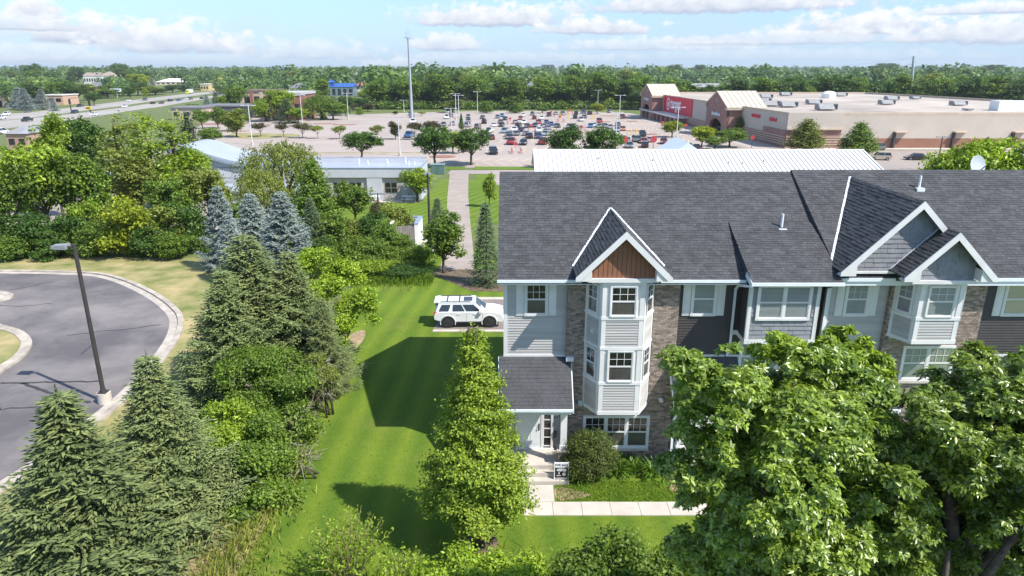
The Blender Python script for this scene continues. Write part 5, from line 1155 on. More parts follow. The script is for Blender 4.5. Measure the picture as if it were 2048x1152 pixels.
for i, (px, py, l) in enumerate([(1033, 308, 'red cart corral nearest the white metal roof'), (1021, 249, 'red cart corral between two white cars at left'), (1064, 265, 'red cart corral beside a dark blue sedan mid park'), (1166, 268, 'red cart corral between the two big dark trees'), (1122, 245, 'red cart corral at the right of the packed cars'), (1104, 234, 'red cart corral in the farthest row of cars'), (1141, 229, 'red cart corral by the yellow posts far off')]):
    q = gp(px, py); copy_thing(cr, (q.x, q.y + 2, q.z), R(4), l, 'red cart corrals')
for ch in list(cr.children): bpy.data.objects.remove(ch)
bpy.data.objects.remove(cr)
# ------------------------------------------------------------------ store
BEIGE = M('store_beige', (.50, .43, .365), .85, .05, .15, .1, 20); SBRICK = M('store_brick', (.30, .165, .135), .9, .1, .4, .1, 8); SBROWN = M('store_brown', (.27, .13, .085), .9, .08, .3)
BAND = M('store_band', (.50, .40, .30), .8, .06, .5); ROOFW = M('membrane_roof', (.385, .33, .278), .85, .2, .05, detail=9); TANR = M('tan_metal_roof', (.56, .49, .385), .5, .05, .5); SRED = M('store_red', (.62, .012, .04), .5, .04, .3); SGREY = M('unit_grey', (.24, .24, .24), .6, .12, .8)
def store():
    t = thing('store', 'big beige and brick store with a red sign and gabled brick entrances', 'store', (110, 240, -4)); A = Vector((68.5, 176)); d = Vector((-7.5, 124)).normalized(); Lf = 146.; B = A + d * Lf
    P = lambda s: A + d * s
    far_r = Vector((157, 318)); near_r = Vector((180, 176)); zr = 4.05; ztp = 4.75; base = -5.6
    m = MB(); foot = [A, near_r, far_r, B]; m.extr([(p.x, p.y, base) for p in foot], (0, 0, zr - base)); w = m.build('wall', BEIGE, t)
    m = MB(); m.poly([(p.x, p.y, zr + .01) for p in foot]); m.build('roof', ROOFW, t)
    m = MB()
    for a, b in zip(foot, foot[1:] + foot[:1]):
        e = (b - a).normalized(); n = Vector((e.y, -e.x)); 
        a2, b2 = a + n * .02, b + n * .02
        m.extr([(a2.x, a2.y, zr), (b2.x, b2.y, zr), (b2.x - n.x * .5, b2.y - n.y * .5, zr), (a2.x - n.x * .5, a2.y - n.y * .5, zr)], (0, 0, ztp - zr))
    m.build('parapet', BAND, t)
    F = Face(B, A); u = lambda s: Lf - s           # facade towards the car park
    G = Face(A, near_r)
    def slab(F, a, b, z0, z1, o0, o1, mat, name, **k): m = MB(); F.slab(m, min(a, b), max(a, b), z0, z1, o0, o1); return m.build(name, mat, t, **k)
    # brick bases, tan bands
    slab(F, u(0), u(14), -5.5, .45, .0, .12, SBRICK, 'brick_panel'); slab(F, u(14), u(30), -5.5, -.9, .0, .12, SBRICK, 'brick_panel'); slab(F, u(48), u(113), -6, -1.9, 0, .12, SBRICK, 'brick_panel'); slab(F, u(52), u(60), -1.9, .2, 0, .121, SBRICK, 'brick_panel')
    slab(G, 0, 13.6, -5.5, .55, 0, .25, SBRICK, 'brick_panel'); slab(G, -.1, 13.9, .55, .95, 0, .8, BAND, 'ledge'); slab(G, 0, 13.6, .95, ztp, .0, .25, BEIGE, 'upper_panel'); slab(G, 13.7, 111, -5.5, -1.55, 0, .06, SBROWN, 'base_panel')
    for z in (-1.35, -1.95, -2.55, -3.15):
        slab(F, u(0), u(29), z, z + .22, .12, .22, BAND, 'band'); slab(F, u(49), u(113), z - .5, z - .28, .12, .22, BAND, 'band'); slab(G, 0, 13.6, z, z + .22, .25, .34, BAND, 'band')
    # red sign
    m = MB(); F.slab(m, u(113), u(76), -1.6, 4.5, .02, .25); sp = m.build('sign_panel', SRED, t)
    c = F.p(u(106.3), 1.45, 0); m = MB(); N_ = 28
    def ring(r0, r1, o):
        for j in range(N_):
            a0, a1 = 2 * math.pi * j / N_, 2 * math.pi * (j + 1) / N_
            q = [F.p(u(106.3) + r * math.cos(a), 1.45 + r * math.sin(a), o) for r, a in ((r0, a0), (r1, a0), (r1, a1), (r0, a1))]; m.poly(q)
    ring(1.75, 2.35, .30); ring(0, .95, .30); m.build('round_emblem', SIGNW, sp)
    cu = bpy.data.curves.new('t', 'FONT'); cu.body = 'target'; cu.size = 5.6; cu.align_x = 'LEFT'; cu.extrude = .04; cu.offset = .10; cu.space_character = 1.02
    ob = bpy.data.objects.new('t', cu); C.objects.link(ob); bpy.context.view_layer.update(); me = bpy.data.meshes.new_from_object(ob); bpy.data.objects.remove(ob)
    wx = max(v.co.x for v in me.vertices); k = 13.6 / wx
    for v in me.vertices: p = F.p(u(103) + v.co.x * k, .15 + v.co.y, .30 + v.co.z); v.co = org(t).inverted() @ p
    me.materials.clear(); me.materials.append(SIGNW); link_mesh('lettering', me, sp)
    for s0, s1, z in ((22.5, 16.5, 2.6), (10.5, 6, 2.4)):
        m = MB(); n = 9 if s0 > 20 else 6
        for i in range(n):
            a = s0 + (s1 - s0) * i / n; F.slab(m, u(a), u(a) + (s0 - s1) / n * .72, z - .35, z + (.55 if i % 3 != 1 else .25), .02, .2)
        m.build('wall_letters', SRED, t)
    # gabled brick entrances
    def entrance(s0, s1, zap, zev, sign):
        mid = (s0 + s1) / 2; out, back = 4.5, 7.; m = MB()
        hw = (s1 - s0) * .30; z1 = -1.0
        # front wall with an arched opening
        W = s1 - s0; arch = [(mid - hw, base), (mid - hw, -2.2)] + [(mid - hw * math.cos(a), -2.2 + 2.9 * math.sin(a)) for a in [i * math.pi / 10 for i in range(1, 10)]] + [(mid + hw, -2.2), (mid + hw, base)]
        left = [(s0, base), (s0, zev), (mid, zap)] + [p for p in reversed(arch[:len(arch) // 2 + 1])]; right = [(mid, zap), (s1, zev), (s1, base)] + [p for p in reversed(arch[len(arch) // 2:])]
        for poly in (left, right):
            bmt = bmesh.new(); vs = [bmt.verts.new(F.p(u(p[0]), p[1], out)) for p in poly]; f = bmt.faces.new(vs); r = bmesh.ops.extrude_face_region(bmt, geom=[f]); bmesh.ops.translate(bmt, verts=[e for e in r['geom'] if isinstance(e, bmesh.types.BMVert)], vec=-F.n * .8)
            bmesh.ops.triangulate(bmt, faces=bmt.faces[:]); me = bpy.data.meshes.new('entrance_wall'); bmt.transform(org(t).inverted()); bmt.to_mesh(me); bmt.free(); me.materials.append(SBRICK); link_mesh('entrance_wall', me, t)
        m = MB(); F.slab(m, u(s0), u(s0) - .8, base, zev, -1, out - .001); m.build('side_wall', SBRICK, t); m = MB(); F.slab(m, u(s1), u(s1) + .8, base, zev, -1, out - .001); m.build('side_wall', SBRICK, t)
        m = MB(); F.slab(m, u(mid + hw), u(mid - hw), base, -2.3, .3, .5); F.slab(m, u(mid + hw), u(mid - hw), -2.3, .7, 1.4, 1.6); m.build('entrance_glass', CARGLASS, t)
        m = MB()
        for k in range(5): F.slab(m, u(mid + hw - k * hw * .5) - .1, u(mid + hw - k * hw * .5) + .1, base, -2.1, 1.6, 1.75)
        F.slab(m, u(mid + hw), u(mid - hw), -2.35, -2.1, 1.76, 1.95); m.build('door_frame', SGREY, t)
        for sg, sE in ((1, s0), (-1, s1)):       # roof panels running back over the store
            e = .9; pts = [F.p(u(mid), zap + .1, out + .3), F.p(u(sE + (-e if sE == s0 else e)), zev - .5, out + .3), F.p(u(sE + (-e if sE == s0 else e)), zev - .5, -back), F.p(u(mid), zap + .1, -back)]
            m = MB(); m.extr(pts, (0, 0, .25)); ro = m.build('entrance_roof', TANR, t); m = MB()
            for k in range(9): q = k / 8; a = pts[0].lerp(pts[3], q); b = pts[1].lerp(pts[2], q); m.bar(a + Vector((0, 0, .3)), b + Vector((0, 0, .3)), .12, .14)
            m.build('seam', TANR, ro)
        m = MB(); F.slab(m, u(s0) + .9, u(s0) - .8, zev - 1.0, zev - .3, -3, out + .4); F.slab(m, u(s1) + .8, u(s1) - .9, zev - 1.0, zev - .3, -3, out + .4); m.build('cornice', BAND, t)
        m = MB(); m.extr([F.p(u(s0) + .5, zev, out - .4), F.p(u(s1) - .5, zev, out - .4), F.p(u(mid), zap, out - .4)], -F.n * .4); m.extr([F.p(u(s0), zev - .2, -back + .3), F.p(u(s1), zev - .2, -back + .3), F.p(u(mid), zap, -back + .3)], F.n * .3); m.build('gable_back', BEIGE, t)
        m = MB()
        for i in range(8): a = mid + 3.6 - i * .9; F.slab(m, u(a), u(a) + .62, 1.55 + sign, 2.3 + sign + (.25 if i % 4 == 0 else 0), out, out + .12)
        m.build('wall_letters', M('sign_pale_blue', (.55, .68, .74), .5, .05, 2), t)
        m = MB(); c = F.p(u(mid), 5.9, out); xx = F.d * .75; zz = Vector((0, 0, .75)); m.extr([c + xx * math.cos(a) + zz * math.sin(a) for a in [i * math.pi / 6 for i in range(12)]], F.n * .08); m.build('round_emblem', SGREY, t)
    entrance(30, 48, 8.3, 4.6, 0); entrance(115, 134, 8.3, 4.6, .6)
    # canopy with piers between the entrances
    slab(F, u(136), u(80), -2.3, -1.75, .1, 4.6, M('canopy_white', (.6, .58, .55), .6, .05, .5), 'canopy')
    for i in range(9): s_ = 83 + i * 6.2; m = MB(); F.slab(m, u(s_ + .9), u(s_ - .9), -6, -2.3, 2.6, 4.2); m.build('canopy_pier', SBRICK, t)
    # ledges and pipes of the side wall
    for x in (95.4, 110.2, 125.): m = MB(); m.box(x - .25, x + .25, 175.2, 175.9, -4.0, -.1); m.build('downpipe', POLED, t); m = MB(); m.box(x - .1, x + 3.2, 174.7, 175.95, -.1, .22); m.build('ledge', BAND, t)
    # rooftop units, each with a slanted hood
    for px, py, k in [(1534, 197, 1), (1529, 206, 1), (1544, 213, 1.1), (1579, 215, 1.1), (1630, 209, 1), (1655, 221, 1.2), (1573, 192, 1), (1684, 193, 1), (1786, 201, 1), (1776, 210, 1), (1833, 199, .7), (1920, 212, 1), (1500, 211, .6), (1940, 222, .4)]:
        dd = raydir(px, py); tt = (zr - CAM_H) / dd.z; x, y = dd.x * tt, dd.y * tt; m = MB(); w_, h_ = 2.3 * k, 1.5 * k
        m.box(x - w_, x + w_, y, y + 2.2, zr + .2, zr + h_); uo = m.build('rooftop_unit', SGREY, t); m = MB(); m.extr([(x - w_, y - .01, zr + h_), (x - w_, y - 1.4 * k, zr + .45), (x - w_, y - .01, zr + .45)], (w_ * 1.5, 0, 0)); m.build('hood', M('hood_pale', (.25, .25, .25), .5, .1, 1), uo); m = MB(); m.box(x + w_ * .55, x + w_ * .95, y - .06, y - .005, zr + .4, zr + h_ * .9); m.build('grille', DKPL, uo)
    q = raydir(1657, 196); tt = (zr - CAM_H) / q.z; x, y = q.x * tt, q.y * tt; m = MB()
    m.tube([(x, y, zr), (x, y, zr + 1.6), (x, y, zr + 2.3), (x, y, zr + 2.6)], [2.6, 2.6, 1.9, .5], 14); m.build('roof_vent', SIGNW, t)
    q = raydir(2040, 222); tt = (zr - CAM_H) / q.z; x, y = q.x * tt, q.y * tt; m = MB(); m.box(x - 6, x + 9, y, y + 4, zr, zr + 2.6); m.build('roof_house', SIGNW, t)
    sheet('pavement', [(68, 172.2), (185, 172.2), (185, 175.9), (68, 175.9)], CONC, .12)
store()
# ------------------------------------------------------------------ clinic with the swooping roof
CLW = M('clinic_wall', (.47, .48, .51), .7, .04, .5); CLB = M('clinic_band', (.50, .55, .62), .6, .04, .5); CLR = M('clinic_roof', (.33, .37, .45), .7, .05, .2); CLBRK = M('clinic_block', (.40, .37, .35), .9, .08, 1.5); CLTRIM = M('clinic_cap', (.24, .30, .38), .5, .05, 1)
def clinic():
    t = thing('clinic', 'low pale blue white clinic with flat roof and swooping curved roof', 'clinic', (-30, 98, -2)); y0, y1 = 95., 102.4
    m = MB(); m.box(-46, -12.9, y0, y1, -2.6, 2.05); w = m.build('wall', CLBRK, t)
    m = MB(); m.box(-46, -12.6, y0 - .35, y0 - .005, 1.1, 2.35); m.box(-12.89, -12.5, y0 - .349, y1 + .2, -2.6, 2.35); m.box(-46, -12.9, y1 + .005, y1 + .3, 1.2, 2.75); m.box(-19.95, -17.85, y0 - .3, y0 - .006, -2.6, 1.098); m.box(-30.6, -28.8, y0 - .3, y0 - .006, -2.6, 1.098); m.build('parapet', CLW, t)
    m = MB(); m.box(-46, -12.5, y0 - .42, y0 - .2, 2.352, 2.45); m.box(-46, -12.5, y1 + .1, y1 + .36, 2.752, 2.85); m.box(-12.72, -12.45, y0 - .19, y1 + .09, 2.352, 2.47); m.build('parapet_cap', CLTRIM, t)
    m = MB(); m.box(-45.9, -13, y0, y1, 2.06, 2.1); m.build('roof', CLR, t)
    for x0, x1 in ((-17.5, -15.9), (-16.7, -15.9), (-24.6, -23.4), (-22.4, -20.8), (-27.2, -26)):
        if x0 == -16.7: continue
        m = MB(); m.box(x0, x1, y0 - .05, y0 - .004, -1.0, .35); f = m.build('window', DARKIN, t); m = MB(); m.box((x0 + x1) / 2 - .03, (x0 + x1) / 2 + .03, y0 - .08, y0 - .051, -1, .35); m.box(x0, x1, y0 - .081, y0 - .052, -.4, -.34); m.build('frame', TRIM, f); m = MB(); m.box(x0 + .02, x1 - .02, y0 - .10, y0 - .085, -.98, .33); m.build('pane', GLASS, f)
    m = MB(); m.box(-15.3, -14.2, y0 - .08, y0 - .004, -2.3, .1); dd = m.build('door', M('clinic_door', (.42, .42, .43), .5, .04, 2), t); m = MB(); m.box(-14.38, -14.30, y0 - .13, y0 - .08, -1.3, -1.1); m.build('handle', DKPL, dd)
    m = MB(); m.box(-14.85, -14.6, y0 - .085, y0 - .081, -.6, -.35); m.build('door_notice', SIGNW, dd)
    for x in (-14, -14.7, -15.5, -17.6, -18.3, -20.8, -22): m = MB(); h = random.uniform(.5, 1.); m.cyl(x, y0 + 3 + (x * 7 % 4), 2.08, 2.1 + h, .07, n=8); m.build('vent_pipe', SIGNW, t)
    # curved roof: profile swept along the depth
    pr = [(-46.6, 5.05), (-45.4, 5.35), (-44.2, 5.3), (-42.6, 4.8), (-40.6, 4.15), (-38.4, 3.55), (-36, 3.05), (-33.5, 2.75), (-31, 2.62)]; pr = [(p.x, p.y) for p in smooth_curve(pr, 3)]
    m = MB()
    for (a, b) in zip(pr, pr[1:]): m.extr([(a[0], 94.3, a[1]), (b[0], 94.3, b[1]), (b[0], 94.3, b[1] - .32), (a[0], 94.3, a[1] - .32)], (0, 9.5, 0))
    m.build('curved_roof', CLR, t)
    m = MB()
    for (a, b) in zip(pr, pr[1:]): m.extr([(a[0], 94.24, a[1] - .28), (b[0], 94.24, b[1] - .28), (b[0], 94.24, b[1] - .62), (a[0], 94.24, a[1] - .62)], (0, .05, 0))
    m.build('fascia', CLTRIM, t); m = MB(); P = [(x, 94.7, z - .33) for x, z in pr if x > -46.2]; m.extr(P + [(-31, 94.7, -2.6), (P[0][0], 94.7, -2.6)], (0, .25, 0)); m.box(-46.21, -46, 94.96, 103, -2.6, 4.9); m.build('tall_wall', CLW, t)
    m = MB(); m.box(-48, -27, 88, 94.2, -2.3, .2); m.build('low_wing', CLW, t); m = MB(); m.box(-48.3, -26.7, 87.7, 94.2, .201, .36); m.build('low_roof', CLR, t); m = MB(); m.box(-48.35, -26.65, 87.6, 87.69, .1, .4); m.build('parapet_cap', CLTRIM, t)
    sheet('patio', [(-21, 91.8), (-12.8, 91.8), (-12.8, 94.6), (-21, 94.6)], CONC, .06)
clinic()
def picnic(x, y, label):
    z = g(y) + .07; t = thing('picnic_table', label, 'picnic table', (x, y, z), 0, 'white picnic tables on the clinic patio'); m = MB(); m.box(x - .9, x + .9, y - .38, y + .38, z + .70, z + .75); m.build('tabletop', SIGNW, t)
    for s in (-1, 1):
        m = MB(); m.box(x - .9, x + .9, y + s * .72 - .14, y + s * .72 + .14, z + .42, z + .46); m.build('seat', SIGNW, t); m = MB(); m.bar((x + s * .65, y - .7, z), (x + s * .65, y + .1, z + .7), .07); m.bar((x + s * .65, y + .7, z), (x + s * .65, y - .1, z + .7), .07); m.build('leg', POLED, t)
picnic(-14.0, 92.8, 'white picnic table under the young maple on the patio'); picnic(-18.9, 92.8, 'white picnic table left of the door beside the patio post')
def shed():
    q = gp(826, 492); x, y = q.x, q.y; z = q.z; t = thing('trash_enclosure', 'white walled open topped bin enclosure with a grey gate by the path', 'bin enclosure', q); Wm = M('enclosure_white', (.72, .70, .66), .7, .07, 1.5); m = MB()
    m.box(x + .2, x + .55, y, y + 3.4, z - .3, z + 2.1); m.box(x - 2.2, x + .2, y + 3.1, y + 3.4, z - .3, z + 2.1); m.box(x - 2.2, x - 1.9, y, y + 3.1, z - .3, z + 2.1); w = m.build('wall', Wm, t); m = MB()
    m.box(x + .17, x + .58, y - .03, y + 3.43, z + 2.101, z + 2.2); m.box(x - 2.23, x + .169, y + 3.07, y + 3.43, z + 2.101, z + 2.2); m.build('wall_cap', CLTRIM, t)
    for k in range(9): m = MB(); m.box(x - 1.88 + k * .23, x - 1.88 + k * .23 + .2, y + .05, y + .11, z + .1, z + 1.9); m.build('gate_board', M('weathered_board', (.27, .24, .21), .9, .15, 5, stretch=(1, 1, .2)), t)
    m = MB(); m.box(x - 1.6, x + .0, y + .7, y + 2.6, z, z + 1.2); m.extr([(x - 1.6, y + .69, z + 1.201), (x, y + .69, z + 1.201), (x, y + 2.6, z + 1.5), (x - 1.6, y + 2.6, z + 1.5)], (0, 0, .05)); dt = thing('rubbish_skip', 'dark grey rubbish skip inside the white enclosure', 'skip', (x - .8, y + 1.6, z)); m.build('bin', M('skip_grey', (.12, .13, .15), .6, .1, 3), dt)
    sheet('apron', [(x - 3.6, y - 2.6), (x + 2.6, y - 2.6), (x + 2.9, y - .3), (x + 1.2, y + 1.2), (x + .9, y + 4), (x + .57, y + 4), (x + .56, y - .02), (x - 3, y - .1)], CONC, .05)
    q = gp(876, 348); t = thing('utility_cabinet', 'dark green box cabinet at the corner of the clinic lawn', 'utility cabinet', q); GR = M('cabinet_green', (.10, .17, .15), .5, .08, 2); m = MB(); m.box(q.x - 1.25, q.x + 1.25, q.y - .9, q.y + .9, q.z - .1, q.z + 1.75); m.build('body', GR, t); m = MB(); m.box(q.x - 1.35, q.x + 1.35, q.y - 1., q.y + 1., q.z + 1.751, q.z + 1.87); m.build('lid', M('cabinet_lid', (.2, .28, .27), .5, .05, 2), t)
    m = MB(); m.box(q.x - 1.1, q.x - .05, q.y - .94, q.y - .905, q.z + .1, q.z + 1.6); m.box(q.x + .05, q.x + 1.1, q.y - .94, q.y - .905, q.z + .1, q.z + 1.6); m.build('door', GR, t)
shed()
# ------------------------------------------------------------------ long white standing seam roof behind the house
def metal_building():
    t = thing('metal_roof_building', 'long building with a white standing seam metal roof behind the townhouse ridge', 'building', (27, 102, -3)); WR = M('white_seam_roof', (.60, .585, .56), .45, .03, .6, island=.04); yr, zr, ye, ze = 104., 3.75, 93., .35; x0, x1 = 3.3, 52.0
    m = MB(); m.extr([(x0 + .3, ye + .8, -3), (x0 + .3, ye + .8, .3), (x0 + .3, yr, zr - .3), (x0 + .3, 113, .6), (x0 + .3, 113, -3)], (x1 - x0 - .6, 0, 0)); w = m.build('wall', M('pale_building_wall', (.55, .56, .58), .8, .05, .6), t)
    n = 76; dx = (x1 - x0) / n
    mb = MB(); L = Vector((0, ye - yr, ze - zr)); nr = Vector((0, -(zr - ze), -(ye - yr))).normalized() * -1
    if nr.z < 0: nr = -nr
    a = Vector((0, 0, 0)); q = [a, Vector((dx - .004, 0, 0)), Vector((dx - .004, L.y, L.z)), Vector((0, L.y, L.z))]; mb.extr([p + nr * .04 for p in q], -nr * .06); mb.bar(Vector((.03, 0, 0)) + nr * .07, Vector((.03, L.y, L.z)) + nr * .07, .06, .11)
    me = None
    for i in range(n):
        if me is None: o = mb.build('roof_panel', WR, t, world=False); me = o.data
        else: o = link_mesh('roof_panel', me, t)
        o.location = Vector((x0 + i * dx, yr, zr)) - Vector((27, 102, -3))
    m = MB(); m.extr([(x0, yr + .02, zr - .02), (x0, 114, .4), (x0, 114, .3), (x0, yr + .02, zr - .12)], (x1 - x0, 0, 0)); m.build('back_roof', WR, t)
    m = MB(); m.extr([(x0 - .1, yr - .3, zr + .02), (x0 - .1, yr, zr + .14), (x0 - .1, yr + .3, zr + .02)], (x1 - x0 + .2, 0, 0)); m.build('ridge_cap', M('ridge_white', (.74, .74, .74), .5, .03, 1), t)
    m = MB()
    for y0, z0, y1, z1 in ((yr, zr, ye, ze), (yr, zr, 114, .4)): m.bar((x0 - .06, y0, z0 + .03), (x0 - .06, y1, z1 + .03), .16, .3); m.bar((x1 + .1, y0, z0 + .03), (x1 + .1, y1, z1 + .03), .16, .3)
    m.build('rake_trim', SIGNW, t)
    m = MB(); m.extr([(x0 + .26, 96 + 5.5 * (1 - math.cos(a)) * .5 - .2, -.6 + 2.0 * math.sin(a)) for a in [i * math.pi / 10 for i in range(11)]], (-.04, 0, 0)); m.build('wall_emblem', M('arc_blue', (.03, .12, .33), .5, .05, 2), t)
    m = MB(); m.extr([(23.2, 105, 2.6), (29.6, 105, 2.6), (26.4, 105, 4.75)], (0, 9, 0)); m.build('gable_roof', M('pale_blue_roof', (.58, .65, .70), .5, .04, 1), t)
    for x, k in ((12.5, .35), (22.2, .5), (25, .45), (20.3, .3), (31, .35), (36.2, .3), (38, .5), (47, .5), (33, .3)):
        y = 100.5 + (x * 3 % 3) - 1; z = zr - (yr - y) * (zr - ze) / (yr - ye); m = MB(); m.cyl(x, y, z - .1, z + k, .05, n=6); m.box(x - .1, x + .1, y - .1, y + .1, z, z + .1); m.build('vent_pipe', POLED if k < .4 else POLEW, t)
    t = thing('canvas_canopy', 'blue barrel canopy peeking over the townhouse ridge', 'canopy', (48.8, 82, -1.4)); BL = M('canopy_blue', (.035, .13, .36), .6, .06, 2); m = MB(); A = [(48.7 + 2.2 * math.cos(a), 2.05 + 1.15 * math.sin(a)) for a in [math.pi * (1 - i / 12) for i in range(13)]]
    for p, q in zip(A, A[1:]): m.extr([(p[0], 80, p[1]), (q[0], 80, q[1]), (q[0], 80, q[1] + .06), (p[0], 80, p[1] + .06)], (0, 4, 0))
    m.extr([(x, 79.99, z) for x, z in A], (0, .04, 0)); m.build('canopy', BL, t); m = MB()
    for x in (46.6, 50.8):
        for y in (80.3, 83.7): m.cyl(x, y, -1.6, 2.1, .06, n=6)
    m.build('post', POLED, t)
metal_building()
# ------------------------------------------------------------------ far buildings
FB = []
def fb(name, label, cat, px0, px1, pyt, pyb, depth, wall, roof, kind='flat', nwin=0, wz=(.35, .7), Y=None, over=.4, rh=None):
    q = gp((px0 + px1) / 2, pyb); Y = Y or q.y; FB.append((px0, px1, Y, pyt)); a = vp(px0, pyb, Y); b = vp(px1, pyb, Y); zt = vp(px0, pyt, Y).z; z0 = g(Y); t = thing(name, label, cat, ((a.x + b.x) / 2, Y, z0)); H = zt - z0; rh = rh or 0
    m = MB(); m.box(a.x, b.x, Y, Y + depth, z0 - 2, zt - rh); m.build('wall', wall, t)
    m = MB()
    if kind == 'flat': m.box(a.x - over, b.x + over, Y - over, Y + depth + over, zt - rh, zt + H * .1)
    elif kind == 'gable': m.extr([(a.x - over, Y - over, zt - rh), (a.x - over, Y + depth / 2, zt), (a.x - over, Y + depth + over, zt - rh)], (b.x - a.x + 2 * over, 0, 0))
    else:
        k = min(depth, b.x - a.x) * .45; lo = [Vector(p) for p in ((a.x - over, Y - over, zt - rh), (b.x + over, Y - over, zt - rh), (b.x + over, Y + depth + over, zt - rh), (a.x - over, Y + depth + over, zt - rh))]; hi = [Vector((a.x + k, Y + depth / 2 - .1, zt)), Vector((b.x - k, Y + depth / 2 - .1, zt)), Vector((b.x - k, Y + depth / 2 + .1, zt)), Vector((a.x + k, Y + depth / 2 + .1, zt))]
        for i in range(4): j = (i + 1) % 4; m.poly([lo[i], lo[j], hi[j], hi[i]])
        m.poly(lo)
    m.build('roof', roof, t)
    for i in range(nwin):
        w = (b.x - a.x) / nwin; x = a.x + (i + .22) * w; m = MB(); h = H - rh; m.box(x, x + w * .56, Y - .12, Y - .02, z0 + h * wz[0], z0 + h * wz[1]); f = m.build('window', DARKIN, t)
        m = MB(); m.box(x + w * .04, x + w * .52, Y - .17, Y - .13, z0 + h * (wz[0] + .03), z0 + h * (wz[1] - .03)); m.build('pane', CARGLASS, f)
    return t, a, b, zt, Y
RB = M('far_red_brick', (.27, .12, .085), .9, .1, .5); TAN = M('far_tan', (.46, .36, .28), .9, .07, .5); WHT = M('far_white', (.66, .64, .6), .8, .05, .5); GRR = M('far_grey_roof', (.17, .17, .185), .9, .1, .3); BLR = M('far_blue_roof', (.03, .11, .36), .6, .05, .3); RDR = M('far_red_roof', (.40, .15, .125), .8, .08, .3); DKW = M('far_dark_wall', (.085, .085, .095), .8, .1, .5); BRF = M('far_brown_roof', (.16, .11, .085), .8, .1, .4)
t_, a, b, zt, Y = fb('bank', 'tan bank building with a brown flat cap roof and square columns', 'building', 487, 546, 184, 218, 22, TAN, BRF, 'flat', 3, (.15, .75))
for i in range(4): x = a.x + (b.x - a.x) * (i + .02) / 3.1; m = MB(); m.box(x, x + 1.4, Y - 3.2, Y - 1.8, g(Y), zt); m.build('column', RB if i % 2 else TAN, t_)
fb('brick_building', 'red brick building with grey flat roof behind the white light pole', 'building', 545, 604, 190, 240, 22, RB, M('far_pale_roof', (.42, .41, .42), .8, .05, .3), 'flat', 4, (.35, .65))
t_, a, b, zt, Y = fb('blue_roof_building', 'building with a bright blue roof and small cupola', 'building', 652, 707, 167, 192, 18, M('far_glass', (.16, .22, .26), .3, .1, .5), BLR, 'gable', 5, (.1, .8), rh=2.6)
cx = a.x + 4; m = MB(); m.box(cx - 2.6, cx + 2.6, Y + 1, Y + 6, zt - 2.5, zt + 1); m.build('cupola', BLR, t_); m = MB()
for s in range(4): k = [(-3.2, -3.2), (3.2, -3.2), (3.2, 3.2), (-3.2, 3.2)]; p, q = k[s], k[(s + 1) % 4]; m.poly([(cx + p[0], Y + 3.5 + p[1], zt + 1), (cx + q[0], Y + 3.5 + q[1], zt + 1), (cx, Y + 3.5, zt + 3)])
m.build('cupola_roof', BLR, t_)
t_, a, b, zt, Y = fb('red_roof_building', 'red roofed brick building with pale panel next to the blue roof', 'building', 708, 752, 163, 190, 20, RB, RDR, 'hip', 0, rh=3.2, over=1.5); m = MB(); m.box(a.x + 2, a.x + (b.x - a.x) * .45, Y - .3, Y - .02, g(Y) + 2.5, zt - 3.6); m.build('wall_panel', WHT, t_)
t_, a, b, zt, Y = fb('strip_mall', 'low dark roofed strip of shops behind the car park trees', 'shops', 408, 560, 213, 236, 16, DKW, GRR, 'flat', 9, (.1, .6))
m = MB(); m.box(a.x + 3, a.x + 9, Y - .5, Y - .42, zt - 2.2, zt - 1.2); m.build('sign_panel', SIGNW, t_)
fb('brick_shop', 'low tan shop with brick ends left of the strip of shops', 'shops', 345, 405, 217, 240, 14, TAN, GRR, 'flat', 3)
fb('tan_shop', 'tan building with dark opening at the left edge beyond the highway', 'building', -20, 46, 187, 215, 20, TAN, BRF, 'flat', 2, (.0, .5)); fb('peach_shop', 'peach coloured low building behind blue spruces', 'building', 92, 128, 191, 210, 16, M('far_peach', (.5, .33, .24), .9, .05, .5), WHT, 'flat', 2)
fb('motel', 'long low building with grey and red roof behind street trees', 'building', 178, 244, 165, 178, 20, RDR, GRR, 'gable', 8, rh=4); fb('pale_building', 'long cream building with white roof beyond the highway trees', 'building', 312, 392, 157, 170, 25, M('far_cream', (.6, .5, .38), .9, .05, .5), WHT, 'hip', 8, rh=4)
fb('apartment_house', 'white gabled apartment house on the wooded rise at left', 'building', 166, 196, 145, 153, 20, WHT, M('far_brown_shingle', (.3, .24, .2), .9, .1, .3), 'gable', 6, Y=900, rh=4); fb('apartment_house', 'second white gabled apartment house right of the first on the rise', 'building', 199, 223, 143, 154, 20, WHT, M('far_brown_shingle', (.3, .24, .2)), 'hip', 5, Y=880, rh=5)
fb('restaurant', 'yellow fronted restaurant below the double arch sign', 'building', 402, 418, 169, 182, 14, M('far_yellow', (.58, .46, .22), .8, .05, .5), WHT, 'flat', 3); fb('restaurant', 'white low restaurant right of the yellow one', 'building', 420, 452, 168, 181, 16, WHT, M('far_pale_roof', (.42, .41, .42)), 'hip', 4, rh=2)
fb('house', 'grey roofed house showing among the wood behind the car park', 'house', 1046, 1078, 164, 190, 14, WHT, GRR, 'hip', 3, Y=520, rh=6); fb('house', 'small grey roofed house in the wood beside the steel tower', 'house', 578, 612, 166, 180, 14, WHT, GRR, 'hip', 2, Y=620, rh=4)
for i, (p0, p1, yt, l) in enumerate([(1318, 1352, 169, 'long grey roof of the leftmost house behind the store'), (1368, 1462, 167, 'longest grey roofed house row behind the store gables'), (1484, 1515, 173, 'small grey roofed house at right behind the near store gable'), (1288, 1306, 172, 'grey roofed house beside the far store gable')]): fb('house', l, 'house', p0, p1, yt, 186, 14, WHT, M('far_shingle', (.27, .27, .29), .9, .1, .3), 'hip', 3, Y=430 + 15 * i, rh=4.5)
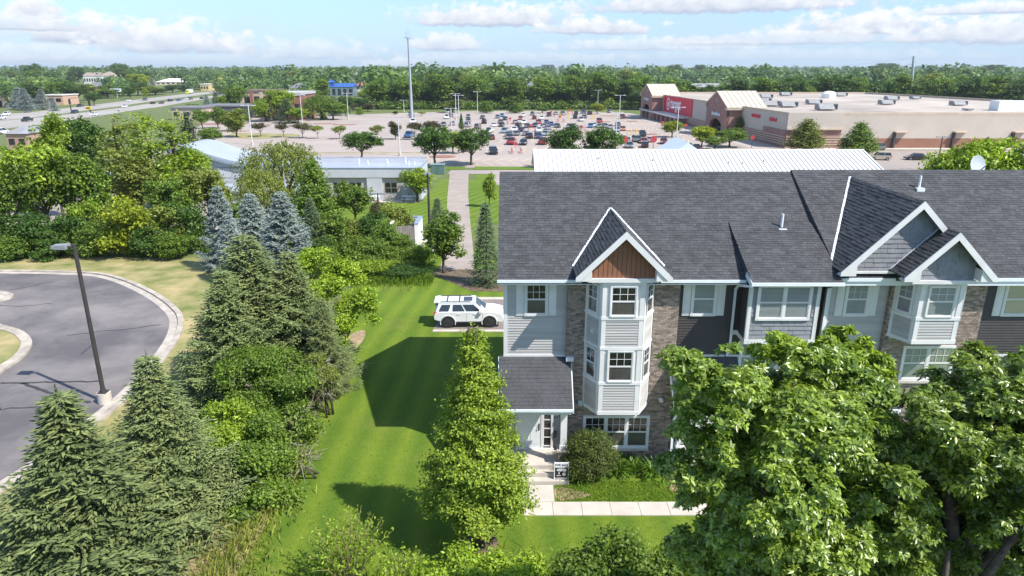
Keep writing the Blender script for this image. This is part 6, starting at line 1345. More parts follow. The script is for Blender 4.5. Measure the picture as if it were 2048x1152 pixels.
fb('brick_pavilion', 'small brick pavilion with grey hip roof behind the left trees', 'building', 18, 58, 254, 300, 7, M('far_rose_brick', (.42, .26, .2), .9, .08, .5), M('far_shingle', (.27, .27, .29)), 'hip', 2, rh=1.6)
fb('far_house', 'white house block far beyond the red roof', 'house', 712, 724, 147, 153, 14, WHT, WHT, 'flat', 2, Y=1000); fb('far_hall', 'dark flat hall far on the horizon beyond the wood', 'building', 1084, 1108, 130.5, 134, 30, DKW, DKW, 'flat', 3, Y=2500)

# ------------------------------------------------------------------ summer haze
def haze():
    m = MB(); m.box(-5200, 5200, -60, 5200, -8.5, 46); o = m.build('haze', [], kind='stuff'); mt = bpy.data.materials.new('haze'); mt.use_nodes = True; nt = mt.node_tree; nt.nodes.clear(); out = nt.nodes.new('ShaderNodeOutputMaterial'); v = nt.nodes.new('ShaderNodeVolumePrincipled')
    v.inputs['Color'].default_value = (.86, .93, 1, 1); v.inputs['Density'].default_value = .00010; v.inputs['Anisotropy'].default_value = .2; nt.links.new(v.outputs[0], out.inputs['Volume']); o.data.materials.append(mt)
haze()
# ------------------------------------------------------------------ planting: mid distance trees
PX = plant_px
def spread(lst):
    for a in lst: PX(*a)
spread([
 # left wood behind the hedge
 ('round', 'tree', 'bright', 62, 282, 66, 150, 'tall yellow green tree at the far left above the hedge'),
 ('round', 'tree', 'mid', -8, 318, 63, 130, 'mid green tree cut by the left edge above the hedge'),
 ('round', 'tree', 'dark', 140, 228, 98, 118, 'dark green round tree before the highway at left'),
 ('oval', 'tree', 'bright', 88, 238, 80, 78, 'pale green upright tree left of the dark round tree'),
 ('oval', 'tree', 'bright', 22, 292, 70, 80, 'light green narrow tree before the brick pavilion'),
 ('round', 'tree', 'mid', 118, 300, 67, 110, 'mid green tree in front of the dark round tree'),
 ('poplar', 'poplar', 'olive', 222, 222, 80, 104, 'tall yellow olive poplar, left one of the three poplars'),
 ('poplar', 'poplar', 'bright', 283, 224, 84, 104, 'tall pale poplar in the middle of the three poplars'),
 ('poplar', 'poplar', 'bright', 334, 218, 88, 92, 'tall bright poplar, right one of the three poplars'),
 ('cone', 'pine_tree', 'grey', 370, 224, 104, 62, 'grey green pine right of the poplars'),
 ('oval', 'tree', 'olive', 265, 300, 76, 90, 'olive tree low between the poplars'),
 ('round', 'tree', 'olive', 405, 328, 69, 96, 'feathery olive tree before the curved clinic roof'),
 ('oval', 'tree', 'mid', 172, 318, 68, 80, 'slender green tree in front of the poplar stems'),
 ('round', 'tree', 'bright', 376, 292, 92, 76, 'yellow green tree low beside the grey green pine'), 
 ('willow', 'willow_tree', 'olive', 556, 272, 82, 196, 'large feathery olive willow before the clinic roof'),
 ('willow', 'willow_tree', 'olive', 520, 330, 76, 120, 'smaller feathery willow left below the large willow'),
 ('cone', 'tree', 'mid', 622, 316, 72, 108, 'dark green pointed tree right of the willow'),
 ('round', 'tree', 'mid', 335, 350, 67, 100, 'green tree before the low clinic wing'),
 ('round', 'tree', 'mid', 470, 400, 66, 90, 'green tree hidden between the blue spruces'),
 # by the path
 ('round', 'young_maple', 'bright', 832, 333, 92.5, 72, 'young bright maple on the clinic lawn beside the patio'),
 ('oval', 'young_tree', 'bright', 978, 346, 88, 30, 'slim young tree on the grass right of the path'),
 ('spruce', 'spruce_tree', 'sprucedark', 874, 394, 72, 46, 'small dark spruce beside the path behind the lamp post'),
 ('spruce', 'spruce_tree', 'sprucedark', 971, 402, 49.5, 76, 'tall dark spruce touching the left edge of the townhouse roof'),
 ('oval', 'crabapple_tree', 'mid', 884, 424, 53, 92, 'loose branched small tree in front of the path'),
 ('round', 'tree', 'mid', 652, 420, 58, 86, 'light green tree right of the dark spruce in the thicket'),
 ('round', 'tree', 'mid', 706, 366, 74, 84, 'leafy green tree before the clinic windows'),
])
spread([('bush', 'shrub', m, x, y, Y, w, l, 'shrub', 'shrubs of the left hedge') for m, x, y, Y, w, l in [
 ('dark', -10, 428, 60, 110, 'green hedge shrub cut by the left edge'), ('dark', 62, 430, 59.5, 120, 'hedge shrub below the tall yellow green tree'), ('dark', 130, 420, 61, 105, 'dark hedge shrub, third from the left end'),
 ('mid', 188, 436, 59, 100, 'hedge shrub left of the yellow shrub'), ('yellow', 246, 396, 59.5, 132, 'tall yellow green shrub at the middle of the hedge'), ('olive', 312, 404, 60, 112, 'olive hedge shrub right of the yellow shrub'),
 ('dark', 372, 398, 61, 104, 'dark hedge shrub beside the left blue spruce'), ('mid', 24, 468, 58, 96, 'low leafy shrub along the verge at far left'), ('dark', 96, 470, 58, 90, 'low dark shrub along the verge'), ('dark', 300, 452, 58.6, 100, 'low shrub under the yellow shrub'), ('bright', 152, 392, 62, 90, 'bright shrub standing behind the hedge'), ('olive', 215, 402, 63, 80, 'olive shrub behind the hedge left of the yellow one'), ('mid', 345, 462, 58, 80, 'low shrub at the right end of the hedge')]])
spread([('bush', 'shrub', m, x, y, Y, w, l, 'shrub', 'shrubs of the thicket by the path') for m, x, y, Y, w, l in [
 ('dark', 735, 424, 64, 84, 'dark green shrub in the thicket below the clinic'), ('olive', 792, 402, 66, 84, 'olive shrub before the white bin enclosure'), ('mid', 775, 446, 60, 80, 'leafy shrub at the middle of the thicket'), ('olive', 690, 432, 63, 76, 'olive shrub left in the thicket'),
 ('mid', 806, 470, 59.5, 66, 'small shrub beside the concrete apron'), ('bronze', 752, 404, 78, 40, 'small bronze shrub at the patio post'), ('dark', 640, 470, 56, 76, 'dark shrub behind the yellow green vine bush'), ('bright', 846, 486, 56, 64, 'bright shrub between the apron and small tree')]])
spread([('mound', 'sumac', m, x, y, Y, w, l, 'shrub', 'sumac mounds at the meadow edge') for m, x, y, Y, w, l in [
 ('mid', 716, 474, 55.5, 124, 'large spreading sumac mound at the meadow edge'), ('mid', 650, 500, 52.5, 84, 'sumac mound beside the yellow green vine bush'), ('mid', 780, 494, 55, 80, 'smaller sumac mound right of the large one'), ('bright', 742, 520, 52, 90, 'low bright weeds at the head of the lawn'), ('dark', 800, 532, 51.5, 84, 'low dark ground plants by the mulch bed')]])
# car park trees
spread([('round', 'maple_tree', 'dark', 720, 260, 152, 80, 'dark round maple left of the light pole in the car park', 'tree', 'dark maples along the car park edge') if False else ('round', 'maple_tree', 'dark', 720, 260, 152, 78, 'dark round maple behind the clinic roof')] + [
 ('round', 'maple_tree', 'dark', 867, 250, 141.4, 82, 'dark round maple left of the pair before the parked cars'), ('round', 'maple_tree', 'dark', 941, 254, 145, 84, 'dark round maple right of the pair before the parked cars'),
 ('round', 'maple_tree', 'dark', 1127, 252, 140, 80, 'dark maple above the left part of the white metal roof'), ('round', 'maple_tree', 'dark', 1206, 254, 140, 86, 'dark maple next to the right above the white metal roof'),
 ('oval', 'tree', 'yellow', 905, 262, 165, 44, 'bright yellow green tree between the two dark maples'),
 ('cone', 'tree', 'olive', 1618, 236, 168, 86, 'cone shaped green tree before the store corner'), ('cone', 'tree', 'mid', 1724, 243, 160, 84, 'cone shaped tree in front of the brown store base'),
 ('oval', 'tree', 'mid', 1490, 234, 205, 40, 'upright green tree before the striped store wall'), ('round', 'tree', 'mid', 1462, 258, 178, 70, 'leafy green tree before the near entrance'), ('round', 'tree', 'mid', 1432, 272, 172, 50, 'low green tree beside the pale tree'),
 ('round', 'locust_tree', 'yellow', 1407, 250, 178, 54, 'pale yellow green tree left of the near entrance'), ('round', 'locust_tree', 'yellow', 1346, 240, 205, 48, 'pale yellow green tree before the red store sign'), ('round', 'locust_tree', 'yellow', 1195, 206, 335, 32, 'pale yellow green tree far along the wood edge'),
 ('round', 'locust_tree', 'vine', 1905, 288, 66, 120, 'bright feathery tree left of the satellite dish'), ('round', 'locust_tree', 'vine', 1998, 268, 68, 170, 'large bright feathery tree behind the satellite dish')])
spread([(k, 'parking_tree', m, x, y, Y, w, l, 'tree', 'small trees on the car park islands') for k, m, x, y, Y, w, l in [
 ('round', 'mid', 400, 218, 240, 40, 'round green parking tree, leftmost of the row by the shops'), ('oval', 'mid', 431, 216, 243, 34, 'narrow green parking tree right of the leftmost one'), ('oval', 'olive', 468, 220, 205, 52, 'tall olive tree on a red island'), ('oval', 'mid', 452, 222, 228, 40, 'green tree behind the olive one on the red island'), ('round', 'mid', 417, 252, 172, 44, 'round green tree on the red mulch by the blue car'),
 ('flat', 'bronze', 519, 247, 207, 36, 'bronze leaved small tree right of the left light pole'), ('flat', 'bronze', 565, 248, 205, 30, 'bronze small tree left of the willow top'), ('flat', 'bronze', 603, 248, 202, 38, 'wide bronze tree at the left of the flat headed row'), ('flat', 'olive', 634, 252, 200, 26, 'small flat headed tree in the middle of the row'), ('flat', 'olive', 678, 253, 199, 28, 'flat headed olive tree left of the dark maple'), ('flat', 'olive', 753, 252, 199, 28, 'flat headed tree over the white car'),
 ('oval', 'bronze', 789, 244, 198, 30, 'bronze green tree beside the slender light pole'), ('flat', 'bronze', 828, 246, 197, 32, 'bronze tree behind the bright blue pickup'), ('round', 'bronze', 862, 240, 215, 34, 'bronze green tree behind the left dark maple'), ('cone', 'dark', 922, 226, 230, 12, 'very narrow tree beside the thin light pole'), ('cone', 'mid', 646, 226, 290, 16, 'small cone tree on a red island left'), ('cone', 'bright', 719, 214, 330, 20, 'small bright cone tree before the dark shrubs'), ('oval', 'mid', 790, 222, 330, 14, 'thin small tree near the tower foot'),
 ('cone', 'mid', 972, 203, 345, 36, 'bright green cone tree at the wood edge, left of two'), ('cone', 'mid', 1031, 206, 345, 36, 'bright green cone tree at the wood edge, right of two'), ('round', 'mid', 1085, 214, 345, 30, 'low round tree at the end of the parked rows'), ('flat', 'olive', 843, 224, 320, 16, 'tiny tree right of the tower foot'), ('oval', 'olive', 905, 200, 350, 50, 'olive tree behind the pair of light poles')]])
spread([('spruce', 'spruce_tree', m, x, y, Y, w, l) for m, x, y, Y, w, l in [
 ('sprucedark', 571, 196, 268, 52, 'dark spruce before the brick building'), ('blue', 669, 192, 320, 30, 'blue spruce at the back of the car park'), ('sprucedark', 489, 214, 285, 18, 'narrow dark spruce behind the left light pole'),
 ('blue', 33, 174, 385, 46, 'big blue spruce pair, left one beyond the highway'), ('blue', 45, 176, 375, 42, 'big blue spruce pair, right one beyond the highway'), ('sprucedark', 62, 178, 400, 34, 'dark spruce between the blue spruces beyond the highway'), ('blue', 80, 178, 385, 36, 'single blue spruce right of the dark spruce'), ('blue', 104, 194, 365, 22, 'smallest blue spruce beside the peach building'),
 ('blue', 412, 188, 400, 24, 'blue spruce among cars left of the round highway tree'), ('sprucedark', 430, 184, 410, 30, 'dark spruce next to the blue one at the highway'), ('blue', 303, 155, 650, 20, 'hazy blue spruce far by the cream building'), ('blue', 236, 157, 640, 16, 'hazy blue spruce by the long motel roof')]])
spread([(k, 'tree', m, x, y, Y, w, l) for k, m, x, y, Y, w, l in [
 ('round', 'mid', 468, 168, 330, 46, 'round green tree right of the highway end'), ('willow', 'olive', 528, 192, 282, 72, 'pale willow like tree before the tan bank'), ('round', 'bright', 556, 176, 284, 62, 'light green tree in front of the brick building'), ('round', 'bright', 594, 214, 268, 46, 'bright tree at the foot of the white light pole'), ('willow', 'mid', 640, 186, 292, 92, 'wide light green tree below the blue roof'), ('round', 'mid', 664, 200, 290, 60, 'green tree right of the brick building'), ('round', 'dark', 716, 194, 380, 50, 'dark tree below the red roof'), ('round', 'dark', 640, 212, 320, 40, 'dark low tree beside the blue spruce of the car park'), ('round', 'bronze', 705, 206, 365, 26, 'bronze tree at the shrubs left of the tower'), ('oval', 'bronze', 735, 206, 360, 28, 'upright bronze tree left of the tower'),
 ('round', 'bright', 448, 188, 372, 34, 'light green tree left of the tan bank'), ('round', 'mid', 505, 172, 455, 40, 'round tree rising behind the tan bank roof'), ('oval', 'bright', 520, 200, 276, 30, 'slim light tree before the bank columns'), ('round', 'mid', 578, 176, 420, 50, 'green tree rising behind the brick building'), ('round', 'olive', 612, 178, 390, 44, 'olive tree right behind the brick building'), ('willow', 'mid', 622, 190, 300, 56, 'drooping green tree right of the brick building'), ('round', 'dark', 690, 190, 350, 40, 'dark tree under the blue roof'), ('round', 'bright', 738, 176, 420, 44, 'light green tree under the red roof'), ('round', 'dark', 768, 188, 392, 50, 'dark tree between red roof and tower'), ('oval', 'mid', 690, 212, 322, 24, 'slim green tree behind the far light pole'), ('round', 'mid', 486, 232, 268, 36, 'low round tree before the strip of shops'), ('round', 'bronze', 535, 226, 278, 26, 'bronze round tree before the strip of shops'), ('round', 'mid', 384, 206, 330, 36, 'tree standing before the tan shop with brick ends'), ('round', 'dark', 760, 152, 560, 60, 'tall dark tree right of the red roof'), ('round', 'mid', 800, 150, 470, 56, 'tall green tree left of the tower shaft'), ('oval', 'bright', 640, 160, 480, 40, 'light tree behind the blue roof'), ('round', 'far', 1352, 127.5, 1500, 30, 'tall horizon tree above the store gables'), ('round', 'far', 1403, 128, 1500, 26, 'dark horizon tree right of the tall one'), ('round', 'far', 1775, 125, 1400, 56, 'broad horizon tree left of the steel power pole'), ('round', 'far', 1992, 128, 1400, 44, 'broad horizon tree near the right edge'), ('round', 'far', 995, 130, 1200, 60, 'broad horizon tree above the car park centre'), ('round', 'far', 60, 128, 1100, 46, 'broad horizon tree at the far left'), ('round', 'far', 152, 131, 1000, 34, 'horizon tree left of the white apartments'),
 ('round', 'mid', 210, 168, 560, 30, 'round tree beside the white and blue sign'), ('round', 'dark', 256, 172, 520, 24, 'dark round tree right of the sign'), ('oval', 'bright', 289, 174, 500, 14, 'slim bright tree at the highway edge'), ('round', 'dark', 184, 184, 430, 30, 'dark low tree by the used car yard'), ('round', 'mid', 120, 166, 470, 50, 'wide tree behind the peach building'), ('round', 'olive', 170, 166, 500, 44, 'olive tree left of the motel roof'), ('round', 'far', 237, 124.5, 1000, 42, 'tallest round tree on the left horizon'), ('round', 'far', 676, 131, 800, 54, 'big round tree above the blue roof on the horizon'), ('round', 'yellow', 275, 146, 700, 46, 'yellow green tree right of the white apartments')]])
# ------------------------------------------------------------------ the wood behind: front row as trees, the rest as one mass
def wood_rows():
    k = 0; names = ['oval', 'round', 'round', 'oval']; mats = ['mid', 'bright', 'dark', 'mid', 'yellow', 'far', 'bright', 'olive']; x = 752; L = []
    while x < 1292:
        L.append((x, random.uniform(160, 182) if k % 3 else random.uniform(146, 160), 388 + 10 * (k % 3), random.uniform(48, 80))); x += random.uniform(17, 27); k += 1
    n1 = len(L)
    x = 1296
    while x < 2060:
        L.append((x, (158 if x > 1500 else 166) + random.uniform(-9, 12), 345 if x > 1520 else 380, random.uniform(50, 84))); x += random.uniform(22, 36)
    for i, (x, y, Y, w) in enumerate(L):
        j = i if i < n1 else i - n1; wn = 'behind the car park' if i < n1 else 'behind the store'; m = mats[(i * 5 + i // 3) % 8]; nm = dict(far='blue green', mid='mid green', dark='dark', bright='light green', olive='olive', yellow='yellow green')[m]
        tens = ['', 'twenty', 'thirty', 'forty']; o = ORD[j] if j < 16 else (['seventeenth', 'eighteenth', 'nineteenth', 'twentieth'][j - 16] if j < 20 else tens[(j + 1) // 10 - 1] + '-' + ORD[(j + 1) % 10 - 1] if (j + 1) % 10 else dict(zip((30, 40), ('thirtieth', 'fortieth'))).get(j + 1, 'later'))
        PX(names[(i * 3 + i // 4) % 4], 'woodland_tree', m, x, y, Y, w, f'{nm} tree, {o} from left in front row of wood {wn}', 'tree', f'trees of the wood {wn}')
wood_rows()
def wood_back():
    L = []; x = 664
    while x < 1290: L.append((x, random.uniform(141, 160), random.uniform(450, 520), random.uniform(36, 66), 'second row of wood behind the car park')); x += random.uniform(24, 40)
    x = 1310
    while x < 2060: L.append((x, random.uniform(148, 166), random.uniform(410, 470), random.uniform(40, 74), 'second row of wood behind the store')); x += random.uniform(32, 54)
    x = -15
    while x < 470: L.append((x, random.uniform(160, 182), random.uniform(1.0, 1.0) * (gp(x, min(232, 233 - x * .118) - 5).y + random.uniform(15, 60)), random.uniform(30, 52), 'tree belt beyond the highway')); x += random.uniform(13, 24)
    x = 20
    while x < 650: L.append((x, random.uniform(134, 146), random.uniform(760, 1000), random.uniform(26, 46), 'far rise at left')); x += random.uniform(26, 44)
    mats = ['mid', 'far', 'bright', 'dark', 'olive', 'mid', 'far', 'yellow']; kinds = ['round', 'oval', 'round', 'poplar', 'round', 'oval']; cnt = {}
    for i, (x, y, Y, w, wn) in enumerate(L):
        if any(b[0] - 8 < x < b[1] + 8 and Y < b[2] + 8 and y < b[3] + 6 for b in FB): continue
        m = mats[(i * 3 + i // 5) % 8]; nm = dict(far='blue green', mid='mid green', dark='dark', bright='light green', olive='olive', yellow='yellow green')[m]; j = cnt[(m, wn)] = cnt.get((m, wn), -1) + 1
        PX(kinds[(i * 5 + i // 3) % 6], 'woodland_tree', m, x, y, Y, w, f'{ORD[min(j, 15)]} {nm} tree from left in the {wn}', 'tree', f'trees of the {wn}')
wood_back()
def farmat():
    mt = LM['far'].copy(); mt.name = 'leaf_wood_mass'; nt = mt.node_tree; N = nt.nodes; L = nt.links; at = N.new('ShaderNodeAttribute'); at.attribute_name = 'tone'
    mx = next(n for n in N if n.bl_idname == 'ShaderNodeMix'); rp = N.new('ShaderNodeValToRGB'); e = rp.color_ramp.elements; e[0].color = (.045, .09, .028, 1); e[1].color = (.20, .27, .055, 1); e[1].position = 1.
    for p, c in ((.3, (.075, .15, .03)), (.6, (.12, .20, .035)), (.8, (.095, .15, .05))): q = e.new(p); q.color = (*c, 1)
    L.new(at.outputs['Fac'], rp.inputs[0]); m2 = N.new('ShaderNodeMix'); m2.data_type = 'RGBA'; m2.inputs[0].default_value = .75; L.new(mx.outputs[2], m2.inputs[6]); L.new(rp.outputs[0], m2.inputs[7])
    hs = next(n for n in N if n.bl_idname == 'ShaderNodeHueSaturation' and n.inputs['Color'].links and n.inputs['Color'].links[0].from_node == mx); L.new(m2.outputs[2], hs.inputs['Color']); return mt
def far_wood():
    """everything beyond reads as one mass of crowns"""
    pts = []; hx = [p[0] for p in fu]; hy = [gp(*p).y for p in fu]; HW = lambda px: float(np.interp(px, hx, hy))
    def add(n, y0, y1, x0, x1, h0, h1, holes=True):
        k = 0
        while k < n:
            Y = y0 + (y1 - y0) * random.random() ** 1.2; px = random.uniform(x0, x1); X = (px - 1024) / FOC * Y
            if (px < 452 and Y < HW(px) + 30) or any(b[0] - 7 < px < b[1] + 7 and b[2] - 330 < Y < b[2] + 24 for b in FB): k += 1; continue
            pts.append((X, Y, random.uniform(h0, h1), random.uniform(.40, .66))); k += 1
    add(230, 440, 580, 690, 2300, 9, 18); add(520, 560, 900, 640, 2350, 9, 20); add(800, 900, 1500, -250, 2350, 7, 17); add(1250, 1500, 3300, -300, 2400, 9, 14)
    add(330, 640, 900, -250, 700, 9, 14); add(420, 330, 660, -250, 452, 7, 12); add(120, 600, 720, 300, 660, 9, 13); add(60, 470, 560, 480, 760, 8, 13)
    Ps, Ns, Ss = [], [], []
    from mathutils import noise as mn
    for (X, Y, H, q) in pts:
        v = mn.noise((X / 90, Y / 140, 3.3)) + .5 * mn.noise((X / 35, Y / 60, 7.7)); H = max(4.5, H * (1 + .62 * v)); q = q * (1 - .25 * v)
        near = Y < 620; n = 190 if near else (125 if Y < 1000 else (70 if Y < 1800 else 40)); d = sph(n, .25); rx = H * q
        lump = 1 + .22 * np.sin(d[:, 0] * 5 + X) * np.sin(d[:, 1] * 5 + Y) + .15 * np.sin(d[:, 2] * 9 + X)
        P = d * np.array([rx, rx, H * .46]) * (lump * rng.uniform(.82, 1.05, n))[:, None] + np.array([X, Y, g(Y) + H * .54])
        Ps.append(P); Ns.append(d + rng.normal(size=(n, 3)) * .45 + np.array([0, 0, .35])); Ss.append(np.full(n, (rx * (.25 if near else .33 if Y < 1000 else .5 if Y < 1800 else .7))) * rng.uniform(.7, 1.3, n))
    V, F = leaf_arrays(np.concatenate(Ps), np.concatenate(Ns), np.concatenate(Ss), .9, .1)
    me = arr_mesh('woods', V, F, farmat()); tone = np.concatenate([np.full(len(p) * 4, random.random()) for p in Ps]).astype(np.float32)
    me.attributes.new('tone', 'FLOAT', 'POINT').data.foreach_set('value', tone); link_mesh('woods', me, None, 'stuff')
far_wood()
def wood_edge():
    """low brush along the far edge of the car park"""
    Ps = []; Ns = []; Ss = []
    for i in range(330):
        px = random.uniform(735, 1300); Y = 381 + random.uniform(0, 10); X = (px - 1024) / FOC * Y * .985; n = 42; d = sph(n, .4); r = random.uniform(1.6, 3.2); Ps.append(d * np.array([r * 1.4, r, r]) * rng.uniform(.7, 1.05, n)[:, None] + np.array([X, Y, g(Y) + r * .7])); Ns.append(d + rng.normal(size=(n, 3)) * .5 + np.array([0, 0, .4])); Ss.append(rng.uniform(.5, 1.1, n))
    V, F = leaf_arrays(np.concatenate(Ps), np.concatenate(Ns), np.concatenate(Ss), .8, .1); link_mesh('undergrowth', arr_mesh('undergrowth', V, F, LM['mid']), None, 'stuff')
wood_edge()
# ------------------------------------------------------------------ near planting
def near_tree(name, label, cat, x, y, crown_me, crown_name, trunk=None, mat=None, rz=0., sc=(1, 1, 1), z=None, bark=None, group=None):
    t = thing(name, label, cat, (x, y, g(y) if z is None else z), rz, group); t.scale = sc
    c = link_mesh(crown_name, crown_me, t)
    if mat is not None: c.material_slots[0].link = 'OBJECT'; c.material_slots[0].material = mat
    if trunk is not None:
        b = trunk.build('trunk' if crown_name != 'foliage' else 'stem', bark or BARK, t, smooth=True, world=False)
    return t
# spruces of the left belt
SP = [spruce_mesh('crown', 8., 3.0, LM['spruce'], 147, 1.25, .185, seed=s, expo=e, wf=.16) for s, e in ((0, 1.05), (1, 1.15), (2, .95), (5, 1.45))] + [spruce_mesh('crown', 8., 2.9, LM['blue'], 91, 1.25, .24, seed=s, expo=.95) for s in (11, 12)]
def stem(H): return trunk_mesh(H * .96, .17, ())
SPL = [  # px top, py top, Y, width px at the foot, mesh, mat, label
 (112, 782, 18.6, 540, 3, 'spruce', 'large green spruce at the bottom left corner with a thin bare leader'), (291, 706, 21.6, 320, 1, 'spruce', 'green spruce right of the bottom left one, below the lamp post'),
 (485, 464, 32.6, 310, 2, 'spruce', 'tallest green spruce in the middle of the left belt'), (441, 536, 30.6, 240, 0, 'spruce', 'green spruce on the left front side of the tallest one'), (574, 498, 33.4, 240, 1, 'spruce', 'dull green spruce right of the tallest one, beside the fence post'),
 (640, 592, 31.5, 120, 2, 'spruce', 'small green spruce behind the weathered fence post'), (432, 368, 54, 104, 4, 'blue', 'left blue spruce of the three behind the green spruces'), (498, 384, 58, 116, 5, 'blue', 'middle blue spruce of the three, partly hidden'), (560, 380, 54, 132, 5, 'blue', 'right blue spruce of the three with wide silvery tiers'),
 (618, 392, 57, 100, 1, 'sprucedark', 'dark green spruce right of the three blue spruces'), (455, 424, 50, 84, 4, 'blue', 'small blue spruce wedged between the left and middle ones')]
for px, py, Y, w, k, m, l in SPL:
    top = vp(px, py, Y); H = top.z - g(Y); W = w / scale_at(Y, 1.0); near_tree('spruce_tree', l, 'tree', top.x, Y, SP[k], 'crown', stem(8), LM[m], random.uniform(0, 6.28), (W / 5.5, W / 5.5, H / 8.))
# conical street tree in the front lawn
rf = lambda t: 1.86 * (min(1, t * 5.5 + .6)) * (1 - t) ** 1.0 + .14
cm = bough_crown('crown', .9, 7.75, rf, 175, 23, 21, .12, .108, LM['mid'])
tr = trunk_mesh(8., .13, [(1.0 + i * .55, .95 * math.cos(i * 2.4) * (1 - i * .07), .95 * math.sin(i * 2.4) * (1 - i * .07), 1.9 + i * .6) for i in range(11)])
near_tree('lawn_tree', 'cone shaped green tree alone on the lawn in front of the house corner', 'tree', -1.2, 19.9, cm, 'crown', tr, leafmat('leaf_lawn_tree', (.13, .215, .015), (.30, .375, .04), nscale=.8))
# big oaks at the right
OAKM = leafmat('leaf_oak_glossy', (.10, .18, .017), (.29, .37, .06), nscale=.9, rough=.33, spec=.6, trans=.36)
def oak(name, lobes, ncl, label, x, y, trunk_r, limbs, sc=1., nl=9, leaf=.115):
    global rng
    rng = np.random.default_rng(int(x * 100))
    me = lobe_crown('crown', lobes, ncl, nl, .15, leaf, OAKM, bias=.2, p=.5, asp=.46, sub=17, ros=True, zf=.9)
    return near_tree(name, label, 'tree', x, y, me, 'crown', trunk_mesh(8.2, trunk_r, [(z + 1.6, a * .83, b * .83, c + 1.6) for z, a, b, c in limbs], seed=4), None)
def L3(px, py, Y, rx, rz, o, ry=None):
    p = vp(px, py, Y); return (p.x - o[0], p.y - o[1], p.z, rx, ry or rx, rz)
o1 = (4.75, 10.8)
lob = [L3(px, py, Y * .83, r * .86, r * .86 * k, o1) for px, py, Y, r, k in [(1385, 760, 13.4, .62, .9), (1440, 730, 13.8, .55, .8), (1480, 830, 12.8, .95, .85), (1560, 760, 13.8, .8, .7), (1640, 740, 14.2, .75, .6), (1700, 800, 13.6, .85, .8), (1620, 880, 12.6, 1.1, .8), (1430, 940, 12.8, .85, .95), (1560, 1000, 12.0, 1.1, .9), (1690, 950, 12.8, .9, .9), (1450, 1080, 12.6, .9, 1.0), (1600, 1110, 11.9, 1.0, .8), (1385, 860, 13.2, .5, .7), (1530, 900, 14.0, 1.1, .9), (1400, 1000, 13.2, .6, .8), (1500, 1150, 12.4, .9, .8), (1420, 1130, 12.6, .7, .8), (1700, 1080, 12.6, .9, .8), (1560, 880, 13.4, 1.1, .9), (1480, 980, 13.6, 1.0, .9), (1650, 1020, 13.4, 1.0, .9), (1375, 740, 13.6, .5, .8), (1420, 800, 14.2, .8, .9), (1370, 950, 13.4, .6, .9), (1400, 1110, 13., .7, .9), (1540, 830, 14.4, 1., .8), (1700, 900, 14.2, 1., .9), (1720, 1140, 13.6, .9, .9), (1540, 1130, 13.4, .9, .9)]]
oak('oak_tree', lob, 22500, 'big bright leafed oak covering the house front, left one of two', o1[0], o1[1], .26, [(3.4, -1.5, .2, 7.0), (4.0, 1.5, -.2, 8.0), (4.4, -.6, -.8, 7.6), (3.6, .7, -.9, 6.6), (5.0, .4, .6, 8.6), (4.4, 2.0, .3, 8.2)])
o2 = (8.25, 10.6)
lob = [L3(px, py, Y * .83, r * .86, r * .86 * k, o2) for px, py, Y, r, k in [(1800, 830, 13.4, .85, .8), (1895, 850, 12.8, 1.0, .7), (2005, 765, 13.6, 1.0, .75), (2060, 870, 12.6, 1.2, .8), (1850, 950, 12.2, .95, .75), (1960, 985, 12.8, .8, .7), (1790, 1050, 12.6, .8, .9), (2030, 1060, 12.0, .8, 1.0), (2130, 980, 12.5, 1.3, 1.2), (1880, 1140, 12.2, .7, .7), (1770, 900, 13.0, .6, .8), (1940, 890, 13.6, .8, .7), (1740, 1120, 12.6, .6, .8), (1840, 1090, 13.2, .9, .8), (1960, 1110, 13.2, .8, .7), (2000, 940, 13.8, 1.0, .8), (1890, 1010, 14.4, 1., .9), (2030, 1130, 14.2, 1.1, .9), (1790, 970, 14.2, .9, .9), (1930, 810, 14., .8, .8), (1860, 1110, 14.6, 1., .9), (2060, 980, 14.4, 1.1, .9), (1780, 1130, 13.8, .8, .8), (1960, 1060, 14.8, 1., .9)]]
oak('oak_tree', lob, 21500, 'large shaded oak at the lower right corner with bare dark limbs', o2[0], o2[1], .3, [(3.4, -1.7, .1, 6.6), (4.0, 1.2, .4, 8.6), (3.4, -.8, -.7, 6.0), (4.6, 2.1, 0, 7.6), (3.8, .4, -.9, 6.6), (5.0, -.6, .5, 8.4)])
o3 = (5.75, 12.0)
lob = [L3(px, py, Y * .67, r * .72, r * .72 * k, o3) for px, py, Y, r, k in [(1550, 700, 18, .6, .7), (1640, 700, 18, .6, .8), (1690, 695, 18.2, .5, .9), (1700, 660, 18.2, .22, .8), (1600, 740, 17.8, .75, .7), (1740, 740, 17.9, .5, .9), (1545, 668, 18, .22, .8)]]
me = lobe_crown('crown', lob, 1300, 7, .17, .14, LM['bright'], p=.6, asp=.42, ros=True); near_tree('ash_tree', 'thin topped pale green tree behind the left oak before the dark house', 'tree', o3[0], o3[1], me, 'crown', trunk_mesh(9.2, .09, [(6.5, -.6, .1, 10.0), (7, .4, 0, 10.6), (6.8, -.15, .2, 10.4), (7.4, .7, .2, 9.9)], seed=3))
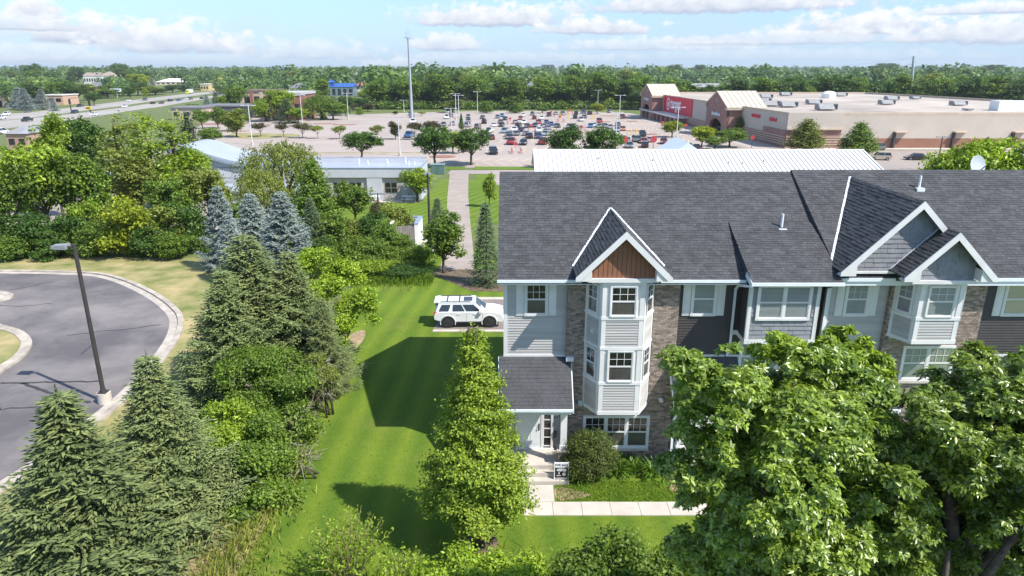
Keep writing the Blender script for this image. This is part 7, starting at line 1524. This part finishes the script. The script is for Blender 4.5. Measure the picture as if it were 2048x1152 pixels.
# bushes of the belt on the lawn edge
def bush(label, lobes_px, ncl, mat, leaf=.11, nl=24, cr=.17, name='shrub', twigs=0, up=.6, p=.42, asp=.6):
    Ys = [l[2] for l in lobes_px]; p0 = vp(sum(l[0] for l in lobes_px) / len(lobes_px), 600, sum(Ys) / len(Ys)); o = (p0.x, p0.y); lob = [L3(*l[:5], o) for l in lobes_px]; gz = g(o[1])
    me = lobe_crown('foliage', lob, ncl, nl, cr, leaf, LM[mat], up=up, p=p, asp=asp); mb = MB()
    for i, (x, y, z, rx, ry, rz) in enumerate(lob):
        for k in range(3):
            e = Vector((x + rng.normal() * rx * .5, y + rng.normal() * ry * .5, z + rng.normal() * rz * .3)); b = Vector((x * .35 + rng.normal() * .15, y * .35 + rng.normal() * .15, 0)); mb.tube([b, b.lerp(e, .5) + Vector((0, 0, .12)), e], [.05, .032, .012], 5)
    t = near_tree(name, label, 'shrub', o[0], o[1], me, 'foliage', mb, None, z=gz)
    if twigs:
        tw = MB()
        for i in range(twigs):
            l = lob[i % len(lob)]; d = Vector(sph(1, .5)[0]); s = Vector(l[:3]) + Vector((d.x * l[3], d.y * l[4], d.z * l[5])) * .75
            for k in range(5):
                e = s + (d * .45 + Vector(rng.normal(size=3)) * .45) * random.uniform(.35, .8); tw.tube([s, s.lerp(e, .55) + Vector(rng.normal(size=3)) * .05, e], [.016, .011, .004], 4, cap=False)
        tw.build('dead_twigs', DEADWOOD, t, world=False, kind='stuff')
    return t
bush('yellow green vine covered bush bulging over the lawn edge', [(640, 540, 38, 1.5, 1.3), (690, 580, 37, 1.6, 1.5), (640, 610, 36, 1.5, 1.5), (710, 630, 36, 1.1, 1.1), (665, 660, 35, 1.2, 1.0), (620, 560, 39, 1.1, 1.0)], 1250, 'vine', .15)
bush('leafy green bush with grey dead twigs in the middle of the belt', [(520, 750, 28.5, 1.7, 1.2), (590, 790, 27.5, 1.5, 1.3), (470, 780, 27.5, 1.3, 1.1), (560, 850, 26.5, 1.4, 1.2), (600, 860, 26.6, 1., 1.0), (480, 830, 26.5, 1.2, 1.0)], 1450, 'mid', .12, twigs=26)
bush('bright young bush among spruces left of the dead twigs', [(440, 900, 24, .9, 1.0), (470, 860, 25, .9, 1.0), (430, 840, 25, .8, .9), (490, 930, 23.5, .9, .9)], 620, 'bright', .12)
bush('darker green bush at the lawn edge low in the belt', [(510, 940, 23.2, 1.1, 1.1), (540, 900, 24, 1.0, 1.1), (520, 1010, 22, 1.1, .95), (470, 1000, 22.2, .9, .9), (555, 985, 22.6, .7, .8)], 980, 'mid', .12, twigs=9)
bush('grey green shrub with pale twigs at the lawn edge below the fence post', [(640, 740, 29.5, .6, .7), (650, 770, 28.8, .5, .5)], 150, 'olive', .1, twigs=10)
bush('pale dead brush sprawling onto the lawn edge', [(600, 925, 23.8, .55, .35)], 30, 'olive', .09, twigs=12)
# foreground row at the bottom edge
def wand_shrub(label, px, py, Y, H, n, spreadr, mat, leaf=.10, per=34):
    top = vp(px, py, Y); z0 = top.z - H; P, Nn, S, T = [], [], [], []; mb = MB()
    for i in range(n):
        a = i * 2.4; r = spreadr * math.sqrt((i + .5) / n); e = Vector((r * math.cos(a), r * math.sin(a), H * random.uniform(.72, 1.0) * (1 - .28 * (r / spreadr) ** 2))); b = Vector((r * .2 * math.cos(a), r * .2 * math.sin(a), -.1)); c = b.lerp(e, .5) + Vector((0, 0, .25)); mb.tube([b, c, e], [.024, .016, .005], 5, cap=False)
        for k in range(per):
            q = random.uniform(.25, 1.0); s = b.lerp(c, q * 2) if q < .5 else c.lerp(e, q * 2 - 1); d = rng.normal(size=3) * .09 * (1.5 - q); P.append(np.array(s) + d); Nn.append(rng.normal(size=3) + np.array([0, 0, .9])); S.append(leaf * random.uniform(.6, 1.3))
    V, F = leaf_arrays(np.array(P), np.array(Nn), np.array(S), .5); t = thing('shrub', label, 'shrub', (top.x, Y, z0)); link_mesh('foliage', arr_mesh('foliage', V, F, LM[mat]), t); mb.build('stem', M('yellow_stem', (.22, .19, .08), .8, .2, 4), t, world=False, smooth=True)
wand_shrub('open yellow green shrub with upright wands at the bottom edge', 690, 1034, 17.8, 2.1, 46, 1.5, 'vine', .11, 36)
wand_shrub('smaller yellow green wand shrub right of the open one', 800, 1112, 17.2, 1.1, 26, .9, 'vine', .10, 34)
bush('pale leafy shrub row cut by the bottom edge below the lawn tree', [(930, 1142, 16.4, .55, .45), (1000, 1150, 16.3, .5, .4), (880, 1158, 16.2, .5, .4), (1055, 1150, 16.4, .4, .4)], 330, 'vine', .11)
bush('dark green foreground shrub with a pale crest at the bottom edge', [(1230, 1100, 16.6, .55, .55), (1180, 1145, 16.2, .8, .5), (1110, 1150, 16.2, .55, .45), (1280, 1135, 16.3, .7, .5), (1340, 1150, 16.2, .6, .45)], 620, 'mid', .12)
bush('bright leafy shrub between the dark one and the left oak', [(1330, 1120, 17., .5, .35), (1380, 1130, 17, .5, .45), (1370, 1150, 16.6, .6, .4)], 200, 'bright', .11)
# planting at the house
yp = vp(1183, 895, 23.95); me = lobe_crown('foliage', [(0, 0, 1.0, .98, .72, .92), (-.2, -.1, .6, .9, .7, .6)], 1600, 22, .09, .085, LM['yew'], up=.4, p=.22, asp=.28, sub=0); near_tree('yew_bush', 'round clipped yew bush in front of the triple window', 'shrub', yp.x, 24.0, me, 'foliage', trunk_mesh(1., .06, limbset(.2, 6, .5, 1.1)), None)
def daylily(px, py, label, s=1.):
    q = gp(px, py); P, N_, S, T = [], [], [], []; V, F = [], []; n = 110
    for i in range(n):
        a = random.uniform(0, 6.28); L = random.uniform(.6, .95) * s; w = .02; o = np.array([math.cos(a), math.sin(a), 0]); sd = np.array([-o[1], o[0], 0]); b0 = rng.normal(size=3) * .05; b0[2] = 0; r = random.uniform(.35, 1.); pts = [b0 + o * L * r * k + np.array([0, 0, L * (1.15 * k - 1.05 * r * k * k)]) for k in (0, .35, .7, 1)]; j = len(V)
        for p, ww in zip(pts, (w, w * 1.2, w, .002)): V += [p - sd * ww, p + sd * ww]
        for k in range(3): F.append((j + 2 * k, j + 2 * k + 1, j + 2 * k + 3, j + 2 * k + 2))
    t = thing('daylily_clump', label, 'plant', (q.x, q.y, .02), 0, 'daylilies in the front bed'); link_mesh('leaves', arr_mesh('leaves', V, F, LM['daylily']), t)
for px, py, l, s in [(1160, 962, 'leftmost daylily clump beside the porch steps', .9), (1200, 955, 'daylily clump below the round yew', .95), (1234, 950, 'daylily clump at the middle of the bed', 1.1), (1268, 946, 'daylily clump under the triple window', 1.1), (1307, 952, 'rightmost daylily clump near the downspout', 1.1), (1250, 930, 'daylily clump at the back by the brick', .9), (1222, 930, 'daylily clump at the back beside the yew', .8)]: daylily(px, py, l, s)
# weathered fence remains
WOOD = M('weathered_wood', (.30, .25, .20), .9, .2, 4, .3, 20, stretch=(1, 1, .15))
def fence():
    q = gp(668, 716); t = thing('wooden_fence', 'weathered grey wooden fence end standing out of the bushes', 'fence', q); m = MB(); m.box(q.x - .07, q.x + .07, q.y - .07, q.y + .07, -.1, 1.75); m.build('post', WOOD, t)
    for k in range(6): m = MB(); y = q.y + .12 + k * .17; m.box(q.x + .03 - k * .012, q.x + .055 - k * .012, y, y + .15, .08, 1.55 + .06 * math.sin(k * 3)); m.build('board', WOOD, t)
    m = MB(); m.box(q.x - .03, q.x + .025, q.y + .1, q.y + 2.2, .45, .54); m.box(q.x - .03, q.x + .025, q.y + .1, q.y + 2.2, 1.25, 1.34); m.build('rail', WOOD, t)
fence()
# long grass along the belt and at the bottom edge, tufts on the verge
def grass(name, n, fn, h, mat, w=.012):
    V = np.zeros((n, 4, 3)); a = rng.uniform(0, 6.28, n); hh = h * rng.uniform(.5, 1.3, n); P = np.array([fn() for _ in range(n)]); lean = rng.uniform(.1, .6, n) * hh; sd = np.stack([-np.sin(a), np.cos(a), np.zeros(n)], 1) * w; o = np.stack([np.cos(a), np.sin(a), np.zeros(n)], 1)
    V[:, 0] = P - sd; V[:, 1] = P + sd; V[:, 2] = P + o * (lean * .3)[:, None] + sd * .6 + np.array([0, 0, 1]) * (hh * .6)[:, None]; V[:, 3] = P + o * lean[:, None] + np.array([0, 0, 1]) * hh[:, None]
    i = np.arange(n)[:, None] * 4; F = np.concatenate([i + np.array([0, 1, 2]), i + np.array([0, 2, 3])], 1).reshape(-1, 3); link_mesh(name, arr_mesh(name, V.reshape(-1, 3), F, mat), None, 'stuff')
GT = leafmat('blade_long_grass', (.19, .25, .035), (.34, .35, .09), nscale=1.5, trans=.25); GS = leafmat('blade_lawn_grass', (.08, .16, .012), (.17, .25, .025), nscale=.7, trans=.2)
def belt():
    y = random.uniform(16, 26); x = -9.3 - .04 * (y - 16) + rng.normal() * .6; return (x, y, 0)
grass('tall_grass', 4500, belt, .36, GT)
grass('tall_grass', 3500, lambda: (random.uniform(-9.5, 8), 16.6 + abs(rng.normal()) * .9, 0), .38, GS)
grass('tall_grass', 2600, lambda: (random.uniform(-14, -6), 50.3 + rng.normal() * .8, 0), .4, GS, .02)
def lawnblade():
    while True:
        x = random.uniform(-8.8, 7); y = 17.5 + 26 * random.random() ** 2.3
        if y > 21.3 and x > .3: continue
        return (x, y, 0)
grass('lawn_grass', 20000, lawnblade, .06, GS, .010)
grass('lawn_grass', 9000, lambda: (random.uniform(1.7, 7.2), random.uniform(22.25, 23.6), 0), .07, GS, .012)
grass('verge_grass', 18000, lambda: (lambda y: (random.uniform(-18.4, -12.5) - .05 * max(0, y - 33), y, 0))(random.uniform(17, 40)), .09, GT, .014)
